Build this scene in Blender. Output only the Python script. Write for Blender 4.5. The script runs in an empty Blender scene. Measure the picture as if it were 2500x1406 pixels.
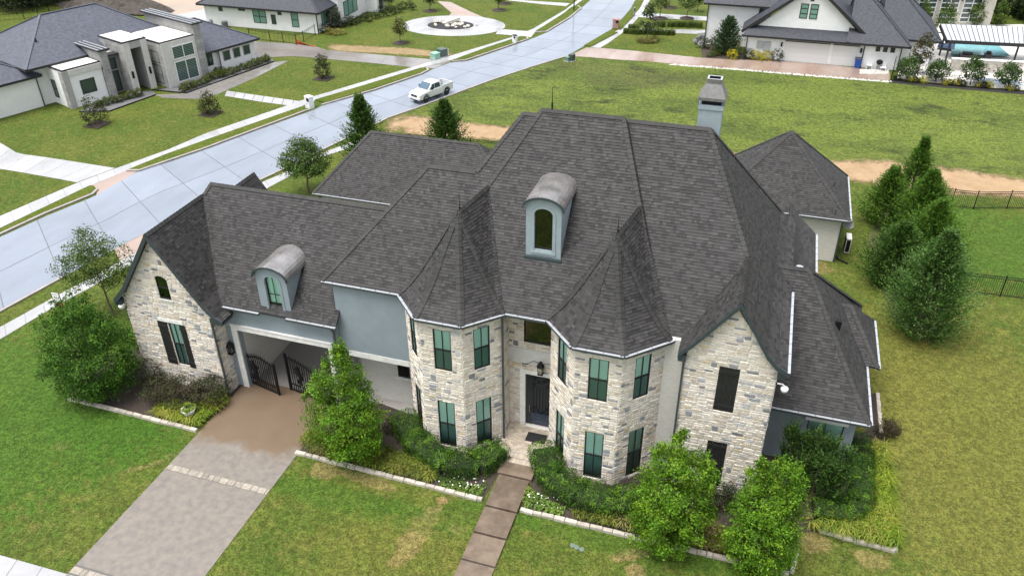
import bpy, math, random
import numpy as np
from mathutils import Matrix, Vector
R = math.radians
scn = bpy.context.scene
# ---------------------------------------------------------------- camera
CAMZ = 28.0
F_PX, YAW, PITCH, ROLL = 1990.887, 0.3114806, 0.5672605, -0.0073992
fw0 = np.array([-math.sin(YAW), math.cos(YAW), 0.0]); rt0 = np.array([math.cos(YAW), math.sin(YAW), 0.0]); up0 = np.array([0, 0, 1.0])
FWD = fw0 * math.cos(PITCH) - up0 * math.sin(PITCH); U1 = up0 * math.cos(PITCH) + fw0 * math.sin(PITCH)
RGT = rt0 * math.cos(ROLL) + U1 * math.sin(ROLL); UPV = -rt0 * math.sin(ROLL) + U1 * math.cos(ROLL)
cam_d = bpy.data.cameras.new('camera'); cam = bpy.data.objects.new('camera', cam_d); scn.collection.objects.link(cam)
cam_d.sensor_width = 36.0; cam_d.sensor_fit = 'HORIZONTAL'; cam_d.lens = F_PX / 2500 * 36.0
cam_d.clip_start = 0.5; cam_d.clip_end = 2000
cam.matrix_world = Matrix([[RGT[0], UPV[0], -FWD[0], 0], [RGT[1], UPV[1], -FWD[1], 0], [RGT[2], UPV[2], -FWD[2], CAMZ], [0, 0, 0, 1]])
scn.camera = cam
# ---------------------------------------------------------------- sky and sun (bright overcast, sun high behind thin cloud)
SUN_EL, SUN_AZ = R(73), R(-132)          # azimuth measured from +Y towards +X
world = bpy.data.worlds.new('World'); scn.world = world; world.use_nodes = True
wn, wl = world.node_tree.nodes, world.node_tree.links
for n in list(wn): wn.remove(n)
sky = wn.new('ShaderNodeTexSky'); sky.sky_type = 'NISHITA'; sky.sun_disc = False
sky.sun_elevation = SUN_EL; sky.sun_rotation = SUN_AZ; sky.air_density = 1.0; sky.dust_density = 3.0; sky.ozone_density = 1.0
hsv = wn.new('ShaderNodeHueSaturation'); hsv.inputs['Saturation'].default_value = 0.30
bg = wn.new('ShaderNodeBackground'); bg.inputs['Strength'].default_value = 0.15
wo = wn.new('ShaderNodeOutputWorld')
wl.new(sky.outputs[0], hsv.inputs['Color']); wl.new(hsv.outputs[0], bg.inputs['Color']); wl.new(bg.outputs[0], wo.inputs['Surface'])
sun_d = bpy.data.lights.new('sun', 'SUN'); sun_d.energy = 2.2; sun_d.angle = R(38); sun_d.color = (1.0, 0.97, 0.92)
sun = bpy.data.objects.new('sun', sun_d); scn.collection.objects.link(sun)
sdir = Vector((math.sin(SUN_AZ) * math.cos(SUN_EL), math.cos(SUN_AZ) * math.cos(SUN_EL), math.sin(SUN_EL)))
sun.rotation_euler = sdir.to_track_quat('Z', 'Y').to_euler(); sun.location = (0, 40, 60)
scn.view_settings.view_transform = 'Standard'; scn.view_settings.look = 'None'
scn.view_settings.exposure = 1.1; scn.view_settings.gamma = 1.0; scn.view_settings.use_curve_mapping = False
scn.render.engine = 'CYCLES'
scn.cycles.max_bounces = 6; scn.cycles.transparent_max_bounces = 12; scn.cycles.use_denoising = True
# ---------------------------------------------------------------- pixel (2500 x 1406) to place
GZ = -0.4
def ray(px, py): return RGT * ((px - 1250) / F_PX) + UPV * (-(py - 703) / F_PX) + FWD
def G(px, py, z=GZ):
    d = ray(px, py); t = (z - CAMZ) / d[2]; return Vector((d[0] * t, d[1] * t, z))
def onY(px, py, y):
    d = ray(px, py); t = y / d[1]; return Vector((d[0] * t, y, CAMZ + d[2] * t))
def onX(px, py, x):
    d = ray(px, py); t = x / d[0]; return Vector((x, d[1] * t, CAMZ + d[2] * t))
def height_at(base, top):                # height of something that stands on the ground at pixel base and reaches pixel top
    b = G(*base); d = ray(*top); hb = math.hypot(b.x, b.y); t = hb / math.hypot(d[0], d[1]); return CAMZ + d[2] * t - GZ
# ---------------------------------------------------------------- mesh building
COL = scn.collection
rng = random.Random(7)
class MB:
    def __init__(s): s.v = []; s.f = []; s.m = []; s.c = []
    def add(s, vs, fs, m=0, c=None):
        o = len(s.v); s.v.extend([tuple(p) for p in vs])
        for f in fs: s.f.append([i + o for i in f]); s.m.append(m); s.c.append(c)
        return s
    def poly(s, pts, m=0, c=None): return s.add(pts, [list(range(len(pts)))], m, c)
    def box(s, x0, x1, y0, y1, z0, z1, m=0, c=None):
        v = [(x0, y0, z0), (x1, y0, z0), (x1, y1, z0), (x0, y1, z0), (x0, y0, z1), (x1, y0, z1), (x1, y1, z1), (x0, y1, z1)]
        return s.add(v, [[0, 3, 2, 1], [4, 5, 6, 7], [0, 1, 5, 4], [1, 2, 6, 5], [2, 3, 7, 6], [3, 0, 4, 7]], m, c)
    def obox(s, o, u, v, w, m=0, c=None):   # box from corner o with edge vectors u v w
        o, u, v, w = map(Vector, (o, u, v, w)); q = [o, o + u, o + u + v, o + v]; q += [p + w for p in q]
        fs = [[0, 3, 2, 1], [4, 5, 6, 7], [0, 1, 5, 4], [1, 2, 6, 5], [2, 3, 7, 6], [3, 0, 4, 7]]
        if u.cross(v).dot(w) < 0: fs = [f[::-1] for f in fs]
        return s.add(q, fs, m, c)
    def bar(s, a, b, w, h=None, m=0, c=None, up=(0, 0, 1)):   # square bar from a to b
        a, b = Vector(a), Vector(b); d = (b - a); h = w if h is None else h
        L = d.length
        if L < 1e-6: return s
        d /= L; up = Vector(up)
        if abs(d.dot(up)) > .98: up = Vector((0, 1, 0))
        x = d.cross(up).normalized(); y = x.cross(d)
        return s.obox(a - x * w / 2 - y * h / 2, x * w, y * h, d * L, m, c)
    def tube(s, pts, rads, n=8, m=0, c=None, cap=True):
        pts = [Vector(p) for p in pts]; rings = []
        if not hasattr(rads, '__len__'): rads = [rads] * len(pts)
        ref = Vector((0.3, 0.2, 1)).normalized()
        for i, p in enumerate(pts):
            d = (pts[min(i + 1, len(pts) - 1)] - pts[max(i - 1, 0)]).normalized()
            r_ = ref if abs(d.dot(ref)) < .95 else Vector((1, 0, 0))
            x = d.cross(r_).normalized(); y = d.cross(x)
            rings.append([p + (x * math.cos(2 * math.pi * k / n) + y * math.sin(2 * math.pi * k / n)) * rads[i] for k in range(n)])
        vs = [q for r_ in rings for q in r_]; fs = []
        for i in range(len(pts) - 1):
            for k in range(n):
                fs.append([i * n + k, i * n + (k + 1) % n, (i + 1) * n + (k + 1) % n, (i + 1) * n + k])
        if cap: fs.append(list(range(n))[::-1]); fs.append([(len(pts) - 1) * n + k for k in range(n)])
        return s.add(vs, fs, m, c)
    def lathe(s, prof, n=16, o=(0, 0, 0), m=0, c=None):      # (radius, z) profile
        o = Vector(o); vs = []; fs = []
        for r_, z in prof:
            for k in range(n): vs.append(o + Vector((r_ * math.cos(2 * math.pi * k / n), r_ * math.sin(2 * math.pi * k / n), z)))
        for i in range(len(prof) - 1):
            for k in range(n): fs.append([i * n + k, i * n + (k + 1) % n, (i + 1) * n + (k + 1) % n, (i + 1) * n + k])
        if prof[0][0] > 1e-4: fs.append(list(range(n))[::-1])
        if prof[-1][0] > 1e-4: fs.append([(len(prof) - 1) * n + k for k in range(n)])
        return s.add(vs, fs, m, c)
    def prism(s, foot, z0, z1, m=0, c=None, mtop=None):       # foot: ccw xy list
        n = len(foot); A = sum(foot[i][0] * foot[(i + 1) % n][1] - foot[(i + 1) % n][0] * foot[i][1] for i in range(n))
        if A < 0: foot = foot[::-1]
        vs = [(p[0], p[1], z0) for p in foot] + [(p[0], p[1], z1) for p in foot]
        s.add(vs, [[i, (i + 1) % n, n + (i + 1) % n, n + i] for i in range(n)] + [list(range(n))[::-1]], m, c)
        return s.poly([(p[0], p[1], z1) for p in foot], m if mtop is None else mtop, c)
    def build(s, name, mats, parent=None, center=True, smooth=False):
        if not isinstance(mats, (list, tuple)): mats = [mats]
        V = np.array(s.v, dtype=float).reshape(-1, 3)
        c = np.zeros(3)
        if center and len(V): c = (V.min(0) + V.max(0)) / 2; c[2] = V[:, 2].min()
        me = bpy.data.meshes.new(name); me.from_pydata((V - c).tolist(), [], s.f)
        for m in mats: me.materials.append(m)
        if any(s.m): me.polygons.foreach_set('material_index', s.m)
        if any(x is not None for x in s.c):
            at = me.attributes.new('col', 'FLOAT_COLOR', 'FACE')
            arr = np.ones((len(s.f), 4), dtype=np.float32)
            for i, x in enumerate(s.c):
                if x is not None: arr[i, :len(x)] = x
            at.data.foreach_set('color', arr.ravel())
        if smooth: me.polygons.foreach_set('use_smooth', [True] * len(s.f))
        me.update()
        o = bpy.data.objects.new(name, me); COL.objects.link(o); o.location = c
        if parent is not None: attach(o, parent)
        return o
def mat_of(o):
    m = Matrix.Translation(o.location) @ o.rotation_euler.to_matrix().to_4x4() @ Matrix.Diagonal((*o.scale, 1))
    if o.parent is not None: m = mat_of(o.parent) @ o.matrix_parent_inverse @ m
    return m
def attach(o, parent):
    o.parent = parent; o.matrix_parent_inverse = mat_of(parent).inverted()
def tag(o, label, cat, group=None):
    o['label'] = label; o['category'] = cat
    if group: o['group'] = group
    return o
def thing(name, loc, label, cat, group=None, rz=0.0):
    o = bpy.data.objects.new(name, None); COL.objects.link(o); o.location = loc; o.rotation_euler = (0, 0, rz); o.empty_display_size = 0.3
    return tag(o, label, cat, group)
def kind(o, k): o['kind'] = k; return o
def copy_tree(o, parent=None):
    c = o.copy(); COL.objects.link(c)
    if parent is not None: c.parent = parent; c.matrix_parent_inverse = o.matrix_parent_inverse.copy()
    for ch in list(o.children): copy_tree(ch, c)
    return c
# big vertex clouds (foliage) through numpy
def np_quads(name, V, mat, shade, parent=None, nv=4, kind_=None):
    """V: (n, nv, 3); shade: (n,3) colour per face"""
    n = len(V); c = V.reshape(-1, 3); ctr = (c.min(0) + c.max(0)) / 2; ctr[2] = c[:, 2].min()
    me = bpy.data.meshes.new(name)
    me.vertices.add(n * nv); me.vertices.foreach_set('co', (c - ctr).astype(np.float32).ravel())
    me.loops.add(n * nv); me.loops.foreach_set('vertex_index', np.arange(n * nv, dtype=np.int32))
    me.polygons.add(n); me.polygons.foreach_set('loop_start', np.arange(0, n * nv, nv, dtype=np.int32))
    at = me.attributes.new('col', 'FLOAT_COLOR', 'FACE'); a = np.ones((n, 4), dtype=np.float32); a[:, :3] = shade
    at.data.foreach_set('color', a.ravel()); me.materials.append(mat); me.update(calc_edges=True); me.validate()
    o = bpy.data.objects.new(name, me); COL.objects.link(o); o.location = ctr
    if parent is not None: attach(o, parent)
    if kind_: o['kind'] = kind_
    return o
# ---------------------------------------------------------------- materials
def mat(name, col, rough=0.6, var=0.0, scale=3.0, bump=0.0, bscale=20.0, col2=None, attr=False, metal=0.0, spec=0.5, rvar=0.0, detail=5, bdist=0.02, mscale=None, rand=0.0):
    m = bpy.data.materials.new(name); m.use_nodes = True; nt = m.node_tree; N, L = nt.nodes, nt.links
    b = N['Principled BSDF']; b.inputs['Roughness'].default_value = rough; b.inputs['Metallic'].default_value = metal
    b.inputs['Specular IOR Level'].default_value = spec
    tc = N.new('ShaderNodeTexCoord'); geo = N.new('ShaderNodeNewGeometry')
    pos = geo.outputs['Position']
    if attr:
        a = N.new('ShaderNodeAttribute'); a.attribute_name = 'col'; src = a.outputs['Color']
    else:
        rgb = N.new('ShaderNodeRGB'); rgb.outputs[0].default_value = (*col, 1); src = rgb.outputs[0]
    if col2 is not None or var > 0 or rvar > 0:
        nz = N.new('ShaderNodeTexNoise'); nz.inputs['Scale'].default_value = scale; nz.inputs['Detail'].default_value = detail; nz.inputs['Roughness'].default_value = 0.6
        if mscale is not None:
            mp = N.new('ShaderNodeMapping'); mp.inputs['Scale'].default_value = mscale; L.new(pos, mp.inputs['Vector']); L.new(mp.outputs[0], nz.inputs['Vector'])
        else: L.new(pos, nz.inputs['Vector'])
        rp = N.new('ShaderNodeMapRange'); rp.inputs['From Min'].default_value = .3; rp.inputs['From Max'].default_value = .7; L.new(nz.outputs['Fac'], rp.inputs['Value'])
        if col2 is not None:
            mx = N.new('ShaderNodeMix'); mx.data_type = 'RGBA'; L.new(rp.outputs[0], mx.inputs['Factor']); L.new(src, mx.inputs['A']); mx.inputs['B'].default_value = (*col2, 1); src = mx.outputs['Result']
        if var > 0:
            mr = N.new('ShaderNodeMapRange'); mr.inputs['To Min'].default_value = 1 - var; mr.inputs['To Max'].default_value = 1 + var; L.new(rp.outputs[0], mr.inputs['Value'])
            mx = N.new('ShaderNodeMix'); mx.data_type = 'RGBA'; mx.blend_type = 'MULTIPLY'; mx.inputs['Factor'].default_value = 1
            cb = N.new('ShaderNodeCombineColor')
            for i in range(3): L.new(mr.outputs[0], cb.inputs[i])
            L.new(src, mx.inputs['A']); L.new(cb.outputs[0], mx.inputs['B']); src = mx.outputs['Result']
        if rvar > 0:
            mr = N.new('ShaderNodeMapRange'); mr.inputs['To Min'].default_value = max(.02, rough - rvar); mr.inputs['To Max'].default_value = rough + rvar
            nz2 = N.new('ShaderNodeTexNoise'); nz2.inputs['Scale'].default_value = scale * .6; nz2.inputs['Detail'].default_value = 4; L.new(pos, nz2.inputs['Vector'])
            r2 = N.new('ShaderNodeMapRange'); r2.inputs['From Min'].default_value = .38; r2.inputs['From Max'].default_value = .62; L.new(nz2.outputs['Fac'], r2.inputs['Value'])
            L.new(r2.outputs[0], mr.inputs['Value']); L.new(mr.outputs[0], b.inputs['Roughness'])
    if rand > 0:
        oi = N.new('ShaderNodeObjectInfo'); mr = N.new('ShaderNodeMapRange'); mr.inputs['To Min'].default_value = 1 - rand; mr.inputs['To Max'].default_value = 1 + rand
        L.new(oi.outputs['Random'], mr.inputs['Value']); cb = N.new('ShaderNodeCombineColor')
        for i in range(3): L.new(mr.outputs[0], cb.inputs[i])
        mx = N.new('ShaderNodeMix'); mx.data_type = 'RGBA'; mx.blend_type = 'MULTIPLY'; mx.inputs['Factor'].default_value = 1
        L.new(src, mx.inputs['A']); L.new(cb.outputs[0], mx.inputs['B']); src = mx.outputs['Result']
    L.new(src, b.inputs['Base Color'])
    if bump > 0:
        nb = N.new('ShaderNodeTexNoise'); nb.inputs['Scale'].default_value = bscale; nb.inputs['Detail'].default_value = 4; L.new(pos, nb.inputs['Vector'])
        bp = N.new('ShaderNodeBump'); bp.inputs['Strength'].default_value = bump; bp.inputs['Distance'].default_value = bdist
        L.new(nb.outputs['Fac'], bp.inputs['Height']); L.new(bp.outputs[0], b.inputs['Normal'])
    return m
def leaf_mat(name, tr=0.25, rough=0.5):
    m = bpy.data.materials.new(name); m.use_nodes = True; N, L = m.node_tree.nodes, m.node_tree.links
    b = N['Principled BSDF']; b.inputs['Roughness'].default_value = rough; b.inputs['Specular IOR Level'].default_value = .12
    a = N.new('ShaderNodeAttribute'); a.attribute_name = 'col'; L.new(a.outputs['Color'], b.inputs['Base Color'])
    t = N.new('ShaderNodeBsdfTranslucent'); L.new(a.outputs['Color'], t.inputs['Color'])
    mx = N.new('ShaderNodeMixShader'); mx.inputs[0].default_value = tr
    out = [n for n in N if n.type == 'OUTPUT_MATERIAL'][0]
    L.new(b.outputs[0], mx.inputs[1]); L.new(t.outputs[0], mx.inputs[2]); L.new(mx.outputs[0], out.inputs['Surface'])
    return m
def glass_mat(name, tint, gloss=0.12, rough=0.02):
    m = bpy.data.materials.new(name); m.use_nodes = True; N, L = m.node_tree.nodes, m.node_tree.links
    N.remove(N['Principled BSDF']); out = [n for n in N if n.type == 'OUTPUT_MATERIAL'][0]
    t = N.new('ShaderNodeBsdfTransparent'); t.inputs['Color'].default_value = (*tint, 1)
    g = N.new('ShaderNodeBsdfGlossy'); g.inputs['Roughness'].default_value = rough; g.inputs['Color'].default_value = (.9, .95, .95, 1)
    fr = N.new('ShaderNodeFresnel'); fr.inputs['IOR'].default_value = 1.5
    ad = N.new('ShaderNodeMath'); ad.operation = 'ADD'; ad.use_clamp = True; ad.inputs[1].default_value = gloss; L.new(fr.outputs[0], ad.inputs[0])
    mx = N.new('ShaderNodeMixShader'); L.new(ad.outputs[0], mx.inputs[0]); L.new(t.outputs[0], mx.inputs[1]); L.new(g.outputs[0], mx.inputs[2]); L.new(mx.outputs[0], out.inputs['Surface'])
    return m
def brick_mat(name, c1, c2, mortar, bw=0.22, bh=0.075, bump=0.5, rough=.8):
    """painted brick; the pattern follows the wall by using position along x or y"""
    m = bpy.data.materials.new(name); m.use_nodes = True; N, L = m.node_tree.nodes, m.node_tree.links
    b = N['Principled BSDF']; b.inputs['Roughness'].default_value = rough
    geo = N.new('ShaderNodeNewGeometry'); sp = N.new('ShaderNodeSeparateXYZ'); L.new(geo.outputs['Position'], sp.inputs[0])
    ad = N.new('ShaderNodeMath'); ad.operation = 'ADD'; L.new(sp.outputs[0], ad.inputs[0]); L.new(sp.outputs[1], ad.inputs[1])
    cb = N.new('ShaderNodeCombineXYZ'); L.new(ad.outputs[0], cb.inputs[0]); L.new(sp.outputs[2], cb.inputs[1])
    bt = N.new('ShaderNodeTexBrick'); bt.inputs['Color1'].default_value = (*c1, 1); bt.inputs['Color2'].default_value = (*c2, 1); bt.inputs['Mortar'].default_value = (*mortar, 1)
    bt.inputs['Scale'].default_value = 1; bt.inputs['Brick Width'].default_value = bw; bt.inputs['Row Height'].default_value = bh; bt.inputs['Mortar Size'].default_value = .008; bt.inputs['Mortar Smooth'].default_value = .3
    L.new(cb.outputs[0], bt.inputs['Vector']); L.new(bt.outputs['Color'], b.inputs['Base Color'])
    bp = N.new('ShaderNodeBump'); bp.inputs['Strength'].default_value = bump; bp.inputs['Distance'].default_value = .012; bp.invert = True
    L.new(bt.outputs['Fac'], bp.inputs['Height']); L.new(bp.outputs[0], b.inputs['Normal'])
    return m
MT = {}
MT['shingle'] = mat('shingle', (.1, .1, .1), .66, attr=True, var=.10, scale=1.1, bump=.25, bscale=160, spec=.26)
MT['deck'] = mat('roof_deck', (.03, .03, .03), .9)
MT['stone'] = mat('stone', (.5, .5, .5), .85, attr=True, var=.16, scale=9, bump=.5, bscale=35, bdist=.03)
MT['mortar'] = mat('mortar', (.63, .58, .51), .9, var=.08, scale=5, bump=.3, bscale=40)
MT['stucco'] = mat('blue_stucco', (.225, .268, .292), .85, var=.07, scale=1.3, bump=.15, bscale=90)
MT['trimdark'] = mat('dark_trim', (.034, .047, .052), .55, var=.1, scale=4)
MT['white_brick'] = brick_mat('white_brick', (.62, .60, .55), (.55, .53, .49), (.50, .48, .44))
MT['white_trim'] = mat('white_trim', (.68, .67, .64), .75, var=.12, scale=3)
MT['concrete_trim'] = mat('cast_stone', (.52, .51, .48), .8, var=.1, scale=3)
MT['black'] = mat('black_metal', (.006, .006, .007), .6, spec=.25)
MT['frame'] = mat('bronze_frame', (.017, .016, .016), .45)
MT['gutter_dark'] = mat('gutter_dark', (.05, .058, .062), .45)
MT['gutter_light'] = mat('gutter_guard', (.40, .42, .45), .4, var=.08, scale=6, metal=.3)
MT['zinc'] = mat('zinc_roof', (.36, .345, .335), .24, var=.25, scale=1.6, metal=.7, rvar=.12)
MT['glass_g'] = glass_mat('green_glass', (.90, 1.0, .96), .02)
MT['glass_d'] = glass_mat('screen_glass', (.42, .52, .50), .02)
MT['glass_k'] = glass_mat('dark_glass', (.10, .13, .11), .05)
MT['blind'] = mat('blind', (.66, .88, .79), .6)
MT['dark_room'] = mat('dark_room', (.012, .012, .012), .9)
MT['shutter'] = mat('shutter_wood', (.006, .006, .006), .55, col2=(.024, .024, .024), scale=9, mscale=(3, 3, .7))
# ================================================================ the stone house
BASE = GZ - 0.05
house = thing('stone_house', (-10, 32, GZ), 'large pale stone house with dark shingle roof and two eight-sided turrets', 'house')
def vz(p, z=None): return Vector(p) if z is None else Vector((p[0], p[1], z))
def norm_of(poly):
    n = Vector((0, 0, 0))
    for i in range(len(poly)):
        a, b = Vector(poly[i]), Vector(poly[(i + 1) % len(poly)]); n += a.cross(b)
    return n.normalized()
def clip2(poly, inside, inter):
    out = []
    for i in range(len(poly)):
        a, b = poly[i], poly[(i + 1) % len(poly)]; ia, ib = inside(a), inside(b)
        if ia: out.append(a)
        if ia != ib: out.append(inter(a, b))
    return out
def clip_convex(poly, clipper):          # both 2d, clipper ccw
    for i in range(len(clipper)):
        p, q = clipper[i], clipper[(i + 1) % len(clipper)]; ex, ey = q[0] - p[0], q[1] - p[1]
        f = lambda a: ex * (a[1] - p[1]) - ey * (a[0] - p[0])
        def inter(a, b):
            fa, fb = f(a), f(b); t = fa / (fa - fb); return (a[0] + (b[0] - a[0]) * t, a[1] + (b[1] - a[1]) * t)
        poly = clip2(poly, lambda a: f(a) >= -1e-9, inter)
        if len(poly) < 3: return []
    return poly
def area2(p): return .5 * sum(p[i][0] * p[(i + 1) % len(p)][1] - p[(i + 1) % len(p)][0] * p[i][1] for i in range(len(p)))
TABS = []; CAPS = []
EXPO = 0.143
def shade_dark(r_):
    x = r_.random()
    if x < .26: k = .0185 + .004 * r_.random()
    elif x < .90: k = .0305 + .008 * r_.random()
    else: k = .0425 + .007 * r_.random()
    w = r_.uniform(-.003, .003)
    return (k * 1.0 + w * .4, k * .95, k * .945)
def roof_face(store, poly, expo=EXPO, tint=1.0):
    """store: dict roof part; poly: convex, any winding, lies in one plane"""
    poly = [Vector(p) for p in poly]; n = norm_of(poly)
    if n.z < 0: poly = poly[::-1]; n = -n
    store['deck'].poly(poly)
    store['deck'].poly([p - Vector((0, 0, .10)) for p in poly[::-1]])
    u = Vector((0, 0, 1)).cross(n)
    u = Vector((1, 0, 0)) if u.length < 1e-4 else u.normalized()
    v = n.cross(u)
    if v.z < 0: u, v = -u, -v
    d0 = n.dot(poly[0]); P2 = [(p.dot(u), p.dot(v)) for p in poly]
    if area2(P2) < 0: P2 = P2[::-1]
    vmin = min(p[1] for p in P2); vmax = max(p[1] for p in P2); umin = min(p[0] for p in P2) - .3; umax = max(p[0] for p in P2)
    k0 = math.floor(vmin / expo); t = .018
    for k in range(k0, math.ceil(vmax / expo)):
        r_ = random.Random(k * 7919 + int(n.x * 1000) * 31 + int(n.y * 1000))
        x = umin - (umin % .6) - r_.random() * .3
        while x < umax:
            w = r_.choice((.11, .14, .17, .2, .25, .3)); tab = [(x, k * expo), (x + w, k * expo), (x + w, (k + 1) * expo), (x, (k + 1) * expo)]
            sh = shade_dark(r_); hh = t + (.006 if r_.random() < .5 else 0); x += w
            c = clip_convex(tab, P2)
            if len(c) < 3 or area2(c) < 1e-4: continue
            full = len(c) == 4 and area2(c) > .98 * w * expo
            P3 = lambda a, h: u * a[0] + v * a[1] + n * (d0 + h)
            hgt = lambda a: .003 + hh * (1 - (a[1] - k * expo) / expo)
            top = [P3(a, hgt(a)) for a in c]; butt = None
            for i in range(len(c)):
                a, b = c[i], c[(i + 1) % len(c)]
                if abs(a[1] - k * expo) < 1e-6 and abs(b[1] - k * expo) < 1e-6:
                    butt = [P3(a, 0), P3(b, 0), P3(b, hgt(b)), P3(a, hgt(a))]
            ctr = top[0]; vw = Vector((0, 0, CAMZ)) - ctr; cs = n.dot(vw) / vw.length
            pri = w * cs / vw.length_squared if full else -1
            TABS.append((pri, store, top, butt, tuple(s_ * tint for s_ in sh)))
ROOFS = []
def roof_part(parent=None):
    s_ = {'deck': MB(), 'parent': parent or house}; ROOFS.append(s_); return s_
def cap_line(store, A, B, n1, n2, step=.25, w=.155):
    A, B = Vector(A), Vector(B); d = B - A; L = d.length; d /= L; n1, n2 = Vector(n1), Vector(n2)
    def side(n, o):
        s_ = n.cross(d).normalized()
        return s_ if s_.dot(o) < 0 else -s_
    s1, s2 = side(n1, n2), side(n2, n1); nn = (n1 + n2).normalized(); k = max(1, int(round(L / step)))
    if d.z < 0 and False: pass
    for i in range(k):
        a = A + d * (L * i / k); b = A + d * (L * (i + 1.25) / k if i < k - 1 else L)
        lo, hi = (a, b) if a.z <= b.z else (b, a)
        l0, l1 = .065, .042
        vs = [lo + nn * l0, lo + s1 * w + n1 * (l0 - .004), lo + s2 * w + n2 * (l0 - .004), hi + nn * l1, hi + s1 * w + n1 * (l1 - .004), hi + s2 * w + n2 * (l1 - .004),
              lo + nn * .004, lo + s1 * w + n1 * .002, lo + s2 * w + n2 * .002]
        fs = [[0, 1, 4, 3], [0, 3, 5, 2], [0, 6, 7, 1], [0, 2, 8, 6]]
        c0 = a; CAPS.append(((c0 - Vector((0, 0, CAMZ))).length, store, vs, fs, tuple(x * kk for kk in (rng.uniform(.85, 1.2),) for x in (.032, .0315, .030))))
def pl(z0, y0, p): return lambda y: z0 + p * (y - y0)
zE = 7.35
# ---- main block
rf = roof_part()
yM, pM = 28.8, 1.1; zMr = 14.55; yMr = yM + (zMr - zE) / pM; yMb = 2 * yMr - yM
mEL, mER, mL, mR = (-14.3, yM, zE), (-2.4, yM, zE), (-9.86, yMr, zMr), (-5.93, yMr, zMr)
mBL, mBR = (-14.3, yMb, zE), (-2.4, yMb, zE)
roof_face(rf, [mEL, mER, mR, mL]); roof_face(rf, [mER, mBR, mR]); roof_face(rf, [mBL, mEL, mL]); roof_face(rf, [mBR, mBL, mL, mR])
nF = norm_of([mEL, mER, mR]); nMR = norm_of([mER, mBR, mR]); nML = norm_of([mBL, mEL, mL]); nB = norm_of([mBR, mBL, mL])
cap_line(rf, mL, mR, nF, nB); cap_line(rf, mEL, mL, nF, nML); cap_line(rf, mER, mR, nF, nMR)
# ---- right block with front gable
kR = 1.65; rR = Vector((-2.07, 35.58, 14.37)); yR = 29.2
gx, gz = .42, 14.37 - kR * (.42 + 2.07)
xr = 1.75; zr = 14.37 - kR * (xr + 2.07); yGf = 28.06; yHit = yR + (gz - zE) / 1.1
rB = Vector((xr, 2 * 35.58 - (yR + (zr - zE) / 1.1), zr))
roof_face(rf, [(-2.41, yR, zE), (xr, yR + (zr - zE) / 1.1, zr), rR, (-5.82, 35.58, 14.37)]); roof_face(rf, [(-2.41, yR, zE), (2.0, yR, zE), (xr, yR + (zr - zE) / 1.1, zr)])
roof_face(rf, [(gx, yHit, gz), (gx, yGf, gz), (xr, yGf, zr), (xr, yHit, zr)]); roof_face(rf, [(gx, yHit, gz), (xr, yHit, zr), rB, rR])
roof_face(rf, [(xr, yGf, zr), (2.2, yGf, 7.6), (2.2, 41.6, 7.6), rB]); roof_face(rf, [(2.2, yGf, 7.6), (2.63, yGf, zE), (2.63, 42.3, zE), (2.2, 41.6, 7.6)])
roof_face(rf, [rR, rB, (-5.82, 2 * 35.58 - yR, zE), (-5.82, 35.58, 14.37)])
nR = norm_of([(gx, yGf, gz), (xr, yGf, zr), (xr, yHit, zr)]); nFR = norm_of([(-2.41, yR, zE), (2, yR, zE), rR])
nGl = norm_of([(gx, yGf, gz), (gx, yHit, gz), (-1.0, yHit, 8.2)])
if nGl.z < 0: nGl = -nGl
if nR.z < 0: nR = -nR
glx, glz = -1.2, 8.0
roof_face(rf, [(gx, yGf, gz), (gx, yHit + .15, gz), (glx, 30.0, glz), (glx, yGf, glz)]); roof_face(rf, [(glx, yGf, glz), (glx, 30.0, glz), (-1.77, 29.4, zE), (-1.77, yGf, zE)])
cap_line(rf, (-5.82, 35.58, 14.37), rR, nFR, nB); cap_line(rf, (gx, yHit, gz), rR, nFR, nR); cap_line(rf, (gx, yGf, gz), (gx, yHit, gz), nGl, nR)
cap_line(rf, rB, rR, nR, nB)
# ---- left upper wing (blue wall) and the block behind
rf2 = roof_part(); yB = 28.85; pB = 1.1
def fb(x, y): return (x, y, zE + pB * (y - yB))
A0, A2, A3, C1 = fb(-18.89, yB), fb(-14.82, 33.1), fb(-12.4, 33.1), fb(-10.72, 35.2)
zA = A2[2]
roof_face(rf2, [A0, fb(-14.35, yB), fb(-14.35 + 1.0, yB + 1.46), A2]); roof_face(rf2, [A2, fb(-13.35, yB + 1.46), fb(-10.9, 33.85), A3]) if False else None
roof_face(rf2, [A2, fb(-13.36, yB + 1.45), fb(-11.4, 33.1)]); roof_face(rf2, [A3, fb(-11.4, 33.1), fb(-9.96, 35.2), C1])
roof_face(rf2, [A0, A2, (-18.89, 37.35, zE)]); roof_face(rf2, [A2, A3, (-12.4, 37.35, zE), (-18.89, 37.35, zE)])
roof_face(rf2, [A3, C1, (-12.4, 37.3, zA)]); roof_face(rf2, [C1, fb(-9.96, 35.2), (-9.96, 37.3, zA), (-12.4, 37.3, zA)]); roof_face(rf2, [A3, (-12.4, 37.3, zA), (-12.4, 37.3, zE), (-12.4, 33.1, zE)])
nBf = norm_of([A0, fb(-14.35, yB), A2]); nBl = norm_of([A2, A0, (-18.89, 41.5, zE)])
nBl = nBl if nBl.z > 0 else -nBl
cap_line(rf2, A0, A2, nBf, nBl); cap_line(rf2, A2, A3, nBf, nB); cap_line(rf2, A3, C1, nBf, nBl); cap_line(rf2, C1, (-9.9, 35.2, C1[2]), nBf, nB)
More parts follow.
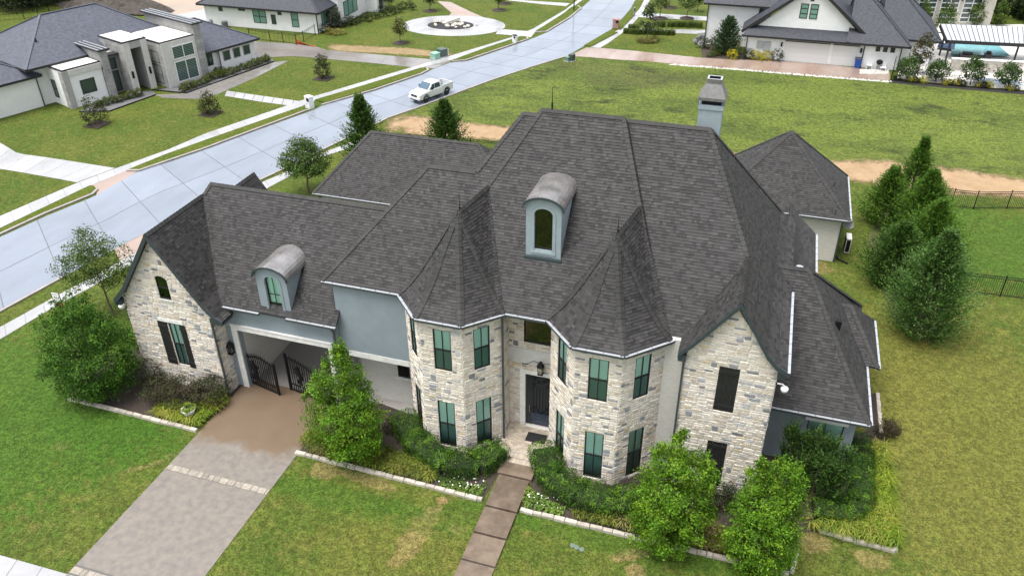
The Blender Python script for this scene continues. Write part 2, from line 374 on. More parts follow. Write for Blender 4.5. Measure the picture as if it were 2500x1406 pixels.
# ---- turrets
def turret(a, b, c, d, ap, rend):
    rf = roof_part(); ap = Vector(ap); rend = Vector(rend)
    prof = [(1.0, zE), (.82, 7.85), (.64, 8.5), (.43, 9.42), (0, ap.z)]
    P = lambda e, i: Vector((ap.x + (e[0] - ap.x) * prof[i][0], ap.y + (e[1] - ap.y) * prof[i][0], prof[i][1]))
    ns = []
    for e, f in ((a, b), (b, c), (c, d)):
        for i in range(4):
            q = [P(e, i), P(f, i), P(f, i + 1), P(e, i + 1)] if i < 3 else [P(e, 3), P(f, 3), ap]
            roof_face(rf, q)
        ns.append([norm_of([P(e, i), P(f, i), P(f, i + 1)]) for i in range(3)] + [norm_of([P(e, 3), P(f, 3), ap])])
    for e, sgn in ((a, -1), (d, 1)):
        for i in range(4):
            q = [P(e, i), P(e, i + 1) if i < 3 else ap, rend]
            roof_face(rf, q)
    nl = norm_of([P(a, 3), ap, rend]); nl = nl if nl.z > 0 else -nl
    nr = norm_of([P(d, 3), ap, rend]); nr = nr if nr.z > 0 else -nr
    for e, n1, n2 in ((b, ns[0], ns[1]), (c, ns[1], ns[2]), (d, ns[2], [nr] * 4), (a, ns[0], [nl] * 4)):
        for i in range(4): cap_line(rf, P(e, i), P(e, i + 1) if i < 3 else ap, n1[i], n2[i], w=.16 if i < 3 else .13)
    cap_line(rf, ap, rend, nl, nr, w=.13)
    fin = MB(); fin.tube([ap + Vector((0, .25, -.05)), ap + Vector((0, .25, .12))], .045, 8); fin.tube([ap + Vector((0, .25, .1)), ap + Vector((0, .25, .3)), ap + Vector((0, .25, .75))], [.02, .014, .009], 6)
    fin.build('finial', MT['black'], house)
    return rf
T1 = [(-14.8, 28.8), (-13.35, 27.25), (-11.15, 27.25), (-9.65, 28.75)]; T2 = [(-7.67, 28.9), (-6.1, 27.25), (-3.88, 27.25), (-2.2, 28.9)]
turret(*T1, (-12.2, 30.1, 11.4), (-11.62, 32.6, 11.62)); turret(*T2, (-4.99, 29.85, 11.5), (-4.5, 32.6, 11.62))
# rods on the ridge
rod = MB(); rod.tube([(-9.35, yMr, zMr), (-9.35, yMr, zMr + .35)], .04, 8); rod.tube([(-9.35, yMr, zMr + .3), (-9.35, yMr, zMr + 1.1)], [.022, .01], 6); rod.build('finial', MT['black'], house)
# ---- garage wing with front gable on the left
rf3 = roof_part(); yG, zG = 28.4, 5.05; yGr = 32.58; zGr = zG + 1.1 * (yGr - yG)
fg = lambda x, y: (x, y, zG + 1.1 * (y - yG))
lgx, lgz = -27.45, 9.15; yHitL = yG + (lgz - zG) / 1.1
roof_face(rf3, [fg(-18.2, yG), fg(-18.2, yGr), fg(-27.15, yGr), fg(-27.4, yHitL)][::1]); roof_face(rf3, [fg(-18.2, 29.0), fg(-16.2, 29.0), fg(-16.2, yGr), fg(-18.2, yGr)]); roof_face(rf3, [fg(-18.2, yGr), fg(-16.2, yGr), (-16.2, 36.8, zG), (-18.2, 36.8, zG)]); roof_face(rf3, [fg(-25.35, yG), fg(-18.2, yG), fg(-27.4, yHitL)])
roof_face(rf3, [fg(-18.2, yGr), (-18.2, 36.8, zG), (-27.15, 36.8, zG), fg(-27.15, yGr)])
yL = 27.5
LP = [(lgx, lgz), (-25.15, 5.6), (-24.5, 4.9), (-24.1, 4.72)]
for i, yb in ((0, (yHitL, 28.95)), (1, (28.95, 28.5)), (2, (28.5, 28.45))):
    (xa, za), (xb, zb) = LP[i], LP[i + 1]; roof_face(rf3, [(xa, yL, za), (xb, yL, zb), (xb, yb[1], zb), (xa, yb[0] + .1, za)])
LQ = [(lgx, lgz), (-29.85, 5.65), (-30.6, 4.85)]
for i in range(2):
    (xa, za), (xb, zb) = LQ[i], LQ[i + 1]; roof_face(rf3, [(xa, yL, za), (xa, 33.0, za), (xb, 36.0, zb), (xb, yL, zb)])
nG1 = norm_of([fg(-25, yG), fg(-18, yG), fg(-20, yGr)]); nG2 = Vector((0, nG1.y * -1, nG1.z)); nLr = Vector((1.55, 0, 1)).normalized(); nLl = Vector((-1.45, 0, 1)).normalized()
cap_line(rf3, fg(-27.15, yGr), fg(-16.4, yGr), nG1, nG2); cap_line(rf3, (lgx, yL, lgz), (lgx, yHitL, lgz), nLr, nLl); cap_line(rf3, fg(-27.4, yHitL), fg(-27.15, yGr), nG1, nLl)
# gable end that shows behind the garage ridge
rgx, rgz = -26.5, 9.05
roof_face(rf3, [(rgx, 33.0, rgz), (rgx, 35.5, rgz), (-24.3, 35.5, 5.8), (-24.3, 33.0, 5.8)]); roof_face(rf3, [(rgx, 33.0, rgz), (rgx, 35.5, rgz), (-28.7, 35.5, 5.8), (-28.7, 33.0, 5.8)])
cap_line(rf3, (rgx, 33, rgz), (rgx, 35.5, rgz), nLr, nLl)
# ---- rear left wing
rf4 = roof_part(); E = [(-28.56, 44.2), (-13.0, 44.2), (-13.0, 50.9), (-28.56, 50.9)]; rl, rr_ = (-25.42, 47.55, 7.05), (-17.55, 47.55, 7.05); ze4 = 3.5
E3 = [(x, y, ze4) for x, y in E]
roof_face(rf4, [E3[0], E3[1], rr_, rl]); roof_face(rf4, [E3[2], E3[3], rl, rr_]); roof_face(rf4, [E3[3], E3[0], rl]); roof_face(rf4, [E3[1], E3[2], rr_])
n41, n42, n43, n44 = norm_of([E3[0], E3[1], rl]), norm_of([E3[2], E3[3], rl]), norm_of([E3[3], E3[0], rl]), norm_of([E3[1], E3[2], rr_])
cap_line(rf4, rl, rr_, n41, n42); cap_line(rf4, E3[0], rl, n41, n43); cap_line(rf4, E3[1], rr_, n41, n44)
# ---- right one-storey wing with bump-out
rf5 = roof_part(); ze5 = 3.0; wr, wl_ = (3.33, 35.65, 7.95), (1.7, 35.65, 7.95); wc = (6.86, 31.2, ze5); wb = (6.86, 41.3, ze5)
m1, m2, m3 = (6.12, 32.13, 3.92), (6.12, 40.15, 3.92), (2.0, 32.13, 3.92)
roof_face(rf5, [(1.7, 32.13, 3.92), m1, wr, wl_]); roof_face(rf5, [(1.7, 31.2, ze5), wc, m1, (1.7, 32.13, 3.92)]); roof_face(rf5, [m1, m2, wr]); roof_face(rf5, [wc, wb, m2, m1]); roof_face(rf5, [wb, (1.7, 41.3, ze5), wl_, wr])
n5f, n5r, n5b = norm_of([wl_, (1.7, 32.13, 3.92), m1]), norm_of([m1, m2, wr]), norm_of([wb, (1.7, 41.3, ze5), wr])
cap_line(rf5, wl_, wr, n5f, n5b); cap_line(rf5, m1, wr, n5f, n5r); cap_line(rf5, wc, m1, n5f, n5r); cap_line(rf5, wb, wr, n5r, n5b)
b0, b1, bt, bs = (7.44, 35.67, ze5), (7.44, 40.02, ze5), (5.86, 37.85, 5.0), (5.0, 37.85, 5.0)
roof_face(rf5, [b0, b1, bt]); roof_face(rf5, [(6.3, 35.67, ze5), b0, bt, bs]); roof_face(rf5, [b1, (6.3, 40.02, ze5), bs, bt])
nb0, nb1 = norm_of([b0, b1, bt]), norm_of([(6.3, 35.67, ze5), b0, bt]); cap_line(rf5, b0, bt, nb0, nb1); cap_line(rf5, bs, bt, nb1, Vector((0, -nb1.y, nb1.z)))
# ---- lower roof past the right eave
roof_face(rf5, [(2.3, 37.0, 7.1), (2.3, 44.6, 7.1), (3.1, 44.4, 6.2), (3.1, 37.0, 6.2)]); roof_face(rf5, [(3.1, 37.0, 6.2), (3.1, 44.4, 6.2), (4.0, 44.17, 5.5), (4.0, 37.0, 5.5)])
# ---- pyramid pavilion
rf6 = roof_part(); pe = [(-2.4, 51.6, 3.0), (6.59, 51.6, 3.0), (6.59, 58.9, 3.0), (-2.4, 58.9, 3.0)]; pa = (2.1, 55.25, 7.28)
for i in range(4): roof_face(rf6, [pe[i], pe[(i + 1) % 4], pa])
for i in range(4): cap_line(rf6, pe[i], pa, norm_of([pe[i], pe[(i + 1) % 4], pa]), norm_of([pe[i - 1], pe[i], pa]))
# ---- build decks, shingles, caps
for s_ in ROOFS: s_['obj'] = s_['deck'].build('roof', MT['deck'], s_['parent']); s_['mb'] = MB(); s_['cap'] = MB()
TABS.sort(key=lambda t: -t[0])
for i, (pri, s_, top, butt, sh) in enumerate(TABS):
    m = MB() if i < 300 else s_['mb']
    m.poly(top, 0, sh)
    if butt: m.poly(butt, 0, (.02, .02, .02))
    if i < 300: m.build('shingle', MT['shingle'], s_['obj'])
CAPS.sort(key=lambda t: t[0])
for i, (dist, s_, vs, fs, sh) in enumerate(CAPS):
    m = MB() if i < 300 else s_['cap']
    m.add(vs, fs[:2], 0, sh); m.add(vs, fs[2:], 0, (.02, .02, .02))
    if i < 300: m.build('ridge_cap', MT['shingle'], s_['obj'])
for s_ in ROOFS:
    if s_['mb'].f: kind(s_['mb'].build('shingles', MT['shingle'], s_['obj']), 'stuff')
    if s_['cap'].f: kind(s_['cap'].build('ridge_caps', MT['shingle'], s_['obj']), 'stuff')
# ================================================================ walls
STONES = []
def stone_col(r_):
    x = r_.random()
    if x < .07: b_ = (.20, .205, .215); k = r_.uniform(.8, 1.4)
    elif x < .16: b_ = (.42, .41, .40); k = r_.uniform(.85, 1.15)
    elif x < .40: b_ = (.52, .455, .37); k = r_.uniform(.9, 1.12)
    elif x < .43: b_ = (.52, .42, .28); k = r_.uniform(.9, 1.15)
    else: b_ = (.61, .56, .485); k = r_.uniform(.9, 1.1)
    return tuple(min(.8, c * k) for c in b_)
class Wall:
    """vertical wall from P0 to P1 (xy), outward normal to the right of that direction; poly in (s, z), convex"""
    def __init__(s, P0, P1, z0, z1, top=None, holes=(), parent=None, reveal=.16, mats=None, stone=True, seed=1, thick=.2, name='wall'):
        P0, P1 = Vector((*P0, 0)), Vector((*P1, 0)); s.o = P0; s.L = (P1 - P0).length; s.u = (P1 - P0) / s.L; s.n = Vector((s.u.y, -s.u.x, 0))
        s.poly = [(0, z0), (s.L, z0)] + (top if top else [(s.L, z1), (0, z1)]); s.z0 = z0; s.z1 = max(p[1] for p in s.poly); s.holes = list(holes)
        m = MB(); P = lambda a, z, d=0: s.o + s.u * a + s.n * d + Vector((0, 0, z)); s.P = P
        cs = sorted({0, s.L, *[h[0] for h in s.holes], *[h[1] for h in s.holes]}); cz = sorted({z0, s.z1, *[h[2] for h in s.holes], *[h[3] for h in s.holes]})
        for i in range(len(cs) - 1):
            for j in range(len(cz) - 1):
                mx, mz = (cs[i] + cs[i + 1]) / 2, (cz[j] + cz[j + 1]) / 2
                if any(h[0] < mx < h[1] and h[2] < mz < h[3] for h in s.holes): continue
                c = clip_convex([(cs[i], cz[j]), (cs[i + 1], cz[j]), (cs[i + 1], cz[j + 1]), (cs[i], cz[j + 1])], s.poly)
                if len(c) >= 3:
                    m.poly([P(*a) for a in c]); m.poly([P(*a, -thick) for a in c[::-1]])
        for h in s.holes:
            a, b, c, d = h[:4]
            for q in (((a, c), (a, d)), ((b, d), (b, c)), ((a, d), (b, d)), ((b, c), (a, c))):
                m.poly([P(*q[0]), P(*q[1]), P(*q[1], -reveal - .04), P(*q[0], -reveal - .04)])
        for i in range(len(s.poly)):
            q0, q1 = s.poly[i], s.poly[(i + 1) % len(s.poly)]; m.poly([P(*q0), P(*q1), P(*q1, -thick), P(*q0, -thick)][::-1])
        s.obj = m.build(name, mats or MT['mortar'], parent or house)
        if stone: s.lay(seed)
    def lay(s, seed):
        r_ = random.Random(seed); z = s.z0 + .5; rects = []
        z = s.z0
        while z < s.z1:
            bh = r_.uniform(.27, .38); x = -r_.random() * .2
            while x < s.L:
                w = r_.uniform(.26, .54); t = r_.random()
                if t < .16: w = r_.uniform(.2, .34); rects.append((x, x + w, z, z + bh))
                elif t < .66:
                    k = r_.uniform(.38, .62); f = r_.uniform(.4, .6) if r_.random() < .35 else None
                    rects.append((x, x + w, z, z + bh * k))
                    if f and w > .45: rects += [(x, x + w * f, z + bh * k, z + bh), (x + w * f, x + w, z + bh * k, z + bh)]
                    else: rects.append((x, x + w, z + bh * k, z + bh))
                else:
                    k1, k2 = r_.uniform(.28, .38), r_.uniform(.62, .72)
                    for a, b in ((0, k1), (k1, k2), (k2, 1)): rects.append((x, x + w, z + bh * a, z + bh * b))
                x += w
            z += bh
        for (a, b, c, d) in rects:
            g_ = .012; a += g_; b -= g_; c += g_; d -= g_
            pieces = [(max(a, .01), min(b, s.L - .01), c, d)]
            for h in s.holes:
                nx = []
                for (pa_, pb, pc, pd) in pieces:
                    if pb <= h[0] or pa_ >= h[1] or pd <= h[2] or pc >= h[3]: nx.append((pa_, pb, pc, pd)); continue
                    if pa_ < h[0] - .05: nx.append((pa_, h[0] - .008, pc, pd))
                    if pb > h[1] + .05: nx.append((h[1] + .008, pb, pc, pd))
                    if max(pa_, h[0]) < min(pb, h[1]):
                        if pd > h[3] + .05: nx.append((max(pa_, h[0]), min(pb, h[1]), h[3] + .008, pd))
                        if pc < h[2] - .05: nx.append((max(pa_, h[0]), min(pb, h[1]), pc, h[2] - .008))
                pieces = nx
            for (pa_, pb, pc, pd) in pieces:
                if pb - pa_ < .05 or pd - pc < .04: continue
                k = min(.035, (pd - pc) * .28); j = lambda: r_.uniform(-.008, .008)
                ring = [(pa_ + k + j(), pc + j()), (pb - k + j(), pc + j()), (pb + j(), pc + k), (pb + j(), pd - k), (pb - k + j(), pd + j()), (pa_ + k + j(), pd + j()), (pa_ + j(), pd - k), (pa_ + j(), pc + k)]
                ring = clip_convex(ring, s.poly)
                if len(ring) < 3 or area2(ring) < .004: continue
                cx_, cz_ = sum(p[0] for p in ring) / len(ring), sum(p[1] for p in ring) / len(ring); dp = r_.uniform(.012, .034)
                n_ = len(ring); vs = [s.P(*p, .001) for p in ring] + [s.P(cx_ + (p[0] - cx_) * .86, cz_ + (p[1] - cz_) * .78, dp + r_.uniform(-.004, .004)) for p in ring]
                fs = [[i, (i + 1) % n_, n_ + (i + 1) % n_, n_ + i] for i in range(n_)] + [list(range(n_, 2 * n_))]
                ce = s.P(cx_, cz_); vw = Vector((0, 0, CAMZ)) - ce; cs_ = s.n.dot(vw) / vw.length
                STONES.append((area2(ring) * max(cs_, 0) / vw.length_squared, s.obj, vs, fs, stone_col(r_)))
def window(W, a, b, c, d, depth=.045, blind=True, split=True, mull=True, arch=0.0, upper='glass_g', lower='glass_d', name='window', parent=None, fr=.045):
    """window set in wall W, a..b along it, c..d in height"""
    P = W.P; f = MB(); D = -depth
    def bar(a0, a1, c0, c1, t=.05): f.obox(P(a0, c0, D - t / 2), W.u * (a1 - a0), Vector((0, 0, c1 - c0)), W.n * t)
    bar(a, a + fr, c, d); bar(b - fr, b, c, d); bar(a, b, c, c + fr * 1.3); bar(a, b, d - fr, d)
    zm = (c + d) / 2
    if split: bar(a, b, zm - .03, zm + .03, .06)
    if mull: bar((a + b) / 2 - .016, (a + b) / 2 + .016, c, d, .04)
    o = f.build(name, MT['frame'], parent or house)
    q = lambda z0, z1, k: MB().poly([P(a + .02, z0, D - .012), P(b - .02, z0, D - .012), P(b - .02, z1, D - .012), P(a + .02, z1, D - .012)]).build('pane', MT[k], o)
    if split: q(c + .02, zm, lower); q(zm, d - .02, upper)
    else: q(c + .02, d - .02, upper)
    if blind:
        bl = MB(); z = c + .05
        while z < d - .05:
            bl.poly([P(a + .05, z, D - .03), P(b - .05, z, D - .03), P(b - .05, z + .054, D - .075), P(a + .05, z + .054, D - .075)]); z += .063
        bl.build('blind', MT['blind'], o)
    MB().poly([P(a, c, D - .14), P(b, c, D - .14), P(b, d, D - .14), P(a, d, D - .14)]).build('backing', MT['dark_room'], o)
    return o
# ---- turret walls
def turret_walls(pts, seed, left_back, right_back, wins):
    for i in range(3):
        p, q = pts[i], pts[i + 1]; L = math.dist(p, q); ww = .87 if i == 1 else .82; c0 = L / 2 + wins[i]; hs = [(c0 - ww / 2, c0 + ww / 2, 4.5, 6.78), (c0 - ww / 2, c0 + ww / 2, -.2, 2.6)]
        w = Wall(p, q, BASE, 7.3, holes=hs, seed=seed + i)
        for h in hs: window(w, *h)
    if left_back: Wall((pts[0][0] + .02, left_back), (pts[0][0] + .02, pts[0][1]), BASE, 7.3, seed=seed + 7)
    if right_back: Wall((pts[3][0] - .02, pts[3][1]), (pts[3][0] - .02, right_back), BASE, 7.3, seed=seed + 8)
t1w = [(-14.62, 28.9), (-13.27, 27.42), (-11.23, 27.42), (-9.82, 28.85)]; t2w = [(-7.5, 29.02), (-6.02, 27.42), (-3.95, 27.42), (-2.37, 29.0)]
turret_walls(t1w, 11, None, 30.0, (0, .07, .0)); turret_walls(t2w, 31, 30.0, None, (.0, .04, .0))
# ---- entry recess
ew = Wall((-9.84, 30.0), (-7.48, 30.0), BASE, 7.3, holes=[(.84, 2.2, -.16, 3.14), (.75, 2.25, 5.0, 6.5)], seed=51)
window(ew, .75, 2.25, 5.0, 6.5, blind=False, split=False, mull=False, upper='glass_k', fr=.07)
m = MB(); m.obox(ew.P(.0, 3.80, 0), ew.u * 2.36, (0, 0, .82), ew.n * .05); m.obox(ew.P(.0, 3.77, 0), ew.u * 2.36, (0, 0, .03), ew.n * .07); m.obox(ew.P(.0, 4.62, 0), ew.u * 2.36, (0, 0, .03), ew.n * .07); m.build('lintel_panel', MT['concrete_trim'], house)
m = MB(); m.obox(ew.P(.57, -.16, 0), ew.u * .27, (0, 0, 3.3), ew.n * .06); m.obox(ew.P(2.2, -.16, 0), ew.u * .15, (0, 0, 3.3), ew.n * .06); m.obox(ew.P(.57, 3.14, 0), ew.u * 1.78, (0, 0, .2), ew.n * .064); m.build('door_surround', MT['white_trim'], house)
dm = MB(); D = -.12
MT['door'] = mat('iron_door', (.018, .022, .028), .38, var=.2, scale=6)
MT['door_blue'] = mat('iron_door_panel', (.035, .05, .075), .3, var=.35, scale=8)
dm.obox(ew.P(.84, -.16, D - .04), ew.u * 1.36, (0, 0, 3.3), ew.n * .03)
dm.obox(ew.P(.84, -.16, D - .01), ew.u * .3, (0, 0, 3.3), ew.n * .03); dm.obox(ew.P(2.08, -.16, D - .01), ew.u * .12, (0, 0, 3.3), ew.n * .03); dm.obox(ew.P(.84, 3.0, D - .01), ew.u * 1.36, (0, 0, .14), ew.n * .034)
door = dm.build('door', MT['door'], house)
pm = MB(); pm.obox(ew.P(1.14, -.12, D - .008), ew.u * .94, (0, 0, .72), ew.n * .035); pm.obox(ew.P(1.2, -.02, D + .028), ew.u * .82, (0, 0, .2), ew.n * .012); pm.obox(ew.P(1.2, .26, D + .028), ew.u * .82, (0, 0, .2), ew.n * .012); pm.build('kick_panel', MT['door_blue'], door)
sc = MB()
for k in range(6): sc.tube([ew.P(1.24 + k * .155, .95, D + .03), ew.P(1.24 + k * .155, 2.35, D + .03)], .011, 6)
def scroll(cx_, cz_, r0, turns, flip, a0=0.0):
    pts = []
    for i in range(22):
        t = i / 21; a = a0 + flip * t * turns * 2 * math.pi; rr = r0 * (1 - .82 * t); pts.append(ew.P(cx_ + rr * math.cos(a), cz_ + rr * math.sin(a), D + .035))
    sc.tube(pts, .011, 5)
for sx in (-1, 1):
    for (ox, oz, r0, a0) in ((.32, 2.82, .13, 1.5), (.12, 2.66, .1, 0), (.34, 2.46, .1, 3), (.34, .98, .12, 1), (.16, .82, .09, 2), (.36, .72, .08, 4), (.06, .7, .06, 0)):
        scroll(1.61 + sx * ox, oz, r0, 1.6, sx, a0)
sc.build('door_grille', MT['black'], door)
hn = MB(); hn.tube([ew.P(1.05, 1.1, D + .03), ew.P(1.05, 1.12, D + .09), ew.P(1.05, .68, D + .09), ew.P(1.05, .66, D + .03)], .016, 8); hn.build('handle', MT['zinc'], door)
MB().box(-8.98, -7.65, 29.86, 29.98, -.168, -.13).build('threshold', MT['white_trim'], house)
# ---- front gable wall and brick strip beside it
gw = Wall((-1.45, 28.3), (2.3, 28.3), BASE, 7.3, top=[(3.75, 7.1), (3.1, 8.0), (1.87, 9.95), (.3, 8.0), (0, 7.2)], holes=[(1.43, 2.28, 4.52, 6.9), (1.45, 2.3, .1, 2.75)], seed=71)
def shutter_panel(W, a, b, c, d, parent, depth=-.05):
    m = MB(); k = 4; w = (b - a) / k
    for i in range(k): m.obox(W.P(a + w * i + .004, c, depth), W.u * (w - .008), (0, 0, d - c), W.n * .035)
    for z in (c + .18, d - .36): m.obox(W.P(a + .01, z, depth + .035), W.u * (b - a - .02), (0, 0, .16), W.n * .025)
    return m.build('shutter', MT['shutter'], parent)
shutter_panel(gw, 1.43, 2.28, 4.52, 6.9, house); shutter_panel(gw, 1.45, 2.3, .1, 2.75, house)
Wall((2.3, 28.3), (2.3, 42.0), BASE, 7.3, seed=72)
Wall((-2.4, 28.98), (-1.4, 28.98), BASE, 7.35, stone=False, mats=MT['white_brick'])
# ---- rest of the main body
m = MB(); m.box(-14.6, 2.25, 30.25, 41.7, BASE, 7.25); m.build('wall', MT['white_brick'], house)
m = MB(); m.box(-18.4, -14.6, 30.3, 41.0, BASE, 3.3); m.build('wall', MT['white_brick'], house)
# ---- blue upper wall over a brick recess
bw = MB(); bw.box(-18.4, -14.64, 28.95, 41.0, 3.3, 7.28); bw.build('wall', MT['stucco'], house)
lt = MB(); lt.box(-18.0, -14.66, 28.93, 29.95, 2.98, 3.30); lt.build('lintel', MT['white_trim'], house)
rw = Wall((-18.0, 29.95), (-14.62, 29.95), BASE, 3.0, holes=[(2.1, 2.78, 1.32, 2.12)], stone=False, mats=MT['white_brick']); window(rw, 2.1, 2.78, 1.32, 2.12, blind=False, split=False, mull=False, upper='glass_k', fr=.06)
m = MB(); m.obox(rw.P(2.0, 1.22, 0), rw.u * .88, (0, 0, .1), rw.n * .07); m.build('sill', MT['white_trim'], house)
# ---- garage wing
ga = Wall((-25.05, 28.68), (-18.42, 28.68), BASE, 5.0, holes=[(.75, 6.08, BASE, 3.43)], stone=False, mats=MT['stucco'], thick=.35, reveal=.3)
m = MB()
for a, b, c, d in ((.42, .75, BASE, 3.43), (6.08, 6.32, BASE, 3.43), (.42, 6.32, 3.43, 3.72)): m.obox(ga.P(a, c, 0), ga.u * (b - a), (0, 0, d - c), ga.n * .07)
m.obox(ga.P(.38, 3.72, 0), ga.u * 5.98, (0, 0, .05), ga.n * .11); m.build('opening_surround', MT['white_trim'], house)
for x0_, x1_ in ((-24.7, -24.3), (-18.72, -18.42)): MB().box(x0_, x1_, 29.05, 36.5, BASE, 5.0).build('wall', MT['white_brick'], house)
m = MB(); m.box(-24.3, -18.72, 29.05, 36.5, 3.55, 3.7); m.build('ceiling', MT['concrete_trim'], house)
lg = Wall((-30.3, 27.8), (-25.0, 27.8), BASE, 5.0, top=[(5.3, 4.7), (5.1, 5.45), (2.85, 8.9), (.5, 5.5), (0, 4.7)], holes=[(2.43, 3.13, 5.22, 6.62), (2.47, 3.13, 1.05, 3.72)], seed=91)
Wall((-25.0, 27.8), (-25.0, 28.68), BASE, 4.9, seed=95); Wall((-30.3, 36.0), (-30.3, 27.8), BASE, 4.9, seed=96)
m = MB(); m.box(-30.28, -25.1, 28.1, 36.0, BASE, 4.9); m.build('wall', MT['white_brick'], house)
window(lg, 2.43, 3.13, 5.22, 6.62, blind=False, mull=False, upper='glass_k', lower='glass_k')
# arched stone head over the gable window
m = MB(); cx_, r_in = 2.78, .44
for k in range(7):
    a0, a1 = math.pi * (.18 + .64 * k / 7), math.pi * (.18 + .64 * (k + 1) / 7)
    q = [(cx_ + rr * math.cos(a), 6.24 + rr * .95 * math.sin(a)) for rr, a in ((r_in, a0 + .02), (r_in + .17, a0 + .02), (r_in + .17, a1 - .02), (r_in, a1 - .02))]
    vs = [lg.P(*p, 0) for p in q] + [lg.P(*p, .045) for p in q]; m.add(vs, [[0, 1, 5, 4], [1, 2, 6, 5], [2, 3, 7, 6], [3, 0, 4, 7], [4, 5, 6, 7]], 0, (.55, .5, .43))
q = [(2.43, 6.64)] + [(cx_ + r_in * math.cos(a), 6.24 + r_in * .95 * math.sin(a)) for a in [math.pi * (.82 - .64 * i / 8) for i in range(9)]] + [(3.13, 6.64)]
m.build('window_arch', MT['stone'], house)
m = MB(); m.obox(lg.P(2.35, 5.12, 0), lg.u * .86, (0, 0, .1), lg.n * .06); m.build('sill', MT['concrete_trim'], house)
window(lg, 2.47, 3.13, 1.05, 3.72)
shutter_panel(lg, 1.83, 2.42, 1.0, 3.75, house, .01); shutter_panel(lg, 3.18, 3.55, 1.0, 3.75, house, .01)
m = MB(); m.obox(lg.P(1.9, 3.78, 0), lg.u * 1.55, (0, 0, .2), lg.n * .05); m.build('lintel', MT['white_trim'], house)
# ---- rear wings
m = MB(); m.box(-28.1, -13.4, 44.6, 50.5, BASE, 3.45); m.build('wall', MT['white_brick'], house)
m = MB(); m.box(2.3, 6.4, 31.85, 41.0, BASE, 2.98); m.build('wall', MT['stucco'], house); m = MB(); m.box(6.4, 7.0, 36.0, 39.7, BASE, 2.98); m.build('wall', MT['stucco'], house)
rwl = Wall((2.32, 31.62), (6.4, 31.62), BASE, 2.97, holes=[(2.0, 3.6, .1, 2.3)], stone=False, mats=MT['stucco']); window(rwl, 2.0, 3.6, .1, 2.3, upper='glass_g', lower='glass_d')
m = MB(); m.obox(rwl.P(1.85, 2.32, 0), rwl.u * 1.9, (0, 0, .2), rwl.n * .09); m.build('lintel', MT['white_trim'], house)
m = MB(); m.box(-2.0, 6.15, 52.0, 58.5, BASE, 2.97); m.build('wall', MT['white_brick'], house)
m = MB(); m.box(2.3, 3.6, 37.5, 44.0, BASE, 5.5); m.build('wall', MT['white_brick'], house)
# ---- stones become pieces
STONES.sort(key=lambda t: -t[0]); rest = {}
for i, (pri, wo_, vs, fs, c) in enumerate(STONES):
    if i < 300: MB().add(vs, fs, 0, c).build('stone', MT['stone'], wo_)
    else: rest.setdefault(wo_.name, (wo_, MB()))[1].add(vs, fs, 0, c)
for wo_, mb_ in rest.values(): kind(mb_.build('stones', MT['stone'], wo_), 'stuff')
# ---- gutters and downpipes
def gutter(A, B, out, ends=True):
    A, B = Vector(A), Vector(B); d = (B - A).normalized(); o = Vector((*out, 0)).normalized(); L = (B - A).length; m = MB()
    m.obox(A - o * .03 + Vector((0, 0, -.15)), d * L, o * .15, Vector((0, 0, .11)), 0)
    m.obox(A - o * .015 + Vector((0, 0, -.038)), d * L, o * .14, Vector((0, 0, .012)), 1)
    x = .6
    while x < L: m.obox(A + d * x + Vector((0, 0, -.026)) - o * .01, d * .02, o * .13, Vector((0, 0, .006)), 0); x += .75
    m.build('gutter', [MT['gutter_dark'], MT['gutter_light']], house)
def g3(p): return (p[0], p[1], zE)
for T in (T1, T2):
    for i in range(3):
        p, q = T[i], T[i + 1]; gutter(g3(p), g3(q), (q[1] - p[1], -(q[0] - p[0])))
gutter((-9.6, yM, zE), (-7.7, yM, zE), (0, -1)); gutter((-18.89, yB, zE), (-14.85, yB, zE), (0, -1)); gutter((-25.3, yG, zG), (-22.5, yG, zG), (0, -1)); gutter((-20.95, yG, zG), (-18.2, yG, zG), (0, -1))
gutter((2.63, yGf, zE), (2.63, 34.4, zE), (1, 0)); gutter((4.0, 38.2, 5.5), (4.0, 44.17, 5.5), (1, 0)); gutter((2.4, 31.2, ze5), (6.86, 31.2, ze5), (0, -1)); gutter((6.86, 31.2, ze5), (6.86, 35.7, ze5), (1, 0))
gutter((7.44, 35.67, ze5), (7.44, 40.0, ze5), (1, 0)); gutter((-28.56, 44.2, ze4), (-14, 44.2, ze4), (0, -1)); gutter((-2.4, 51.6, 3.0), (6.59, 51.6, 3.0), (0, -1)); gutter((6.59, 51.6, 3.0), (6.59, 58.9, 3.0), (1, 0)); gutter((-2.2, 28.9, zE), (-1.9, 29.3, zE), (1, -1))
def downpipe(pts):
    m = MB()
    for i in range(len(pts) - 1): m.bar(pts[i], pts[i + 1], .09, .07)
    m.build('downpipe', MT['gutter_dark'], house)
downpipe([(-9.72, 28.72, 7.2), (-9.72, 28.72, BASE)]); downpipe([(-1.5, 28.22, 7.2), (-1.5, 28.22, BASE)]); downpipe([(-24.98, 27.72, 4.6), (-24.98, 27.72, BASE)]); downpipe([(-18.5, 28.3, 4.9), (-18.5, 28.58, 4.6), (-18.5, 28.58, BASE)])
downpipe([(6.2, 51.93, 2.8), (6.2, 51.93, BASE)]); downpipe([(-28.2, 44.3, 3.3), (-28.2, 44.5, 3.0), (-28.2, 44.5, BASE)]); downpipe([(6.5, 35.9, 2.9), (6.5, 35.9, BASE)])
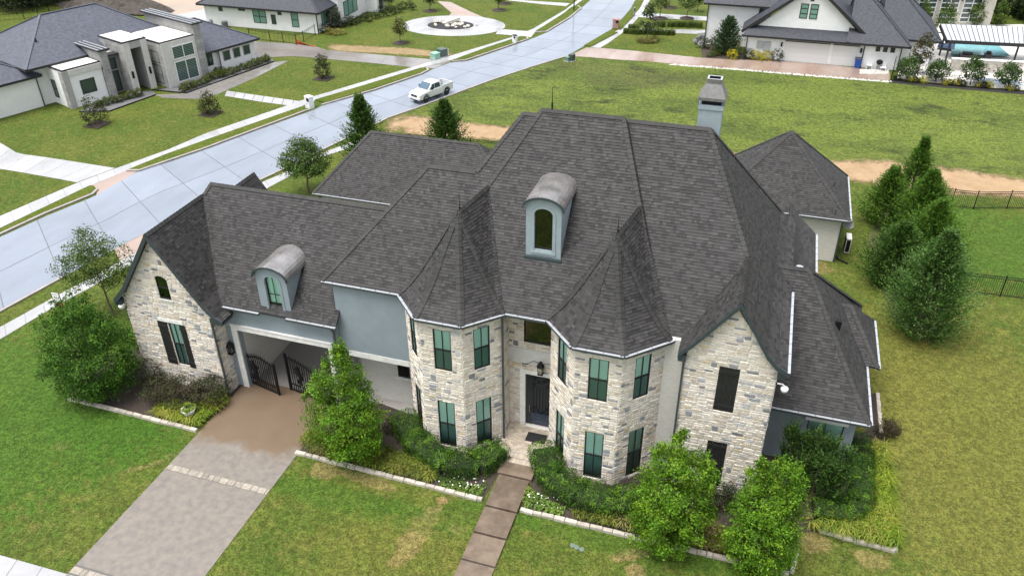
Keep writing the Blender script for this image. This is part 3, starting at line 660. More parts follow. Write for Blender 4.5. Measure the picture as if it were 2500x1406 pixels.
# ---- barge boards
def barge(pts, y, w=.24, soff=.22):
    m = MB()
    for i in range(len(pts) - 1):
        (xa, za), (xb, zb) = pts[i], pts[i + 1]; q = [(xa, za), (xb, zb), (xb, zb - w), (xa, za - w)]
        vs = [(x, y, z + .015) for x, z in q] + [(x, y + .05, z + .015) for x, z in q]
        m.add(vs, [[0, 1, 2, 3], [7, 6, 5, 4], [0, 4, 5, 1], [3, 2, 6, 7], [1, 5, 6, 2], [0, 3, 7, 4]])
        m.poly([(xa, y + .05, za - w * .7), (xb, y + .05, zb - w * .7), (xb, y + .05 + soff, zb - w * .7), (xa, y + .05 + soff, za - w * .7)])
    return m
b_ = barge([(gx, gz), (xr, zr), (2.2, 7.6), (2.63, zE)], yGf - .05); b_2 = barge([(gx, gz), (glx, glz), (-1.77, zE)], yGf - .05); b_.build('barge_board', MT['trimdark'], house); b_2.build('barge_board', MT['trimdark'], house)
m = MB(); m.box(2.28, 2.6, yGf, 28.35, 6.95, 7.28); m.build('eave_return', MT['trimdark'], house); m = MB(); m.box(-1.75, -1.42, yGf, 28.35, 6.95, 7.28); m.build('eave_return', MT['trimdark'], house)
barge(LP, yL - .05).build('barge_board', MT['trimdark'], house); barge(LQ, yL - .05, .34).build('barge_board', MT['trimdark'], house)
m = MB(); m.box(-30.62, -30.28, yL, 27.9, 4.5, 4.8); m.build('eave_return', MT['trimdark'], house); m = MB(); m.box(-24.8, -24.15, yL, 28.4, 4.45, 4.72); m.build('eave_return', MT['trimdark'], house)
# ---- dormers with barrel roofs
def dormer(xc, yf, zb, zs, w, rise, yback, win, glass, face_d, bl, groove=.05):
    h = w / 2; n = 14; arc = [(xc + h * math.cos(math.pi * (1 - i / n)), zs + rise * math.sin(math.pi * (1 - i / n))) for i in range(n + 1)]
    m = MB(); wl, wr_, wz0, wz1, wr2 = win
    front = [(xc - h, zb), (xc + h, zb)] + arc[::-1]
    hw = (wr_ - wl) / 2; wc_ = (wl + wr_) / 2; warc = [(wc_ + hw * math.cos(math.pi * (1 - i / n)), wz1 + wr2 * math.sin(math.pi * (1 - i / n))) for i in range(n + 1)]
    inner = [(wl, wz0), (wr_, wz0)] + warc[::-1]
    P = lambda p, d=0: (p[0], yf + d, p[1])
    # front ring as quads between the outer and the inner outline (same count)
    k = len(front)
    for i in range(k): m.add([P(front[i]), P(front[(i + 1) % k]), P(inner[(i + 1) % k]), P(inner[i])], [[0, 1, 2, 3]]); m.add([P(inner[i]), P(inner[(i + 1) % k]), P(inner[(i + 1) % k], .16), P(inner[i], .16)], [[0, 1, 2, 3]])
    for x in (xc - h, xc + h): m.add([(x, yf, zb), (x, yback, zb), (x, yback, zs), (x, yf, zs)], [[0, 1, 2, 3]])
    body = m.build('dormer', face_d, house)
    t = MB()
    for s0, s1, dd in ((1.0, 1.16, .035), (1.16, 1.24, .05)):
        qa = [(wc_ + (p[0] - wc_) * (1 + (s0 - 1) * 1.6), wz0 + (p[1] - wz0) * (1 + (s0 - 1) * .5)) for p in inner[1:]] + [inner[0]]
    for i in range(len(warc) - 1):
        for (k0, k1, dd) in ((1.05, 1.35, .03),):
            q = [(wc_ + (warc[j][0] - wc_) * kk, wz1 + (warc[j][1] - wz1) * kk) for j, kk in ((i, k0), (i, k1), (i + 1, k1), (i + 1, k0))]
            t.add([P(p, 0) for p in q] + [P(p, -dd) for p in q], [[4, 5, 6, 7], [0, 1, 5, 4], [2, 3, 7, 6]])
    for sx in (-1, 1):
        xa, xb = wc_ + sx * hw * 1.05, wc_ + sx * hw * 1.35; t.box(min(xa, xb), max(xa, xb), yf - .03, yf, wz0 - .1, wz1)
    t.box(wc_ - hw * 1.4, wc_ + hw * 1.4, yf - .045, yf, wz0 - .2, wz0 - .08); t.build('window_trim', face_d, body)
    f = MB()
    for i in range(len(inner)):
        a, b = inner[i], inner[(i + 1) % len(inner)]; f.bar(P(a, .1), P(b, .1), .055, .05)
    if bl: f.bar((wc_, yf + .1, wz0), (wc_, yf + .1, wz1 + wr2), .03); f.bar((wl, yf + .1, (wz0 + wz1) / 2 + .05), (wr_, yf + .1, (wz0 + wz1) / 2 + .05), .03)
    f.build('window_frame', MT['frame'], body)
    MB().poly([P(p, .12) for p in inner]).build('pane', MT[glass], body)
    MB().poly([P(p, .2) for p in inner]).build('blind' if bl else 'backing', MT['blind'] if bl else MT['dark_room'], body)
    r_ = MB(); ov = .12; h2 = h + ov; arc2 = [(xc + h2 * math.cos(math.pi * (1 - i / n)), zs + .02 + (rise + .10) * math.sin(math.pi * (1 - i / n))) for i in range(n + 1)]
    for i in range(n):
        (xa, za), (xb, zb_) = arc2[i], arc2[i + 1]
        r_.add([(xa, yf - .14, za), (xb, yf - .14, zb_), (xb, yback, zb_), (xa, yback, za), (xa, yf - .14, za - .06), (xb, yf - .14, zb_ - .06), (xb, yback, zb_ - .06), (xa, yback, za - .06)], [[0, 1, 2, 3], [7, 6, 5, 4], [0, 4, 5, 1]])
    ro = r_.build('barrel_roof', MT['zinc'], body, smooth=False)
    e = MB()
    for i in range(n): e.bar((arc2[i][0], yf - .13, arc2[i][1] - .06), (arc2[i + 1][0], yf - .13, arc2[i + 1][1] - .06), .05, .1)
    e.build('roof_edge', MT['trimdark'], body)
    return body
MT['dormer_face'] = mat('dormer_paint', (.27, .325, .345), .7, var=.08, scale=3)
dormer(-8.39, 30.66, 9.3, 11.85, 1.62, .46, 33.2, (-8.8, -7.98, 9.76, 11.52, .3), 'glass_k', MT['dormer_face'], False)
MB().box(-9.25, -7.52, 30.52, 30.66, 9.2, 9.42).build('dormer_sill', MT['trimdark'], house)
dormer(-21.6, 28.62, 4.9, 7.1, 1.7, .55, 31.4, (-21.97, -21.2, 5.22, 6.85, .33), 'glass_g', MT['stucco'], True)
# ---- chimney
m = MB(); m.box(-2.78, -1.72, 36.6, 37.5, 12.2, 15.0); m.box(-2.82, -1.68, 36.56, 37.54, 14.86, 15.06); ch = m.build('chimney', MT['dormer_face'], house)
m = MB(); m.box(-2.68, -1.82, 36.7, 37.4, 15.06, 15.3, 1)
for x in (-2.84, -1.7):
    for y in (36.54, 37.5): m.box(x, x + .04, y, y + .06, 15.06, 15.32)
for a, b, z0, z1 in ((.0, .0, 15.28, 15.42),): m.box(-2.86, -1.64, 36.52, 37.58, z0, z1)
lo = [(-2.86, 36.52, 15.42), (-1.64, 36.52, 15.42), (-1.64, 37.58, 15.42), (-2.86, 37.58, 15.42)]; hi = [(-2.58, 36.78, 16.0), (-1.92, 36.78, 16.0), (-1.92, 37.32, 16.0), (-2.58, 37.32, 16.0)]; h3 = [(x, y, 16.22) for x, y, z in hi]
m.add(lo + hi, [[i, (i + 1) % 4, 4 + (i + 1) % 4, 4 + i] for i in range(4)]); m.add(hi + h3, [[i, (i + 1) % 4, 4 + (i + 1) % 4, 4 + i] for i in range(4)])
hin = [(-2.5, 36.86, 16.22), (-2.0, 36.86, 16.22), (-2.0, 37.24, 16.22), (-2.5, 37.24, 16.22)]; m.add(h3 + hin, [[i, (i + 1) % 4, 4 + (i + 1) % 4, 4 + i] for i in range(4)], 2); m.add([(x, y, 15.9) for x, y, z in hin], [[0, 1, 2, 3]], 1)
m.add(hin + [(x, y, 15.9) for x, y, z in hin], [[i, (i + 1) % 4, 4 + (i + 1) % 4, 4 + i] for i in range(4)], 1)
m.build('chimney_cap', [mat('lead_cap', (.17, .165, .16), .5, var=.2, scale=6, metal=.3), MT['black'], MT['gutter_light']], ch)
# ---- roof vents
def vent(x, y, z, r_=.07, h=.3, m_='gutter_light'):
    m = MB(); m.tube([(x, y, z - .1), (x, y, z + h)], r_, 10); m.build('roof_vent', MT[m_], house)
for px in ((2042, 430), (2051, 470)): 
    q = onX(*px, 5.4); vent(5.4, q.y, 3.0 + (6.59 - 5.4) * .955, .05, .35, 'gutter_dark')
m = MB(); m.box(4.9, 5.15, 34.7, 34.95, 5.45, 5.9); m.build('roof_vent', MT['black'], house)
vent(2.9, 36.3, 7.3, .17, .35)
# ================================================================ ground, roads, paths
def Wl(pts, z=GZ): return [G(*p, z) for p in pts]
def grass_mat(name, cols, patches=(), s1=.22, s2=1.6, s3=14, stretch=(1, 1, 1), bump=.6, edge=(.35, .65)):
    m = bpy.data.materials.new(name); m.use_nodes = True; N, L = m.node_tree.nodes, m.node_tree.links
    b = N['Principled BSDF']; b.inputs['Roughness'].default_value = .75; b.inputs['Specular IOR Level'].default_value = .08
    geo = N.new('ShaderNodeNewGeometry'); mp = N.new('ShaderNodeMapping'); mp.inputs['Scale'].default_value = stretch; L.new(geo.outputs['Position'], mp.inputs['Vector'])
    def noise(sc, lo, hi, det=4, src=None):
        n = N.new('ShaderNodeTexNoise'); n.inputs['Scale'].default_value = sc; n.inputs['Detail'].default_value = det + 3; n.inputs['Roughness'].default_value = .7; L.new(src or mp.outputs[0], n.inputs['Vector'])
        r_ = N.new('ShaderNodeMapRange'); r_.interpolation_type = 'SMOOTHSTEP'; r_.inputs['From Min'].default_value = lo; r_.inputs['From Max'].default_value = hi; L.new(n.outputs['Fac'], r_.inputs['Value']); return r_.outputs[0]
    def mix(f, a, b_, mode='MIX'):
        x = N.new('ShaderNodeMix'); x.data_type = 'RGBA'; x.blend_type = mode
        if isinstance(f, float): x.inputs['Factor'].default_value = f
        else: L.new(f, x.inputs['Factor'])
        for k, v in (('A', a), ('B', b_)):
            if isinstance(v, tuple): x.inputs[k].default_value = (*v, 1)
            else: L.new(v, x.inputs[k])
        return x.outputs['Result']
    c = mix(noise(s1, *edge), cols[0], cols[1]); c = mix(noise(s2, .48, .78), c, cols[2])
    if len(cols) > 3: c = mix(noise(s1 * 1.9, .54, .66), c, cols[3])
    sp = N.new('ShaderNodeSeparateXYZ'); L.new(geo.outputs['Position'], sp.inputs[0])
    wob = N.new('ShaderNodeTexNoise'); wob.inputs['Scale'].default_value = 1.8; wob.inputs['Detail'].default_value = 5; L.new(geo.outputs['Position'], wob.inputs['Vector'])
    def mth(op, a, b_=None):
        n = N.new('ShaderNodeMath'); n.operation = op
        for i, v in enumerate((a, b_)):
            if v is None: continue
            if isinstance(v, (int, float)): n.inputs[i].default_value = v
            else: L.new(v, n.inputs[i])
        return n.outputs[0]
    for (x, y, rx, ry, ang, stg, col) in patches:
        dx, dy = mth('SUBTRACT', sp.outputs[0], x), mth('SUBTRACT', sp.outputs[1], y); ca, sa = math.cos(ang), math.sin(ang)
        ux = mth('DIVIDE', mth('ADD', mth('MULTIPLY', dx, ca), mth('MULTIPLY', dy, sa)), rx); uy = mth('DIVIDE', mth('SUBTRACT', mth('MULTIPLY', dy, ca), mth('MULTIPLY', dx, sa)), ry)
        dd = mth('ADD', mth('ADD', mth('MULTIPLY', ux, ux), mth('MULTIPLY', uy, uy)), mth('MULTIPLY', mth('SUBTRACT', wob.outputs['Fac'], .5), 2.4))
        r_ = N.new('ShaderNodeMapRange'); r_.interpolation_type = 'SMOOTHSTEP'; r_.inputs['From Min'].default_value = 1.15; r_.inputs['From Max'].default_value = .45; r_.inputs['To Max'].default_value = stg; L.new(dd, r_.inputs['Value'])
        c = mix(r_.outputs[0], c, col)
    fine = noise(s3, .36, .64, 6, geo.outputs['Position']); dk = N.new('ShaderNodeMapRange'); dk.inputs['To Min'].default_value = .55; dk.inputs['To Max'].default_value = 1.45; L.new(fine, dk.inputs['Value'])
    cb = N.new('ShaderNodeCombineColor')
    for i in range(3): L.new(dk.outputs[0], cb.inputs[i])
    c = mix(1.0, c, cb.outputs[0], 'MULTIPLY')
    mid = noise(s3 * .3, .36, .64, 7, geo.outputs['Position']); dm = N.new('ShaderNodeMapRange'); dm.inputs['To Min'].default_value = .72; dm.inputs['To Max'].default_value = 1.28; L.new(mid, dm.inputs['Value'])
    cm = N.new('ShaderNodeCombineColor')
    for i in range(3): L.new(dm.outputs[0], cm.inputs[i])
    c = mix(1.0, c, cm.outputs[0], 'MULTIPLY')
    L.new(c, b.inputs['Base Color'])
    nb = N.new('ShaderNodeTexNoise'); nb.inputs['Scale'].default_value = 22; nb.inputs['Detail'].default_value = 6; nb.inputs['Roughness'].default_value = .7; L.new(geo.outputs['Position'], nb.inputs['Vector'])
    bp = N.new('ShaderNodeBump'); bp.inputs['Strength'].default_value = bump; bp.inputs['Distance'].default_value = .08; L.new(nb.outputs['Fac'], bp.inputs['Height']); L.new(bp.outputs[0], b.inputs['Normal'])
    return m
TAN = (.20, .145, .065)
def pp(px, py, rx, ry, ang, stg, col=TAN): q = G(px, py); return (q.x, q.y, rx, ry, ang, stg, col)
YEL = (.112, .108, .024); LUSH_AND_SHADE = (.037, .086, .010)
PATCH = [pp(1012, 1310, .6, 2.0, -.12, .75), pp(1080, 1221, .32, .25, 0, .8), pp(1115, 1290, .5, .3, 0, .45), pp(150, 1087, .5, .35, .3, .7), pp(790, 1148, .9, .6, 0, .5), pp(905, 1172, 1.6, .4, -.1, .45), pp(1540, 1355, .9, .35, .5, .7), pp(1550, 1393, .5, .4, 0, .6), pp(1975, 1320, .9, .7, 0, .55), pp(2130, 1365, .8, .6, 0, .5), pp(380, 1130, 1.8, .18, .75, .35), pp(418, 1112, .4, .25, 0, .6),
         pp(2350, 1050, 7, 14, .1, .62, YEL), pp(2230, 980, 2.2, 6, 0, .5, YEL), pp(1990, 650, 1.2, 1.0, 0, .5), pp(60, 1000, 9, 9, 0, .75, LUSH_AND_SHADE), pp(2420, 600, 6, 7, 0, .6, LUSH_AND_SHADE), pp(860, 1225, 7, .9, -.02, .55, LUSH_AND_SHADE), pp(1500, 1320, 7, .8, -.02, .5, LUSH_AND_SHADE), pp(300, 1065, 5, 1.6, 0, .6, LUSH_AND_SHADE), pp(1010, 1400, 6, 3, 0, .4, YEL)]  # thin green strips before the bed edgings put soft shade into the grass colour
lawn = grass_mat('lawn_grass', [(.052, .082, .013), (.080, .097, .018), (.118, .107, .030)], PATCH)
gm = MB(); gm.poly([(-420, -80, GZ), (420, -80, GZ), (420, 520, GZ), (-420, 520, GZ)]); ground = kind(gm.build('ground', lawn, None, center=False), 'structure')
def sheet(name, pts, dz, m, k='structure', parent=None, world=False):
    P = pts if world else Wl(pts); o = MB().poly([(p[0], p[1], GZ + dz) for p in P])
    n = norm_of([(p[0], p[1], 0) for p in P])
    if n.z < 0: o.f[0] = o.f[0][::-1]
    ob = o.build(name, m, parent)
    if parent is None and k: kind(ob, k)
    return ob
field_m = grass_mat('field_grass', [(.066, .090, .019), (.096, .122, .024), (.050, .060, .020), (.034, .043, .014)], [pp(1190, 145, 5, 2.5, 0, .4, (.05, .05, .025)), pp(1600, 200, 9, 2.5, .1, .5, (.05, .052, .024)), pp(1500, 170, 10, 2.0, -.05, .4, (.05, .052, .024)), pp(2300, 330, 14, 4, .1, .5, (.105, .135, .026)), pp(1900, 235, 12, 4, .0, .5, (.105, .135, .026))], s1=.2, s2=.9, s3=9, stretch=(.6, 1.1, 1), edge=(.4, .6))
FK = [(-160, 655), (0, 579), (114, 527), (228, 481), (280, 450), (334, 420), (420, 393), (500, 366), (628, 318), (756, 273), (788, 258), (916, 222), (1028, 184), (1060, 168), (1104, 152), (1140, 151), (1220, 123), (1292, 98), (1334, 81), (1390, 47), (1442, 0), (1475, -35)]
NK = [(-160, 838), (0, 762), (111, 701), (168, 670), (293, 602), (346, 574), (500, 503), (680, 420), (849, 337), (948, 289), (1012, 267), (1108, 231), (1200, 197), (1300, 164), (1385, 138), (1425, 114), (1460, 92), (1492, 73), (1524, 41), (1540, 22), (1552, 0), (1568, -35)]
field = sheet('field', NK[9:14] + [(1407, 139), (1592, 152), (1712, 163), (1880, 175), (2000, 186), (2172, 198), (2330, 214), (2520, 232), (2700, 250), (2900, 500), (2500, 442), (2257, 406), (2095, 393), (2034, 398), (1500, 345), (1236, 312), (1140, 304), (985, 283)], .004, field_m)
dirt_m = mat('bare_earth', (.30, .195, .105), .95, var=.22, scale=1.1, bump=.7, bscale=9, col2=(.25, .175, .10), bdist=.06)
def wavy(pts, amp=.9, step=.55, seed=3):
    r_ = random.Random(seed); out = []; W_ = Wl(pts)
    for i in range(len(W_)):
        a, b = W_[i], W_[(i + 1) % len(W_)]; n = max(1, int((b - a).length / step))
        for k in range(n): p = a.lerp(b, k / n); out.append(Vector((p.x + r_.uniform(-amp, amp) * .5, p.y + r_.uniform(-amp, amp), 0)))
    return out
def soft_edge(m, lo=.04, hi=.42, amp=1.1):
    N, L = m.node_tree.nodes, m.node_tree.links; b = N['Principled BSDF']; out = [n for n in N if n.type == 'OUTPUT_MATERIAL'][0]
    uv = N.new('ShaderNodeUVMap'); sp = N.new('ShaderNodeSeparateXYZ'); L.new(uv.outputs[0], sp.inputs[0]); geo = N.new('ShaderNodeNewGeometry'); nz = N.new('ShaderNodeTexNoise'); nz.inputs['Scale'].default_value = 1.1; nz.inputs['Detail'].default_value = 9; nz.inputs['Roughness'].default_value = .75; L.new(geo.outputs['Position'], nz.inputs['Vector'])
    ma = N.new('ShaderNodeMath'); ma.operation = 'MULTIPLY_ADD'; ma.inputs[1].default_value = amp; L.new(nz.outputs['Fac'], ma.inputs[0]); L.new(sp.outputs[1], ma.inputs[2]); mr = N.new('ShaderNodeMapRange'); mr.inputs['From Min'].default_value = amp * .5 + lo; mr.inputs['From Max'].default_value = amp * .5 + hi; L.new(ma.outputs[0], mr.inputs['Value'])
    t = N.new('ShaderNodeBsdfTransparent'); mx = N.new('ShaderNodeMixShader'); L.new(mr.outputs[0], mx.inputs[0]); L.new(t.outputs[0], mx.inputs[1]); L.new(b.outputs[0], mx.inputs[2]); L.new(mx.outputs[0], out.inputs['Surface']); return m
def soft_strip(name, top, bot, dz, m, n=60):
    # worn ground that thins out into the grass: uv y is 0 at the rim and 1 along the middle
    d = [0]
    def rs(pts):
        P = Wl(pts); d = [0]
        for i in range(len(P) - 1): d.append(d[-1] + (P[i + 1] - P[i]).length)
        o = []; j = 0
        for k in range(n + 1):
            t = d[-1] * k / n
            while j < len(P) - 2 and d[j + 1] < t: j += 1
            o.append(P[j].lerp(P[j + 1], (t - d[j]) / max(1e-9, d[j + 1] - d[j])))
        return o
    A, B = rs(top), rs(bot); vs, fs, uv = [], [], []; K_ = 7
    for i in range(n + 1):
        for k in range(K_): f = -.18 + 1.36 * k / (K_ - 1); p = A[i].lerp(B[i], f); vs.append((p.x, p.y, GZ + dz)); e = 1 - abs(2 * k / (K_ - 1) - 1); uv.append((i / n, e * min(1, i / 4, (n - i) / 4)))
    for i in range(n):
        for k in range(K_ - 1): q = [i * K_ + k, (i + 1) * K_ + k, (i + 1) * K_ + k + 1, i * K_ + k + 1]; fs.append(q[::-1])
    me = bpy.data.meshes.new(name); me.from_pydata(vs, [], fs); l = me.uv_layers.new(name='UVMap')
    for lp in me.loops: l.data[lp.index].uv = uv[lp.vertex_index]
    me.materials.append(m); o = bpy.data.objects.new(name, me); COL.objects.link(o); return kind(o, 'structure')
soft_edge(dirt_m)
soft_strip('earth_track', [(930, 286), (985, 281), (1140, 302), (1236, 311), (1500, 344), (1800, 374), (2034, 397), (2095, 392), (2257, 405), (2500, 441), (2800, 492)], [(930, 326), (960, 325), (1137, 334), (1217, 341), (1500, 376), (1800, 411), (2066, 438), (2273, 467), (2400, 475), (2500, 481), (2800, 535)], .008, dirt_m)
# ---- poured concrete
def wet(name, col, rough, rvar, var=.12, scale=.35, col2=None, bump=.05): 
    m = mat(name, col, rough, var=var, scale=scale, rvar=rvar, bump=bump, bscale=60, col2=col2, spec=.6, mscale=(1, .45, 1), rand=.07); return m
MT['road'] = wet('wet_road', (.18, .205, .245), .10, .075); MT['walk'] = wet('wet_walk', (.31, .31, .315), .24, .14, scale=.8); MT['joint'] = mat('joint', (.10, .095, .09), .8)
MT['pinkcon'] = wet('pink_concrete', (.27, .20, .165), .28, .12); MT['kerb'] = mat('kerb', (.26, .235, .22), .55, var=.2, scale=1.5); MT['drive2'] = wet('brown_wet_drive', (.22, .14, .10), .16, .1, col2=(.27, .22, .19))
def resample(pts, n):
    P = Wl(pts) if len(pts[0]) == 2 and not isinstance(pts[0], Vector) else pts
    d = [0]
    for i in range(len(P) - 1): d.append(d[-1] + (P[i + 1] - P[i]).length)
    out = []; j = 0
    for k in range(n + 1):
        t = d[-1] * k / n
        while j < len(P) - 2 and d[j + 1] < t: j += 1
        out.append(P[j].lerp(P[j + 1], (t - d[j]) / max(1e-9, d[j + 1] - d[j])))
    return out
def slabs(parent, A, B, n, lat, dz, m, gap=.012, name='slab', th=.006, sub=1):
    a, b = resample(A, n * sub), resample(B, n * sub)
    for i in range(n):
        for l in range(lat):
            f0, f1 = l / lat, (l + 1) / lat; mb_ = MB(); lo, hi = [], []
            for k in range(sub + 1):
                p, q = a[i * sub + k], b[i * sub + k]; w = (q - p).length; g_ = gap / max(w, .1)
                lo.append(p.lerp(q, f0 + g_)); hi.append(p.lerp(q, f1 - g_))
            def shr(seg):
                s_ = [v.copy() for v in seg]; d = (seg[1] - seg[0]); s_[0] = seg[0] + d.normalized() * gap; d = seg[-1] - seg[-2]; s_[-1] = seg[-1] - d.normalized() * gap; return s_
            lo, hi = shr(lo), shr(hi); ring = lo + hi[::-1]; z = GZ + dz + rng.uniform(-.0012, .0012)
            mb_.prism([(p.x, p.y) for p in ring], z - th, z); mb_.build(name, m, parent)
NKs, FKs = NK, FK
road = sheet('road', FK + NK[::-1], .006, MT['joint']); slabs(road, FK, NK, 26, 2, .018, MT['road'], sub=4, gap=.028)
# ---- kerbs and raised verges
def ribbon(pts, w, z0, z1, m, name, parent=None, k='structure', closed=False):
    P = Wl(pts); mb_ = MB()
    for i in range(len(P) - 1 + (1 if closed else 0)):
        a, b = P[i], P[(i + 1) % len(P)]; d = (b - a).normalized(); nrm = Vector((-d.y, d.x, 0)) * w / 2; e = d * w * .3
        mb_.prism([((a - nrm - e).x, (a - nrm - e).y), ((b - nrm + e).x, (b - nrm + e).y), ((b + nrm + e).x, (b + nrm + e).y), ((a + nrm - e).x, (a + nrm - e).y)], GZ + z0, GZ + z1 + .0006 * (i % 2))
    o = mb_.build(name, m, parent)
    if parent is None: kind(o, k)
    return o
verge_m = grass_mat('verge_grass', [(.055, .085, .010), (.075, .092, .014), (.11, .10, .028)], s1=.3)
def verge(pts):
    P = Wl(pts); mb_ = MB().prism([(p.x, p.y) for p in P], GZ - .02, GZ + .11); kind(mb_.build('verge', verge_m, None), 'structure')
V = [[(-160, 648), (0, 574), (110, 523), (226, 476), (237, 465), (230, 457), (221, 455), (0, 560), (-160, 633)], [(312, 417), (340, 416), (420, 389), (500, 362), (628, 314), (752, 268), (735, 263), (620, 303), (500, 345), (400, 381)], [(769, 246), (793, 253), (916, 217), (1028, 180), (1044, 171), (1040, 166), (1000, 178), (880, 213)], [(1104, 149), (1136, 147), (1220, 119), (1288, 95), (1284, 91), (1270, 91), (1180, 121)], [(1308, 78), (1334, 77), (1390, 43), (1417, 21), (1410, 17), (1395, 19), (1350, 57)], [(1426, 113), (1444, 115), (1508, 81), (1482, 80)], [(1496, 73), (1516, 74), (1548, 40), (1534, 38)]]
for v_ in V: verge(v_)
for v_ in (V[0][:5] , [(312, 418), (340, 418), (420, 391), (500, 364), (628, 316), (752, 270)], [(788, 257), (916, 220), (1028, 182), (1045, 173), (1042, 166)], [(1104, 151), (1136, 149), (1220, 121), (1289, 97), (1285, 91)], [(1308, 80), (1334, 79), (1390, 45), (1418, 22), (1411, 16)]): ribbon(v_, .22, 0, .125, MT['kerb'], 'kerb')
ribbon(NK[:4], .2, 0, .1, MT['kerb'], 'kerb'); ribbon(NK[6:15], .2, 0, .1, MT['kerb'], 'kerb')
# ---- pavements
SWa = [(-160, 605), (0, 528), (188, 447), (282, 412), (410, 366), (500, 327), (705, 257), (756, 239), (1009, 164), (1100, 137), (1252, 91), (1300, 72), (1380, 25), (1412, 0), (1440, -30)]
SWb = [(-160, 632), (0, 557), (221, 454), (311, 417), (420, 373), (500, 343), (740, 259), (782, 241), (1041, 162), (1105, 147), (1271, 90), (1312, 74), (1394, 22), (1423, 0), (1450, -30)]
pave = sheet('pavement', SWa + SWb[::-1], .008, MT['joint']); slabs(pave, SWa, SWb, 64, 1, .02, MT['walk'], sub=2)
NSa = [(-100, 847), (0, 799), (135, 724), (215, 682), (330, 618), (480, 537), (638, 446), (700, 420), (794, 371), (841, 354), (900, 330)]
NSb = [(-100, 875), (0, 829), (140, 745), (222, 702), (345, 632), (490, 555), (651, 461), (704, 433), (778, 386), (843, 366), (905, 340)]
pave2 = sheet('pavement', NSa + NSb[::-1], .008, MT['joint']); slabs(pave2, NSa, NSb, 28, 1, .02, MT['walk'], sub=2)
pv3a, pv3b = [(-260, 1290), (0, 1354), (173, 1403), (300, 1436)], [(-300, 1352), (-60, 1410), (120, 1458), (260, 1492)]
pave3 = sheet('pavement', pv3a + pv3b[::-1], .008, MT['joint']); slabs(pave3, pv3a, pv3b, 9, 1, .02, mat('walk_dry', (.28, .28, .29), .7, var=.1, scale=1.2, rand=.06), sub=1)
drv1 = [(-200, 352), (0, 348), (22, 362), (45, 376), (110, 384), (282, 411)], [(-200, 385), (0, 413), (50, 421), (100, 430), (140, 437), (188, 446)]
d1 = sheet('side_driveway', drv1[0] + drv1[1][::-1], .007, MT['joint']); slabs(d1, *drv1, 9, 1, .017, MT['walk'], sub=2)
sheet('apron', [(222, 454), (311, 417), (334, 420), (300, 440), (235, 478), (238, 465)], .019, MT['pinkcon'])
sheet('apron', [(280, 609), (346, 574), (420, 540), (560, 470), (600, 500), (480, 560), (345, 636), (300, 655)], .0155, MT['pinkcon'])
d2a, d2b = [(600, 98), (623, 102), (756, 110), (798, 123), (884, 131), (1057, 146), (1100, 152)], [(612, 142), (640, 141), (724, 138), (820, 147), (900, 154), (1006, 165), (1060, 168)]
d2 = sheet('side_driveway', d2a + d2b[::-1], .007, MT['joint']); slabs(d2, d2a, d2b, 7, 2, .0175, wet('grey_wet_drive', (.18, .165, .155), .12, .09), sub=2)
pa_, pb_ = [(553, 222), (650, 236), (742, 249)], [(548, 235), (640, 250), (737, 263)]
p1 = sheet('garden_path', pa_ + pb_[::-1], .007, MT['joint']); slabs(p1, pa_, pb_, 8, 1, .0185, MT['walk'], gap=.04)
p2a, p2b = [(760, 238), (800, 246)], [(752, 262), (790, 257)]
e_a, e_b = [(374, 232), (455, 229), (500, 213), (600, 178), (668, 153)], [(400, 240), (480, 243), (530, 232), (625, 190), (705, 149)]
p3 = sheet('garden_path', e_a + e_b[::-1], .0095, MT['joint']); slabs(p3, e_a, e_b, 12, 2, .0205, wet('grey_walk', (.17, .16, .15), .25, .12), gap=.02)
# round drive with island
ring = [G(1108 + 126 * math.cos(a), 64 + 25 * math.sin(a)) for a in [2 * math.pi * i / 40 for i in range(40)]]; inner = [G(1100 + 56 * math.cos(a), 63 + 10 * math.sin(a)) for a in [2 * math.pi * i / 40 for i in range(40)]]
rd = sheet('round_drive', ring, .006, MT['joint'], world=True)
for k in range(8):
    seg = [ring[(k * 5 + i) % 40] for i in range(6)]; ins = [inner[(k * 5 + i) % 40] for i in range(6)]; c0 = sum(seg + ins, Vector()) / 12
    MB().prism([((c0 + (p - c0) * .995).x, (c0 + (p - c0) * .995).y) for p in seg + ins[::-1]], GZ + .010, GZ + .02).build('slab', MT['walk'], rd)
MT['mulch'] = mat('mulch', (.028, .022, .018), .95, col2=(.06, .042, .032), scale=14, bump=1.0, bscale=30, bdist=.05); MT['gravel'] = mat('dark_gravel', (.085, .085, .09), .9, col2=(.15, .15, .155), scale=12, bump=1.0, bscale=25, bdist=.05)
kind(MB().prism([(p.x, p.y) for p in inner], GZ, GZ + .09).build('planting_bed', mat('black_gravel', (.02, .021, .024), .9, bump=.8, bscale=20), None), 'structure')
sheet('side_driveway', [(1218, 72), (1290, 77), (1316, 66), (1296, 92), (1262, 88), (1210, 84)], .0145, MT['walk']); sheet('side_driveway', [(1068, 4), (1100, 6), (1150, 30), (1180, 43), (1095, 41), (1102, 32), (1085, 18)], .0125, MT['pinkcon']); sheet('side_driveway', [(1250, 0), (1392, 9), (1382, 16), (1330, 12), (1240, 2)], .0115, MT['walk'])
# neighbour's drive on the right
r_a, r_b = [(1432, 117), (1465, 118), (1558, 126), (1652, 136), (1714, 142), (1777, 146), (1911, 150), (2018, 157), (2105, 168), (2172, 178)], [(1385, 139), (1420, 139), (1500, 146), (1592, 152), (1712, 163), (1800, 169), (1920, 179), (2000, 186), (2100, 193), (2172, 198)]
d3 = sheet('side_driveway', r_a + r_b[::-1], .0095, MT['joint']); slabs(d3, r_a, r_b, 9, 1, .0215, MT['drive2'], sub=3)
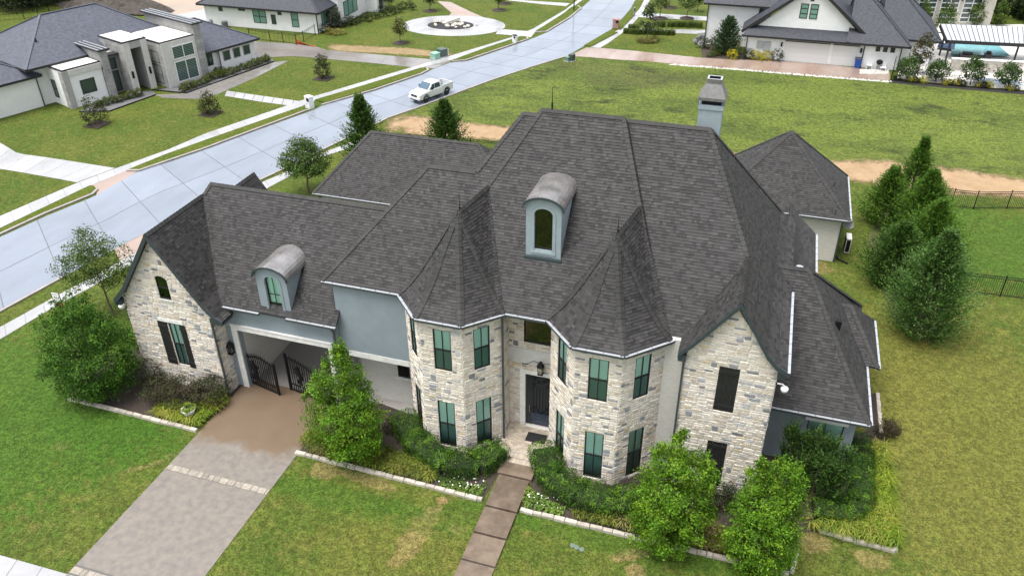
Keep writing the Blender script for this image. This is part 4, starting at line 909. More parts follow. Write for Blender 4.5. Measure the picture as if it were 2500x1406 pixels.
# ---- own drive, forecourt and walk
MT['drive'] = mat('drive_concrete', (.143, .130, .118), .58, var=.16, scale=3.2, col2=(.160, .138, .114), bump=.12, bscale=70, rvar=.1)
MT['drive_wet'] = mat('drive_concrete_wet', (.20, .135, .085), .34, var=.18, scale=.8, col2=(.26, .19, .13), bump=.1, bscale=70)
dx0, dx1 = -24.75, -19.15; bandy = G(530, 1170).y
drv = kind(MB().poly([(dx0, 8, GZ + .006), (dx1, 8, GZ + .006), (dx1, 44, GZ + .006), (dx0, 44, GZ + .006)]).build('driveway', MT['joint'], None), 'structure')
y1 = G(620, 1075).y
def slabbox(x0, x1, y0, y1_, m, nm='slab', par=None, z=.02): MB().prism([(x0, y0), (x1, y0), (x1, y1_), (x0, y1_)], GZ + .004, GZ + z).build(nm, m, par or drv)
yb0 = G(200, 1406).y
slabbox(dx0, dx1, 8, yb0 - .12, MT['drive']); slabbox(dx0, dx1, yb0 + .42, bandy - .18, MT['drive'])
# one slab, rain-soaked at the upper end with a ragged edge
def soaked(name, yw):
    m = MT['drive'].copy(); m.name = name; N, L = m.node_tree.nodes, m.node_tree.links; b = N['Principled BSDF']
    src = b.inputs['Base Color'].links[0].from_socket; geo = N.new('ShaderNodeNewGeometry'); sp = N.new('ShaderNodeSeparateXYZ'); L.new(geo.outputs['Position'], sp.inputs[0])
    nz = N.new('ShaderNodeTexNoise'); nz.inputs['Scale'].default_value = .9; nz.inputs['Detail'].default_value = 5; L.new(geo.outputs['Position'], nz.inputs['Vector'])
    ml = N.new('ShaderNodeMath'); ml.operation = 'MULTIPLY_ADD'; ml.inputs[1].default_value = 3.2; L.new(nz.outputs['Fac'], ml.inputs[0]); L.new(sp.outputs[1], ml.inputs[2])
    mr = N.new('ShaderNodeMapRange'); mr.inputs['From Min'].default_value = yw + 1.2; mr.inputs['From Max'].default_value = yw + 2.0; L.new(ml.outputs[0], mr.inputs['Value'])
    mx = N.new('ShaderNodeMix'); mx.data_type = 'RGBA'; L.new(mr.outputs[0], mx.inputs['Factor']); L.new(src, mx.inputs['A']); 
    m2 = N.new('ShaderNodeMix'); m2.data_type = 'RGBA'; m2.inputs['A'].default_value = (.105, .070, .043, 1); m2.inputs['B'].default_value = (.150, .108, .072, 1); L.new(nz.outputs['Fac'], m2.inputs['Factor']); L.new(m2.outputs['Result'], mx.inputs['B']); L.new(mx.outputs['Result'], b.inputs['Base Color'])
    mr2 = N.new('ShaderNodeMapRange'); mr2.inputs['To Min'].default_value = .62; mr2.inputs['To Max'].default_value = .45; L.new(mr.outputs[0], mr2.inputs['Value'])
    for l in list(b.inputs['Roughness'].links): L.remove(l)
    L.new(mr2.outputs[0], b.inputs['Roughness']); return m
slabbox(dx0, dx1, bandy + .18, 29.2, soaked('drive_soaked', y1 - .6))
slabbox(dx0, dx1, 29.23, 44, mat('court_concrete', (.27, .265, .26), .5, var=.25, scale=.6, col2=(.18, .165, .15), bump=.15, bscale=40, rvar=.12))
lst = mat('limestone', (.37, .335, .285), .85, rand=.16, var=.2, scale=5, bump=.6, bscale=18, bdist=.03)
cob = mat('cobble_stone', (.235, .21, .175), .85, rand=.25, var=.25, scale=6, bump=.6, bscale=18, bdist=.03)
for yb in (bandy, yb0 + .15):
    x = dx0
    while x < dx1 - .05:
        w = min(rng.uniform(.26, .5), dx1 - x); MB().prism([(x + .012, yb - .17 + rng.uniform(0, .02)), (x + w - .012, yb - .17 + rng.uniform(0, .02)), (x + w - .012, yb + .17), (x + .012, yb + .17)], GZ + .004, GZ + .026 + rng.uniform(0, .006)).build('cobble', cob, drv); x += w
fc = sheet('forecourt', [(-19.1, 28.0, 0), (-14.7, 28.0, 0), (-14.7, 30.0, 0), (-19.1, 30.0, 0)], .007, mat('court_concrete2', (.30, .285, .265), .55, var=.2, scale=.8), world=True)
wk = sheet('front_walk', [(-9.2, 27.2, 0), (-7.7, 27.2, 0), (-7.7, 13, 0), (-9.2, 13, 0)], .006, MT['joint'], world=True)
walk_m = mat('walk_wet', (.105, .076, .053), .42, var=.2, scale=1.8, col2=(.140, .108, .080), bump=.12, bscale=60, rand=.12)
ys = [27.2, 26.35] + [G(x, y).y for x, y in ((1176, 1238), (1143, 1300), (1110, 1365), (1075, 1432), (1040, 1500), (1005, 1570), (965, 1650), (920, 1740))]
for i in range(len(ys) - 1):
    z = GZ + max(.03, .20 - .03 * i); x0_, x1_ = (-9.32, -7.62) if i == 0 else (-9.2, -7.7)
    MB().prism([(x0_, ys[i + 1] + .08), (x1_, ys[i + 1] + .08), (x1_, ys[i] - .005), (x0_, ys[i] - .005)], GZ, z).build('slab', walk_m, wk)
# brick porch with steps, brick by brick
brick_m = mat('porch_brick', (.42, .36, .285), .8, rand=.22, var=.15, scale=8, bump=.3, bscale=40)
porch = kind(MB().box(-9.83, -7.46, 27.95, 29.98, GZ, -.19).build('porch', mat('porch_mortar', (.44, .40, .35), .9), None), 'structure')
y = 28.0; row = 0
while y < 29.9:
    x = -9.8 + (.125 if row % 2 else 0)
    while x < -7.5:
        w = min(.235, -7.48 - x)
        if w > .06: MB().box(x, x + w, y, y + .105, -.19, -.168 + rng.uniform(-.002, .003)).build('brick', brick_m, porch)
        x += .25
    y += .118; row += 1
for st, (ya, zt) in enumerate(((27.62, -.22), (27.3, -.27))):
    s_ = kind(MB().box(-9.5 + st * .1, -7.5 - st * .1, ya, ya + .32, GZ, zt - .02).build('porch_step', mat('step_mortar', (.40, .36, .31), .9), None), 'structure'); x = -9.5 + st * .1
    while x < -7.55 - st * .1: MB().box(x + .006, x + .098, ya + .01, ya + .31, zt - .02, zt).build('brick', brick_m, s_); x += .105
# ---- planting beds
sheet('planting_bed', [(167, 973), (480, 1053), (598, 938), (540, 900), (330, 850), (180, 900)], .010, MT['mulch']); sheet('planting_bed', [(722, 1106), (1178, 1222), (1215, 1160), (1236, 1112), (1238, 1040), (1000, 1010), (930, 985), (770, 1000)], .010, MT['mulch'])
sheet('planting_bed', [(1270, 1246), (1545, 1312), (1925, 1402), (1955, 1300), (2000, 1296), (2183, 1346), (2158, 1105), (2142, 960), (2112, 960), (2118, 1050), (1850, 1120), (1600, 1120), (1300, 1085), (1296, 1180)], .010, MT['mulch'])
sheet('planting_bed', [(195, 272), (250, 243), (336, 222), (376, 224), (380, 232), (268, 272), (215, 277)], .012, MT['gravel']); sheet('planting_bed', [(376, 222), (440, 208), (490, 190), (620, 146), (668, 146), (668, 151), (455, 228), (372, 221)], .0125, MT['gravel'])
def edging(pts, label, size=(.36, .62), w=.2, h=.15):
    P = Wl(pts); L = sum((P[i + 1] - P[i]).length for i in range(len(P) - 1)); t = thing('stone_edging', P[0], label, 'edging', 'limestone edging along the beds'); d = 0; cum = 0
    for i in range(len(P) - 1):
        a, b = P[i], P[i + 1]; l = (b - a).length; dd = (b - a) / l; nn = Vector((-dd.y, dd.x, 0)); x = 0
        while x < l - .05:
            s_ = min(rng.uniform(*size), l - x); j = [rng.uniform(-.02, .02) for _ in range(4)]
            q = [a + dd * (x + .008) + nn * (-w / 2 + j[0]), a + dd * (x + s_ - .008) + nn * (-w / 2 + j[1]), a + dd * (x + s_ - .008) + nn * (w / 2 + j[2]), a + dd * (x + .008) + nn * (w / 2 + j[3])]
            m = MB(); c0 = sum(q, Vector()) / 4; vs = [(p.x, p.y, GZ - .02) for p in q] + [(p.x, p.y, GZ + h * .8) for p in q] + [(*(c0 + (p - c0) * .88).xy, GZ + h + rng.uniform(-.015, .015)) for p in q]
            m.add(vs, [[i_, (i_ + 1) % 4, 4 + (i_ + 1) % 4, 4 + i_] for i_ in range(4)] + [[4 + i_, 4 + (i_ + 1) % 4, 8 + (i_ + 1) % 4, 8 + i_] for i_ in range(4)] + [[8, 9, 10, 11]]); m.build('stone', lst, t); x += s_
edging([(196, 958), (168, 974), (482, 1053)], 'low limestone edging of the mulch bed left of the driveway'); edging([(722, 1106), (960, 1167), (1178, 1222)], 'low limestone edging of the bed between driveway and front walk')
edging([(1270, 1246), (1545, 1312), (1740, 1358), (1925, 1402)], 'low limestone edging of the long bed right of the front walk'); edging([(1932, 1400), (1945, 1345)], 'short upright row of limestone edging beside the rightmost bright tree', h=.2)
edging([(2000, 1296), (2090, 1322), (2184, 1347), (2172, 1240), (2158, 1105)], 'limestone edging around the corner bed of yellow-green grasses'); edging([(2150, 1060), (2141, 962)], 'straight limestone edging beside the one-storey side wing', h=.18)
ribbon([(195, 274), (268, 273), (380, 233)], .12, 0, .1, MT['black'], 'bed_border'); ribbon([(372, 221), (455, 229), (668, 152)], .12, 0, .1, MT['black'], 'bed_border')
# dirt lots at the far left
sheet('earth_lot', wavy([(215, 18), (330, -10), (600, -30), (600, 18), (540, 30), (420, 46), (300, 32)], .8, 2), .006, mat('lot_earth', (.26, .225, .19), .95, col2=(.34, .26, .20), scale=.25, bump=.8, bscale=3, bdist=.1), world=True)
sheet('pool_terrace', [(395, 44), (545, 15), (560, 32), (562, 50), (470, 58)], .010, MT['walk']); soft_strip('earth_strip', [(790, 108), (1000, 119), (1118, 131)], [(795, 124), (1000, 134), (1105, 143)], .0055, soft_edge(mat('earth2', (.20, .145, .07), .95, var=.2, scale=1)), 30)
# ================================================================ plants
nr = np.random.default_rng(5)
MT['leaf'] = leaf_mat('leaf', .28, .45); MT['needle'] = leaf_mat('needle', .12, .6); MT['bark'] = mat('bark', (.10, .075, .055), .9, var=.3, scale=12, bump=.8, bscale=25); MT['palebark'] = mat('pale_bark', (.22, .185, .15), .9, var=.3, scale=12, bump=.6, bscale=25)
def unit(v): return v / np.maximum(np.linalg.norm(v, axis=1, keepdims=True), 1e-9)
def leaf_quads(P, N_, size, asp=.55, droop=0.0):
    """rhombic leaves at P, facing N_"""
    n = len(P); N_ = unit(N_); t = unit(np.cross(N_, nr.normal(size=(n, 3)))); b = np.cross(N_, t); s = size * nr.uniform(.6, 1.35, (n, 1)); k = nr.uniform(-.25, .25, (n, 1)) * s
    return np.stack([P - t * s * .5, P - b * s * asp * .5 + N_ * k * .4, P + t * s * .5 + N_ * k * .2, P + b * s * asp * .5 + N_ * k * .4], 1)
def tint(cols, n, clump_ids=None, var=.38):
    c = np.array(cols, dtype=float); ncl = int(clump_ids.max()) + 1 if clump_ids is not None else n
    pick = c[nr.integers(0, len(c), ncl)] * nr.uniform(1 - var, 1 + var, (ncl, 1))
    out = pick[clump_ids] if clump_ids is not None else pick
    return np.clip(out * nr.uniform(.78, 1.25, (len(out), 1)), 0, 1)
def crown_leaves(blobs, clumps, per, size, sig, cols, up=.35, shell=(.55, 1.02)):
    vol = np.array([b[1][0] * b[1][1] * b[1][2] for b in blobs]) ** .67; idx = nr.choice(len(blobs), clumps, p=vol / vol.sum())
    C = np.array([b[0] for b in blobs], float)[idx]; Rr = np.array([b[1] for b in blobs], float)[idx]
    d = unit(nr.normal(size=(clumps, 3))); r_ = nr.uniform(shell[0], shell[1], (clumps, 1)) ** .6; cc = C + d * Rr * r_
    ids = np.repeat(np.arange(clumps), per); P = cc[ids] + nr.normal(size=(clumps * per, 3)) * sig * np.array([1, 1, .75]); N_ = d[ids] * .8 + nr.normal(size=(clumps * per, 3)) * .7 + np.array([0, 0, up])
    return leaf_quads(P, N_, size), tint(cols, 0, ids)
def trunk_mesh(base, h, r0, lean=(0, 0), limbs=6, spread=1.0, start=.3, seed=1, stems=1):
    r_ = random.Random(seed); m = MB(); base = Vector(base)
    for sidx in range(stems):
        a = 2 * math.pi * sidx / max(stems, 1) + r_.random(); off = Vector((math.cos(a), math.sin(a), 0)) * (.12 if stems > 1 else 0); ln = Vector((lean[0] + off.x * 3.0, lean[1] + off.y * 3.0, 0))
        pts = [base + off + Vector((0, 0, -.05))]; rad = [r0 * 1.25]
        for k in range(1, 7): t = k / 6; pts.append(base + off + ln * t + Vector((r_.uniform(-.04, .04), r_.uniform(-.04, .04), h * t))); rad.append(r0 * (1 - .85 * t))
        m.tube(pts, rad, 7)
        for k in range(limbs):
            t = start + (.95 - start) * k / max(1, limbs); i = min(5, int(t * 6)); p = pts[i].lerp(pts[i + 1], t * 6 - i); a = k * 2.4 + r_.random(); l = spread * (1 - .6 * t) * r_.uniform(.8, 1.2)
            e = p + Vector((math.cos(a) * l, math.sin(a) * l, l * .55)); md = p.lerp(e, .5) + Vector((0, 0, -.06 * l)); m.tube([p, md, e], [r0 * (1 - .8 * t) * .55, r0 * .3 * (1 - .6 * t), r0 * .1], 5)
    return m
def tree(name, base, label, h, blobs, clumps, per, size, sig, cols, r0=.08, shoots=0, group=None, limbs=6, spread=1.0, start=.3, stems=1, bark='bark', cat='tree', shell=(.55, 1.02), lean=(0, 0)):
    b = base if isinstance(base, Vector) else G(*base); t = thing(name, b, label, cat, group)
    trunk_mesh(b, h * .86, r0, lean, limbs, spread, start, int(abs(b.x) * 97 + b.y * 13), stems).build('trunk', MT[bark], t)
    bl = [((b.x + c[0], b.y + c[1], GZ + c[2]), r_) for c, r_ in blobs]; Q, S = crown_leaves(bl, clumps, per, size, sig, cols, shell=shell)
    if shoots:
        sb_ = []
        for i in range(shoots):
            c_, r_ = bl[i % len(bl)]; a = nr.uniform(0, 6.28); e = nr.uniform(.15, 1.2); k_ = nr.uniform(.95, 1.12); sb_.append(((c_[0] + r_[0] * k_ * math.cos(a) * math.cos(e), c_[1] + r_[1] * k_ * math.sin(a) * math.cos(e), c_[2] + r_[2] * k_ * math.sin(e) + .12), (.13, .13, nr.uniform(.22, .42))))
        q2, s2 = crown_leaves(sb_, shoots * 5, 16, size, .07, cols[-2:]); Q = np.concatenate([Q, q2]); S = np.concatenate([S, s2])
    np_quads('crown', Q, MT['leaf'], S, t); return t
def spray_crown(b, h, rad, n, per, cols, prof=None, size=.1, base_h=.03, upsweep=.7, top_sharp=1.0, lenk=.34):
    u = nr.uniform(0, 1, n) ** .8; z = base_h * h + u * h * (1 - base_h) * .97
    f = np.clip((1 - u), 0.02, 1) ** top_sharp if prof is None else np.interp(u, *prof)
    R_ = rad * f * nr.uniform(.62, 1.2, n); a = nr.uniform(0, 2 * np.pi, n); dirv = np.stack([np.cos(a), np.sin(a), np.zeros(n)], 1)
    inner = .35; ids = np.repeat(np.arange(n), per); t = np.tile(np.linspace(0, 1, per), n)[:, None]
    L_ = np.maximum(R_ * (1 - inner), .18)[:, None] + lenk * .3; o = np.stack([b.x + dirv[:, 0] * R_ * inner, b.y + dirv[:, 1] * R_ * inner, GZ + z - R_ * .15], 1)
    out = dirv * L_ + np.array([0, 0, 1]) * L_ * upsweep; P = o[ids] + out[ids] * t + np.array([0, 0, 1]) * (t ** 2) * .12 + nr.normal(size=(n * per, 3)) * (.025 + .045 * (1 - t)) * (rad / 1.2) ** .5
    N_ = dirv[ids] * .6 + nr.normal(size=(n * per, 3)) * .6 + np.array([0, 0, .5]); s = size * (1.15 - .5 * t)
    nn = len(P); N_ = unit(N_); tdir = unit(out)[ids] + nr.normal(size=(nn, 3)) * .35; tdir = unit(tdir); bb = unit(np.cross(N_, tdir)); s = s * nr.uniform(.7, 1.3, (nn, 1))
    Q = np.stack([P - tdir * s * .6, P - bb * s * .24, P + tdir * s * .7, P + bb * s * .24], 1)
    return Q, tint(cols, 0, ids, .28)
def cedar(base, top, rad, label, n=420, per=16, cols=None, prof=None, group='evergreens around the stone house', size=.13, sharp=.8):
    b = G(*base); h = height_at(base, top); t = thing('cedar_tree', b, label, 'tree', group)
    m = MB(); m.tube([b + Vector((0, 0, -.05)), b + Vector((0, 0, h * .5)), b + Vector((0, 0, h * .95))], [.13, .08, .02], 7); m.build('trunk', MT['bark'], t)
    Q, S = spray_crown(b, h, rad, n, per, cols or CED, prof, size, top_sharp=sharp); np_quads('crown', Q, MT['needle'], S, t); return t
CRAPE = [(.080, .175, .012), (.10, .21, .015), (.06, .135, .010), (.13, .23, .016)]
OAK = [(.045, .085, .02), (.06, .105, .022), (.075, .12, .025)]; CED = [(.03, .068, .012), (.045, .09, .016), (.06, .12, .02)]; CEDB = [(.06, .13, .015), (.09, .175, .02), (.045, .095, .013)]; CEDG = [(.045, .10, .018), (.065, .135, .024), (.095, .16, .05)]
def crown_px(box, base, z_lo, rx_scale=1.0):   # half width in metres of a pixel box at the distance of base
    b = G(*base); d = math.hypot(b.x, b.y); return (box[2] - box[0]) / 2 / F_PX * math.hypot(d, CAMZ + 1) * rx_scale
# front trees
b = (236, 955); hh = height_at(b, (205, 735)); w = crown_px((118, 0, 352, 0), b, 0, .80)
tree('leafy_tree', b, 'broad dark green bushy tree at the left front corner of the stone house', hh, [((.1, .2, hh * .42), (w, w, hh * .42)), ((-.5, .3, hh * .62), (w * .72, w * .7, hh * .32)), ((.5, 0, hh * .3), (w * .85, w * .9, hh * .3)), ((-.15, .4, hh * .85), (w * .38, w * .4, hh * .16))], 520, 62, .115, .19, [(.042, .105, .012), (.058, .135, .016), (.032, .08, .010), (.075, .16, .018)], .06, 30, stems=3, limbs=5, spread=w)
b = (856, 1112); hh = height_at(b, (852, 850)); w = crown_px((748, 0, 938, 0), b, 0, .92)
tree('leafy_tree', b, 'bright green pointed tree between the driveway and the left turret', hh, [((0, 0, hh * .36), (w, w, hh * .34)), ((-.2, .2, hh * .58), (w * .74, w * .75, hh * .24)), ((.1, .1, hh * .80), (w * .34, w * .34, hh * .16)), ((.15, .1, hh * .94), (w * .14, w * .14, hh * .08)), ((.5, -.3, hh * .25), (w * .75, w * .75, hh * .22))], 430, 58, .105, .15, CRAPE, .05, 34, stems=3, limbs=5, spread=w)
b = (1625, 1318); hh = height_at(b, (1668, 1078)); w = crown_px((1535, 0, 1760, 0), b, 0, .90)
tree('leafy_tree', b, 'bright green multi-stemmed tree in front of the stone front gable', hh, [((0, 0, hh * .34), (w * .95, w, hh * .32)), ((.1, .2, hh * .6), (w * .78, w * .8, hh * .22)), ((.75, .2, hh * .74), (w * .4, w * .4, hh * .12)), ((-.3, .3, hh * .74), (w * .35, w * .35, hh * .13)), ((.0, .3, hh * .93), (w * .13, w * .13, hh * .09)), ((-.3, -.3, hh * .2), (w * .7, w * .7, hh * .18))], 430, 58, .105, .15, CRAPE, .05, 34, stems=3, limbs=5, spread=w)
b = (1842, 1380); hh = height_at(b, (1905, 1140)); w = crown_px((1768, 0, 1962, 0), b, 0, .9)
tree('leafy_tree', b, 'bright green multi-stemmed tree nearest the right bottom corner bed', hh, [((0, 0, hh * .36), (w * .92, w, hh * .34)), ((.1, .2, hh * .62), (w * .8, w * .8, hh * .22)), ((.5, .3, hh * .84), (w * .38, w * .36, hh * .13)), ((-.4, .3, hh * .78), (w * .3, w * .32, hh * .13)), ((.1, -.3, hh * .2), (w * .8, w * .8, hh * .2))], 430, 58, .105, .15, CRAPE, .05, 34, stems=3, limbs=5, spread=w)
# young oaks by the street
b = (278, 768); hh = height_at(b, (228, 545)); w = crown_px((148, 0, 312, 0), b, 0)
tree('young_oak', b, 'young upright oak on a slim trunk beside the left gable', hh, [((-.4, .2, hh * .56), (w, w, hh * .2)), ((-.3, 0, hh * .76), (w * .6, w * .6, hh * .14)), ((-.35, 0, hh * .93), (w * .18, w * .18, hh * .09)), ((-1.1, 0, hh * .5), (w * .55, w * .55, hh * .13)), ((.8, .3, hh * .48), (w * .5, w * .5, hh * .11))], 330, 30, .12, .16, OAK + [(.10, .14, .03)], .07, limbs=9, spread=2.0, shell=(.35, 1.05), lean=(-.35, 0))
b = (755, 472); hh = height_at(b, (742, 332)); w = crown_px((690, 0, 806, 0), b, 0)
tree('young_oak', b, 'young round-headed oak between the garage roof and the street', hh, [((0, 0, hh * .58), (w, w, hh * .22)), ((-.1, 0, hh * .8), (w * .6, w * .6, hh * .17)), ((-.9, 0, hh * .48), (w * .5, w * .5, hh * .12)), ((.9, 0, hh * .5), (w * .5, w * .5, hh * .12))], 360, 30, .14, .19, OAK, .09, limbs=8, spread=1.6, shell=(.4, 1.05))
# evergreens behind the left wings
cedar((893, 392), (897, 232), 2.5, 'dark upright cedar with spiky top behind the rear left wing', 620, 16, CED, size=.2); cedar((1090, 372), (1092, 246), 2.5, 'dense conical cedar beside the black fence behind the rear roof', 620, 16, CED, size=.2)
# the row on the right
PR = ([0, .12, .45, .75, 1], [.82, 1.0, .74, .36, .02])
for base, top, rad, lab, cl, n in (((2222, 478), (2212, 330), 1.5, 'tallest slim cedar at the far end of the evergreen row', CEDB, 420), ((2150, 550), (2146, 402), 2.1, 'rounded cedar on the house side of the evergreen row, nearest the pyramid roof', CEDB, 520), ((2232, 590), (2232, 408), 2.6, 'broad bright cedar in the middle of the evergreen row', CEDB, 900), ((2250, 660), (2250, 480), 2.8, 'bushy cedar beside the side fence in the evergreen row', CEDB, 800), ((2172, 690), (2182, 540), 2.7, 'low spreading cedar at the house side of the front end of the row', CED, 760), ((2245, 812), (2264, 550), 2.9, 'large grey-green cedar at the near end of the evergreen row', CEDG, 1200)):
    cedar(base, top, rad, lab, int(n * 1.3), 20, cl, PR, size=.15)
# soil ring below the row
sheet('planting_bed', [G(2222 + 92 * math.cos(a) + 34 * math.sin(a) + 6 * math.sin(5 * a), 652 + 160 * math.sin(a)) for a in [2 * math.pi * i / 30 for i in range(30)]], .009, mat('needle_litter', (.055, .055, .018), .95, col2=(.07, .085, .016), scale=1.6), world=True)
# twisted juniper by the side wing
b = G(1975, 1232); t = thing('juniper', b, 'dark twisted juniper in front of the one-storey side wing', 'juniper'); m = MB(); Q, S = [], []
for k, (dx, dy, hh, rr) in enumerate(((-1.9, 1.3, 3.6, .42), (-1.3, 1.2, 3.3, .5), (-.3, 1.0, 3.7, .65), (.6, .9, 3.5, .7), (-1.0, .2, 2.5, .8), (.7, .1, 2.7, .85), (1.5, .9, 3.1, .65), (.0, .3, 3.0, .8), (1.4, .2, 2.2, .8))):
    tip = b + Vector((dx, dy, hh)); m.tube([b + Vector((0, 0, -.05)), b + Vector((dx * .4, dy * .3, hh * .4)), tip], [.09, .06, .015], 6)
    bb = b + Vector((dx * .7, dy * .7, 0)); q, s_ = spray_crown(Vector((bb.x, bb.y, 0)), hh, rr, 120, 15, [(.03, .065, .014), (.042, .09, .018), (.06, .115, .022)], ([0, .25, .6, .9, 1], [.2, 1, .8, .45, .1]), .12, base_h=.2, upsweep=1.3); Q.append(q); S.append(s_)
m.build('trunk', MT['bark'], t); np_quads('crown', np.concatenate(Q), MT['needle'], np.concatenate(S), t)
# ---- shrubs
def shrub(name, c, rad, h, label, cols, n=90, per=26, size=.07, group=None, cat='shrub', sig=.09, z0=0.0):
    t = thing(name, c, label, cat, group); m = MB()
    for k in range(4): a = k * 1.7; m.tube([(c[0], c[1], GZ + z0), (c[0] + math.cos(a) * rad * .5, c[1] + math.sin(a) * rad * .5, GZ + z0 + h * .6)], [.02, .008], 5)
    m.build('stem', MT['bark'], t); Q, S = crown_leaves([((c[0], c[1], GZ + z0 + h * .5), (rad, rad, h * .52))], n, per, size, sig, cols); np_quads('foliage', Q, MT['leaf'], S, t); return t
def mound(name, blobs_px, label, cols, n, per, size, sig, cat='shrub', group=None):
    b0 = G(*blobs_px[0][0]); t = thing(name, b0, label, cat, group); bl = []; m = MB()
    for p, rx, h in blobs_px:
        q = G(*p); bl.append(((q.x, q.y, GZ + h * .45), (rx, rx, h * .58)))
        for k in range(5): a = k * 1.3; m.tube([(q.x, q.y, GZ - .03), (q.x + math.cos(a) * rx * .6, q.y + math.sin(a) * rx * .6, GZ + h * .7)], [.025, .008], 5)
    m.build('stems', MT['bark'], t)['kind'] = 'stuff'; Q, S = crown_leaves(bl, n, per, size, sig, cols, shell=(.5, 1.08)); np_quads('foliage', Q, MT['leaf'], S, t); return t
LOR = [(.045, .038, .022), (.06, .055, .03), (.035, .028, .02), (.075, .08, .035), (.055, .075, .025)]
mound('purple_shrub', [((400, 975), .95, 1.5), ((455, 985), 1.05, 1.6), ((510, 985), 1.0, 1.55), ((372, 930), .8, 1.4), ((535, 965), .8, 1.3)], 'wide purple-brown shrub under the left gable window', LOR, 520, 30, .085, .13)
mound('purple_shrub', [((2160, 1062), .55, .9), ((2175, 1055), .4, .7)], 'small dark purple shrub at the corner of the side wing', LOR[:3], 110, 26, .07, .1); mound('purple_shrub', [((960, 1050), .5, .7), ((985, 1035), .4, .6)], 'low dark shrub behind the hedge beside the left turret', LOR[:3], 90, 24, .07, .1)
def hedge(path, w, h, label, cols, dens=560, size=.075):
    P = Wl(path); t = thing('hedge', P[0], label, 'hedge', 'clipped hedges in the front beds'); pts, nrm = [], []; core = MB()
    for i in range(len(P) - 1):
        a, b = P[i], P[i + 1]; d = (b - a); L = d.length; d /= L; s = Vector((-d.y, d.x, 0)); n = int(L * (w + 2 * h) * dens); u = nr.uniform(-.08, 1.08, n) * L; tp_ = nr.uniform(0, 1, n) < .5; xx = nr.uniform(-1, 1, n); cx_ = np.where(tp_, xx, np.sign(xx) * nr.uniform(.9, 1.04, n)) * w / 2; cz = np.where(tp_, h * (1 - .22 * np.abs(xx) ** 3), h * nr.uniform(0, .92, n)); th = np.where(tp_, np.pi / 2 - xx * .5, np.where(xx > 0, .25, np.pi - .25))
        k = (1 - .16 * nr.uniform(0, 1, n) ** 2) * (1 + .07 * np.sin(u * 3.1) + .05 * np.sin(u * 7.3 + 1))
        p = np.array([a.x, a.y, GZ]) + np.outer(u, np.array(d)) + np.outer(cx_ * k, np.array(s)) + np.outer(cz * k, [0, 0, 1]); pts.append(p); nrm.append(np.outer(np.cos(th), np.array(s)) + np.outer(np.sin(th), [0, 0, 1]) + nr.normal(size=(n, 3)) * .5)
        core.prism([((a - s * w * .36).x, (a - s * w * .36).y), ((b - s * w * .36).x, (b - s * w * .36).y), ((b + s * w * .36).x, (b + s * w * .36).y), ((a + s * w * .36).x, (a + s * w * .36).y)], GZ, GZ + h * .62)
    Pp, Nn = np.concatenate(pts), np.concatenate(nrm); Pp += nr.normal(size=Pp.shape) * .03; core.build('branches', mat('hedge_core', (.02, .028, .012), .95), t)
    cell = (np.floor(Pp * 3.3)).astype(int); ids = (cell[:, 0] * 73 + cell[:, 1] * 151 + cell[:, 2] * 37) % 211; np_quads('foliage', leaf_quads(Pp, Nn, size), MT['leaf'], tint(cols, 0, ids, .5), t); return t
HG = [(.026, .066, .008), (.040, .095, .010), (.055, .125, .012), (.085, .165, .016)]
hedge([(985, 1040), (1018, 1098), (1090, 1148), (1165, 1150), (1222, 1112)], 1.35, 1.05, 'clipped dark green hedge curving round the left turret', HG); hedge([(1325, 1118), (1345, 1180), (1410, 1225), (1500, 1248), (1570, 1240)], 1.45, 1.1, 'clipped dark green hedge curving round the right turret', HG)
hedge([(1985, 1262), (2065, 1272), (2098, 1245), (2098, 1160), (2092, 1090)], 1.1, .95, 'clipped dark green hedge turning the corner round the twisted juniper', HG)
mound('dark_shrub', [((1752, 1235), .8, 1.2), ((1790, 1225), .7, 1.0)], 'dark shrub between the two bright trees under the lower shutter', [(.018, .03, .01), (.028, .04, .014)], 150, 26, .075, .12)
# ---- strap-leaved border grasses (uncountable)
def blades(name, polys, dens, L, cols, parent=None, wid=.016, lean=None):
    Q, S = [], []
    for poly in polys:
        P = Wl(poly); x0, x1 = min(p.x for p in P), max(p.x for p in P); y0, y1 = min(p.y for p in P), max(p.y for p in P); n = int((x1 - x0) * (y1 - y0) * dens); X = nr.uniform(x0, x1, n); Y = nr.uniform(y0, y1, n); ins = np.zeros(n, bool)
        for i in range(len(P)):
            a, b = P[i], P[(i + 1) % len(P)]; c = (a.y > Y) != (b.y > Y); xi = (b.x - a.x) * (Y - a.y) / ((b.y - a.y) if abs(b.y - a.y) > 1e-9 else 1e-9) + a.x; ins ^= c & (X < xi)
        X, Y = X[ins], Y[ins]; tx, ty = np.round(X / .3) * .3, np.round(Y / .3) * .3; n = len(X); a = np.arctan2(Y - ty, X - tx) + nr.normal(size=n) * .5; l = L * nr.uniform(.6, 1.25, n)
        d = np.stack([np.cos(a), np.sin(a), np.zeros(n)], 1)
        if lean is not None: d = unit(d + np.array(lean))
        o = np.stack([X, Y, np.full(n, GZ)], 1); s = np.stack([-d[:, 1], d[:, 0], np.zeros(n)], 1) * wid; z = np.array([0, 0, 1.0]); l = l[:, None]
        p1 = o + d * l * .25 + z * l * .75; p2 = o + d * l * .85 + z * l * .55
        Q += [np.stack([o - s, o + s, p1 + s, p1 - s], 1), np.stack([p1 - s, p1 + s, p2 + s * .2, p2 - s * .2], 1)]; c = tint(cols, n, ((np.floor(tx / .6) * 31 + np.floor(ty / .6) * 17) % 97).astype(int), .25); S += [c, c]
    return np_quads(name, np.concatenate(Q), MT['leaf'], np.concatenate(S), parent)
LIR = [(.15, .22, .022), (.20, .25, .026), (.11, .17, .018), (.22, .23, .04)]
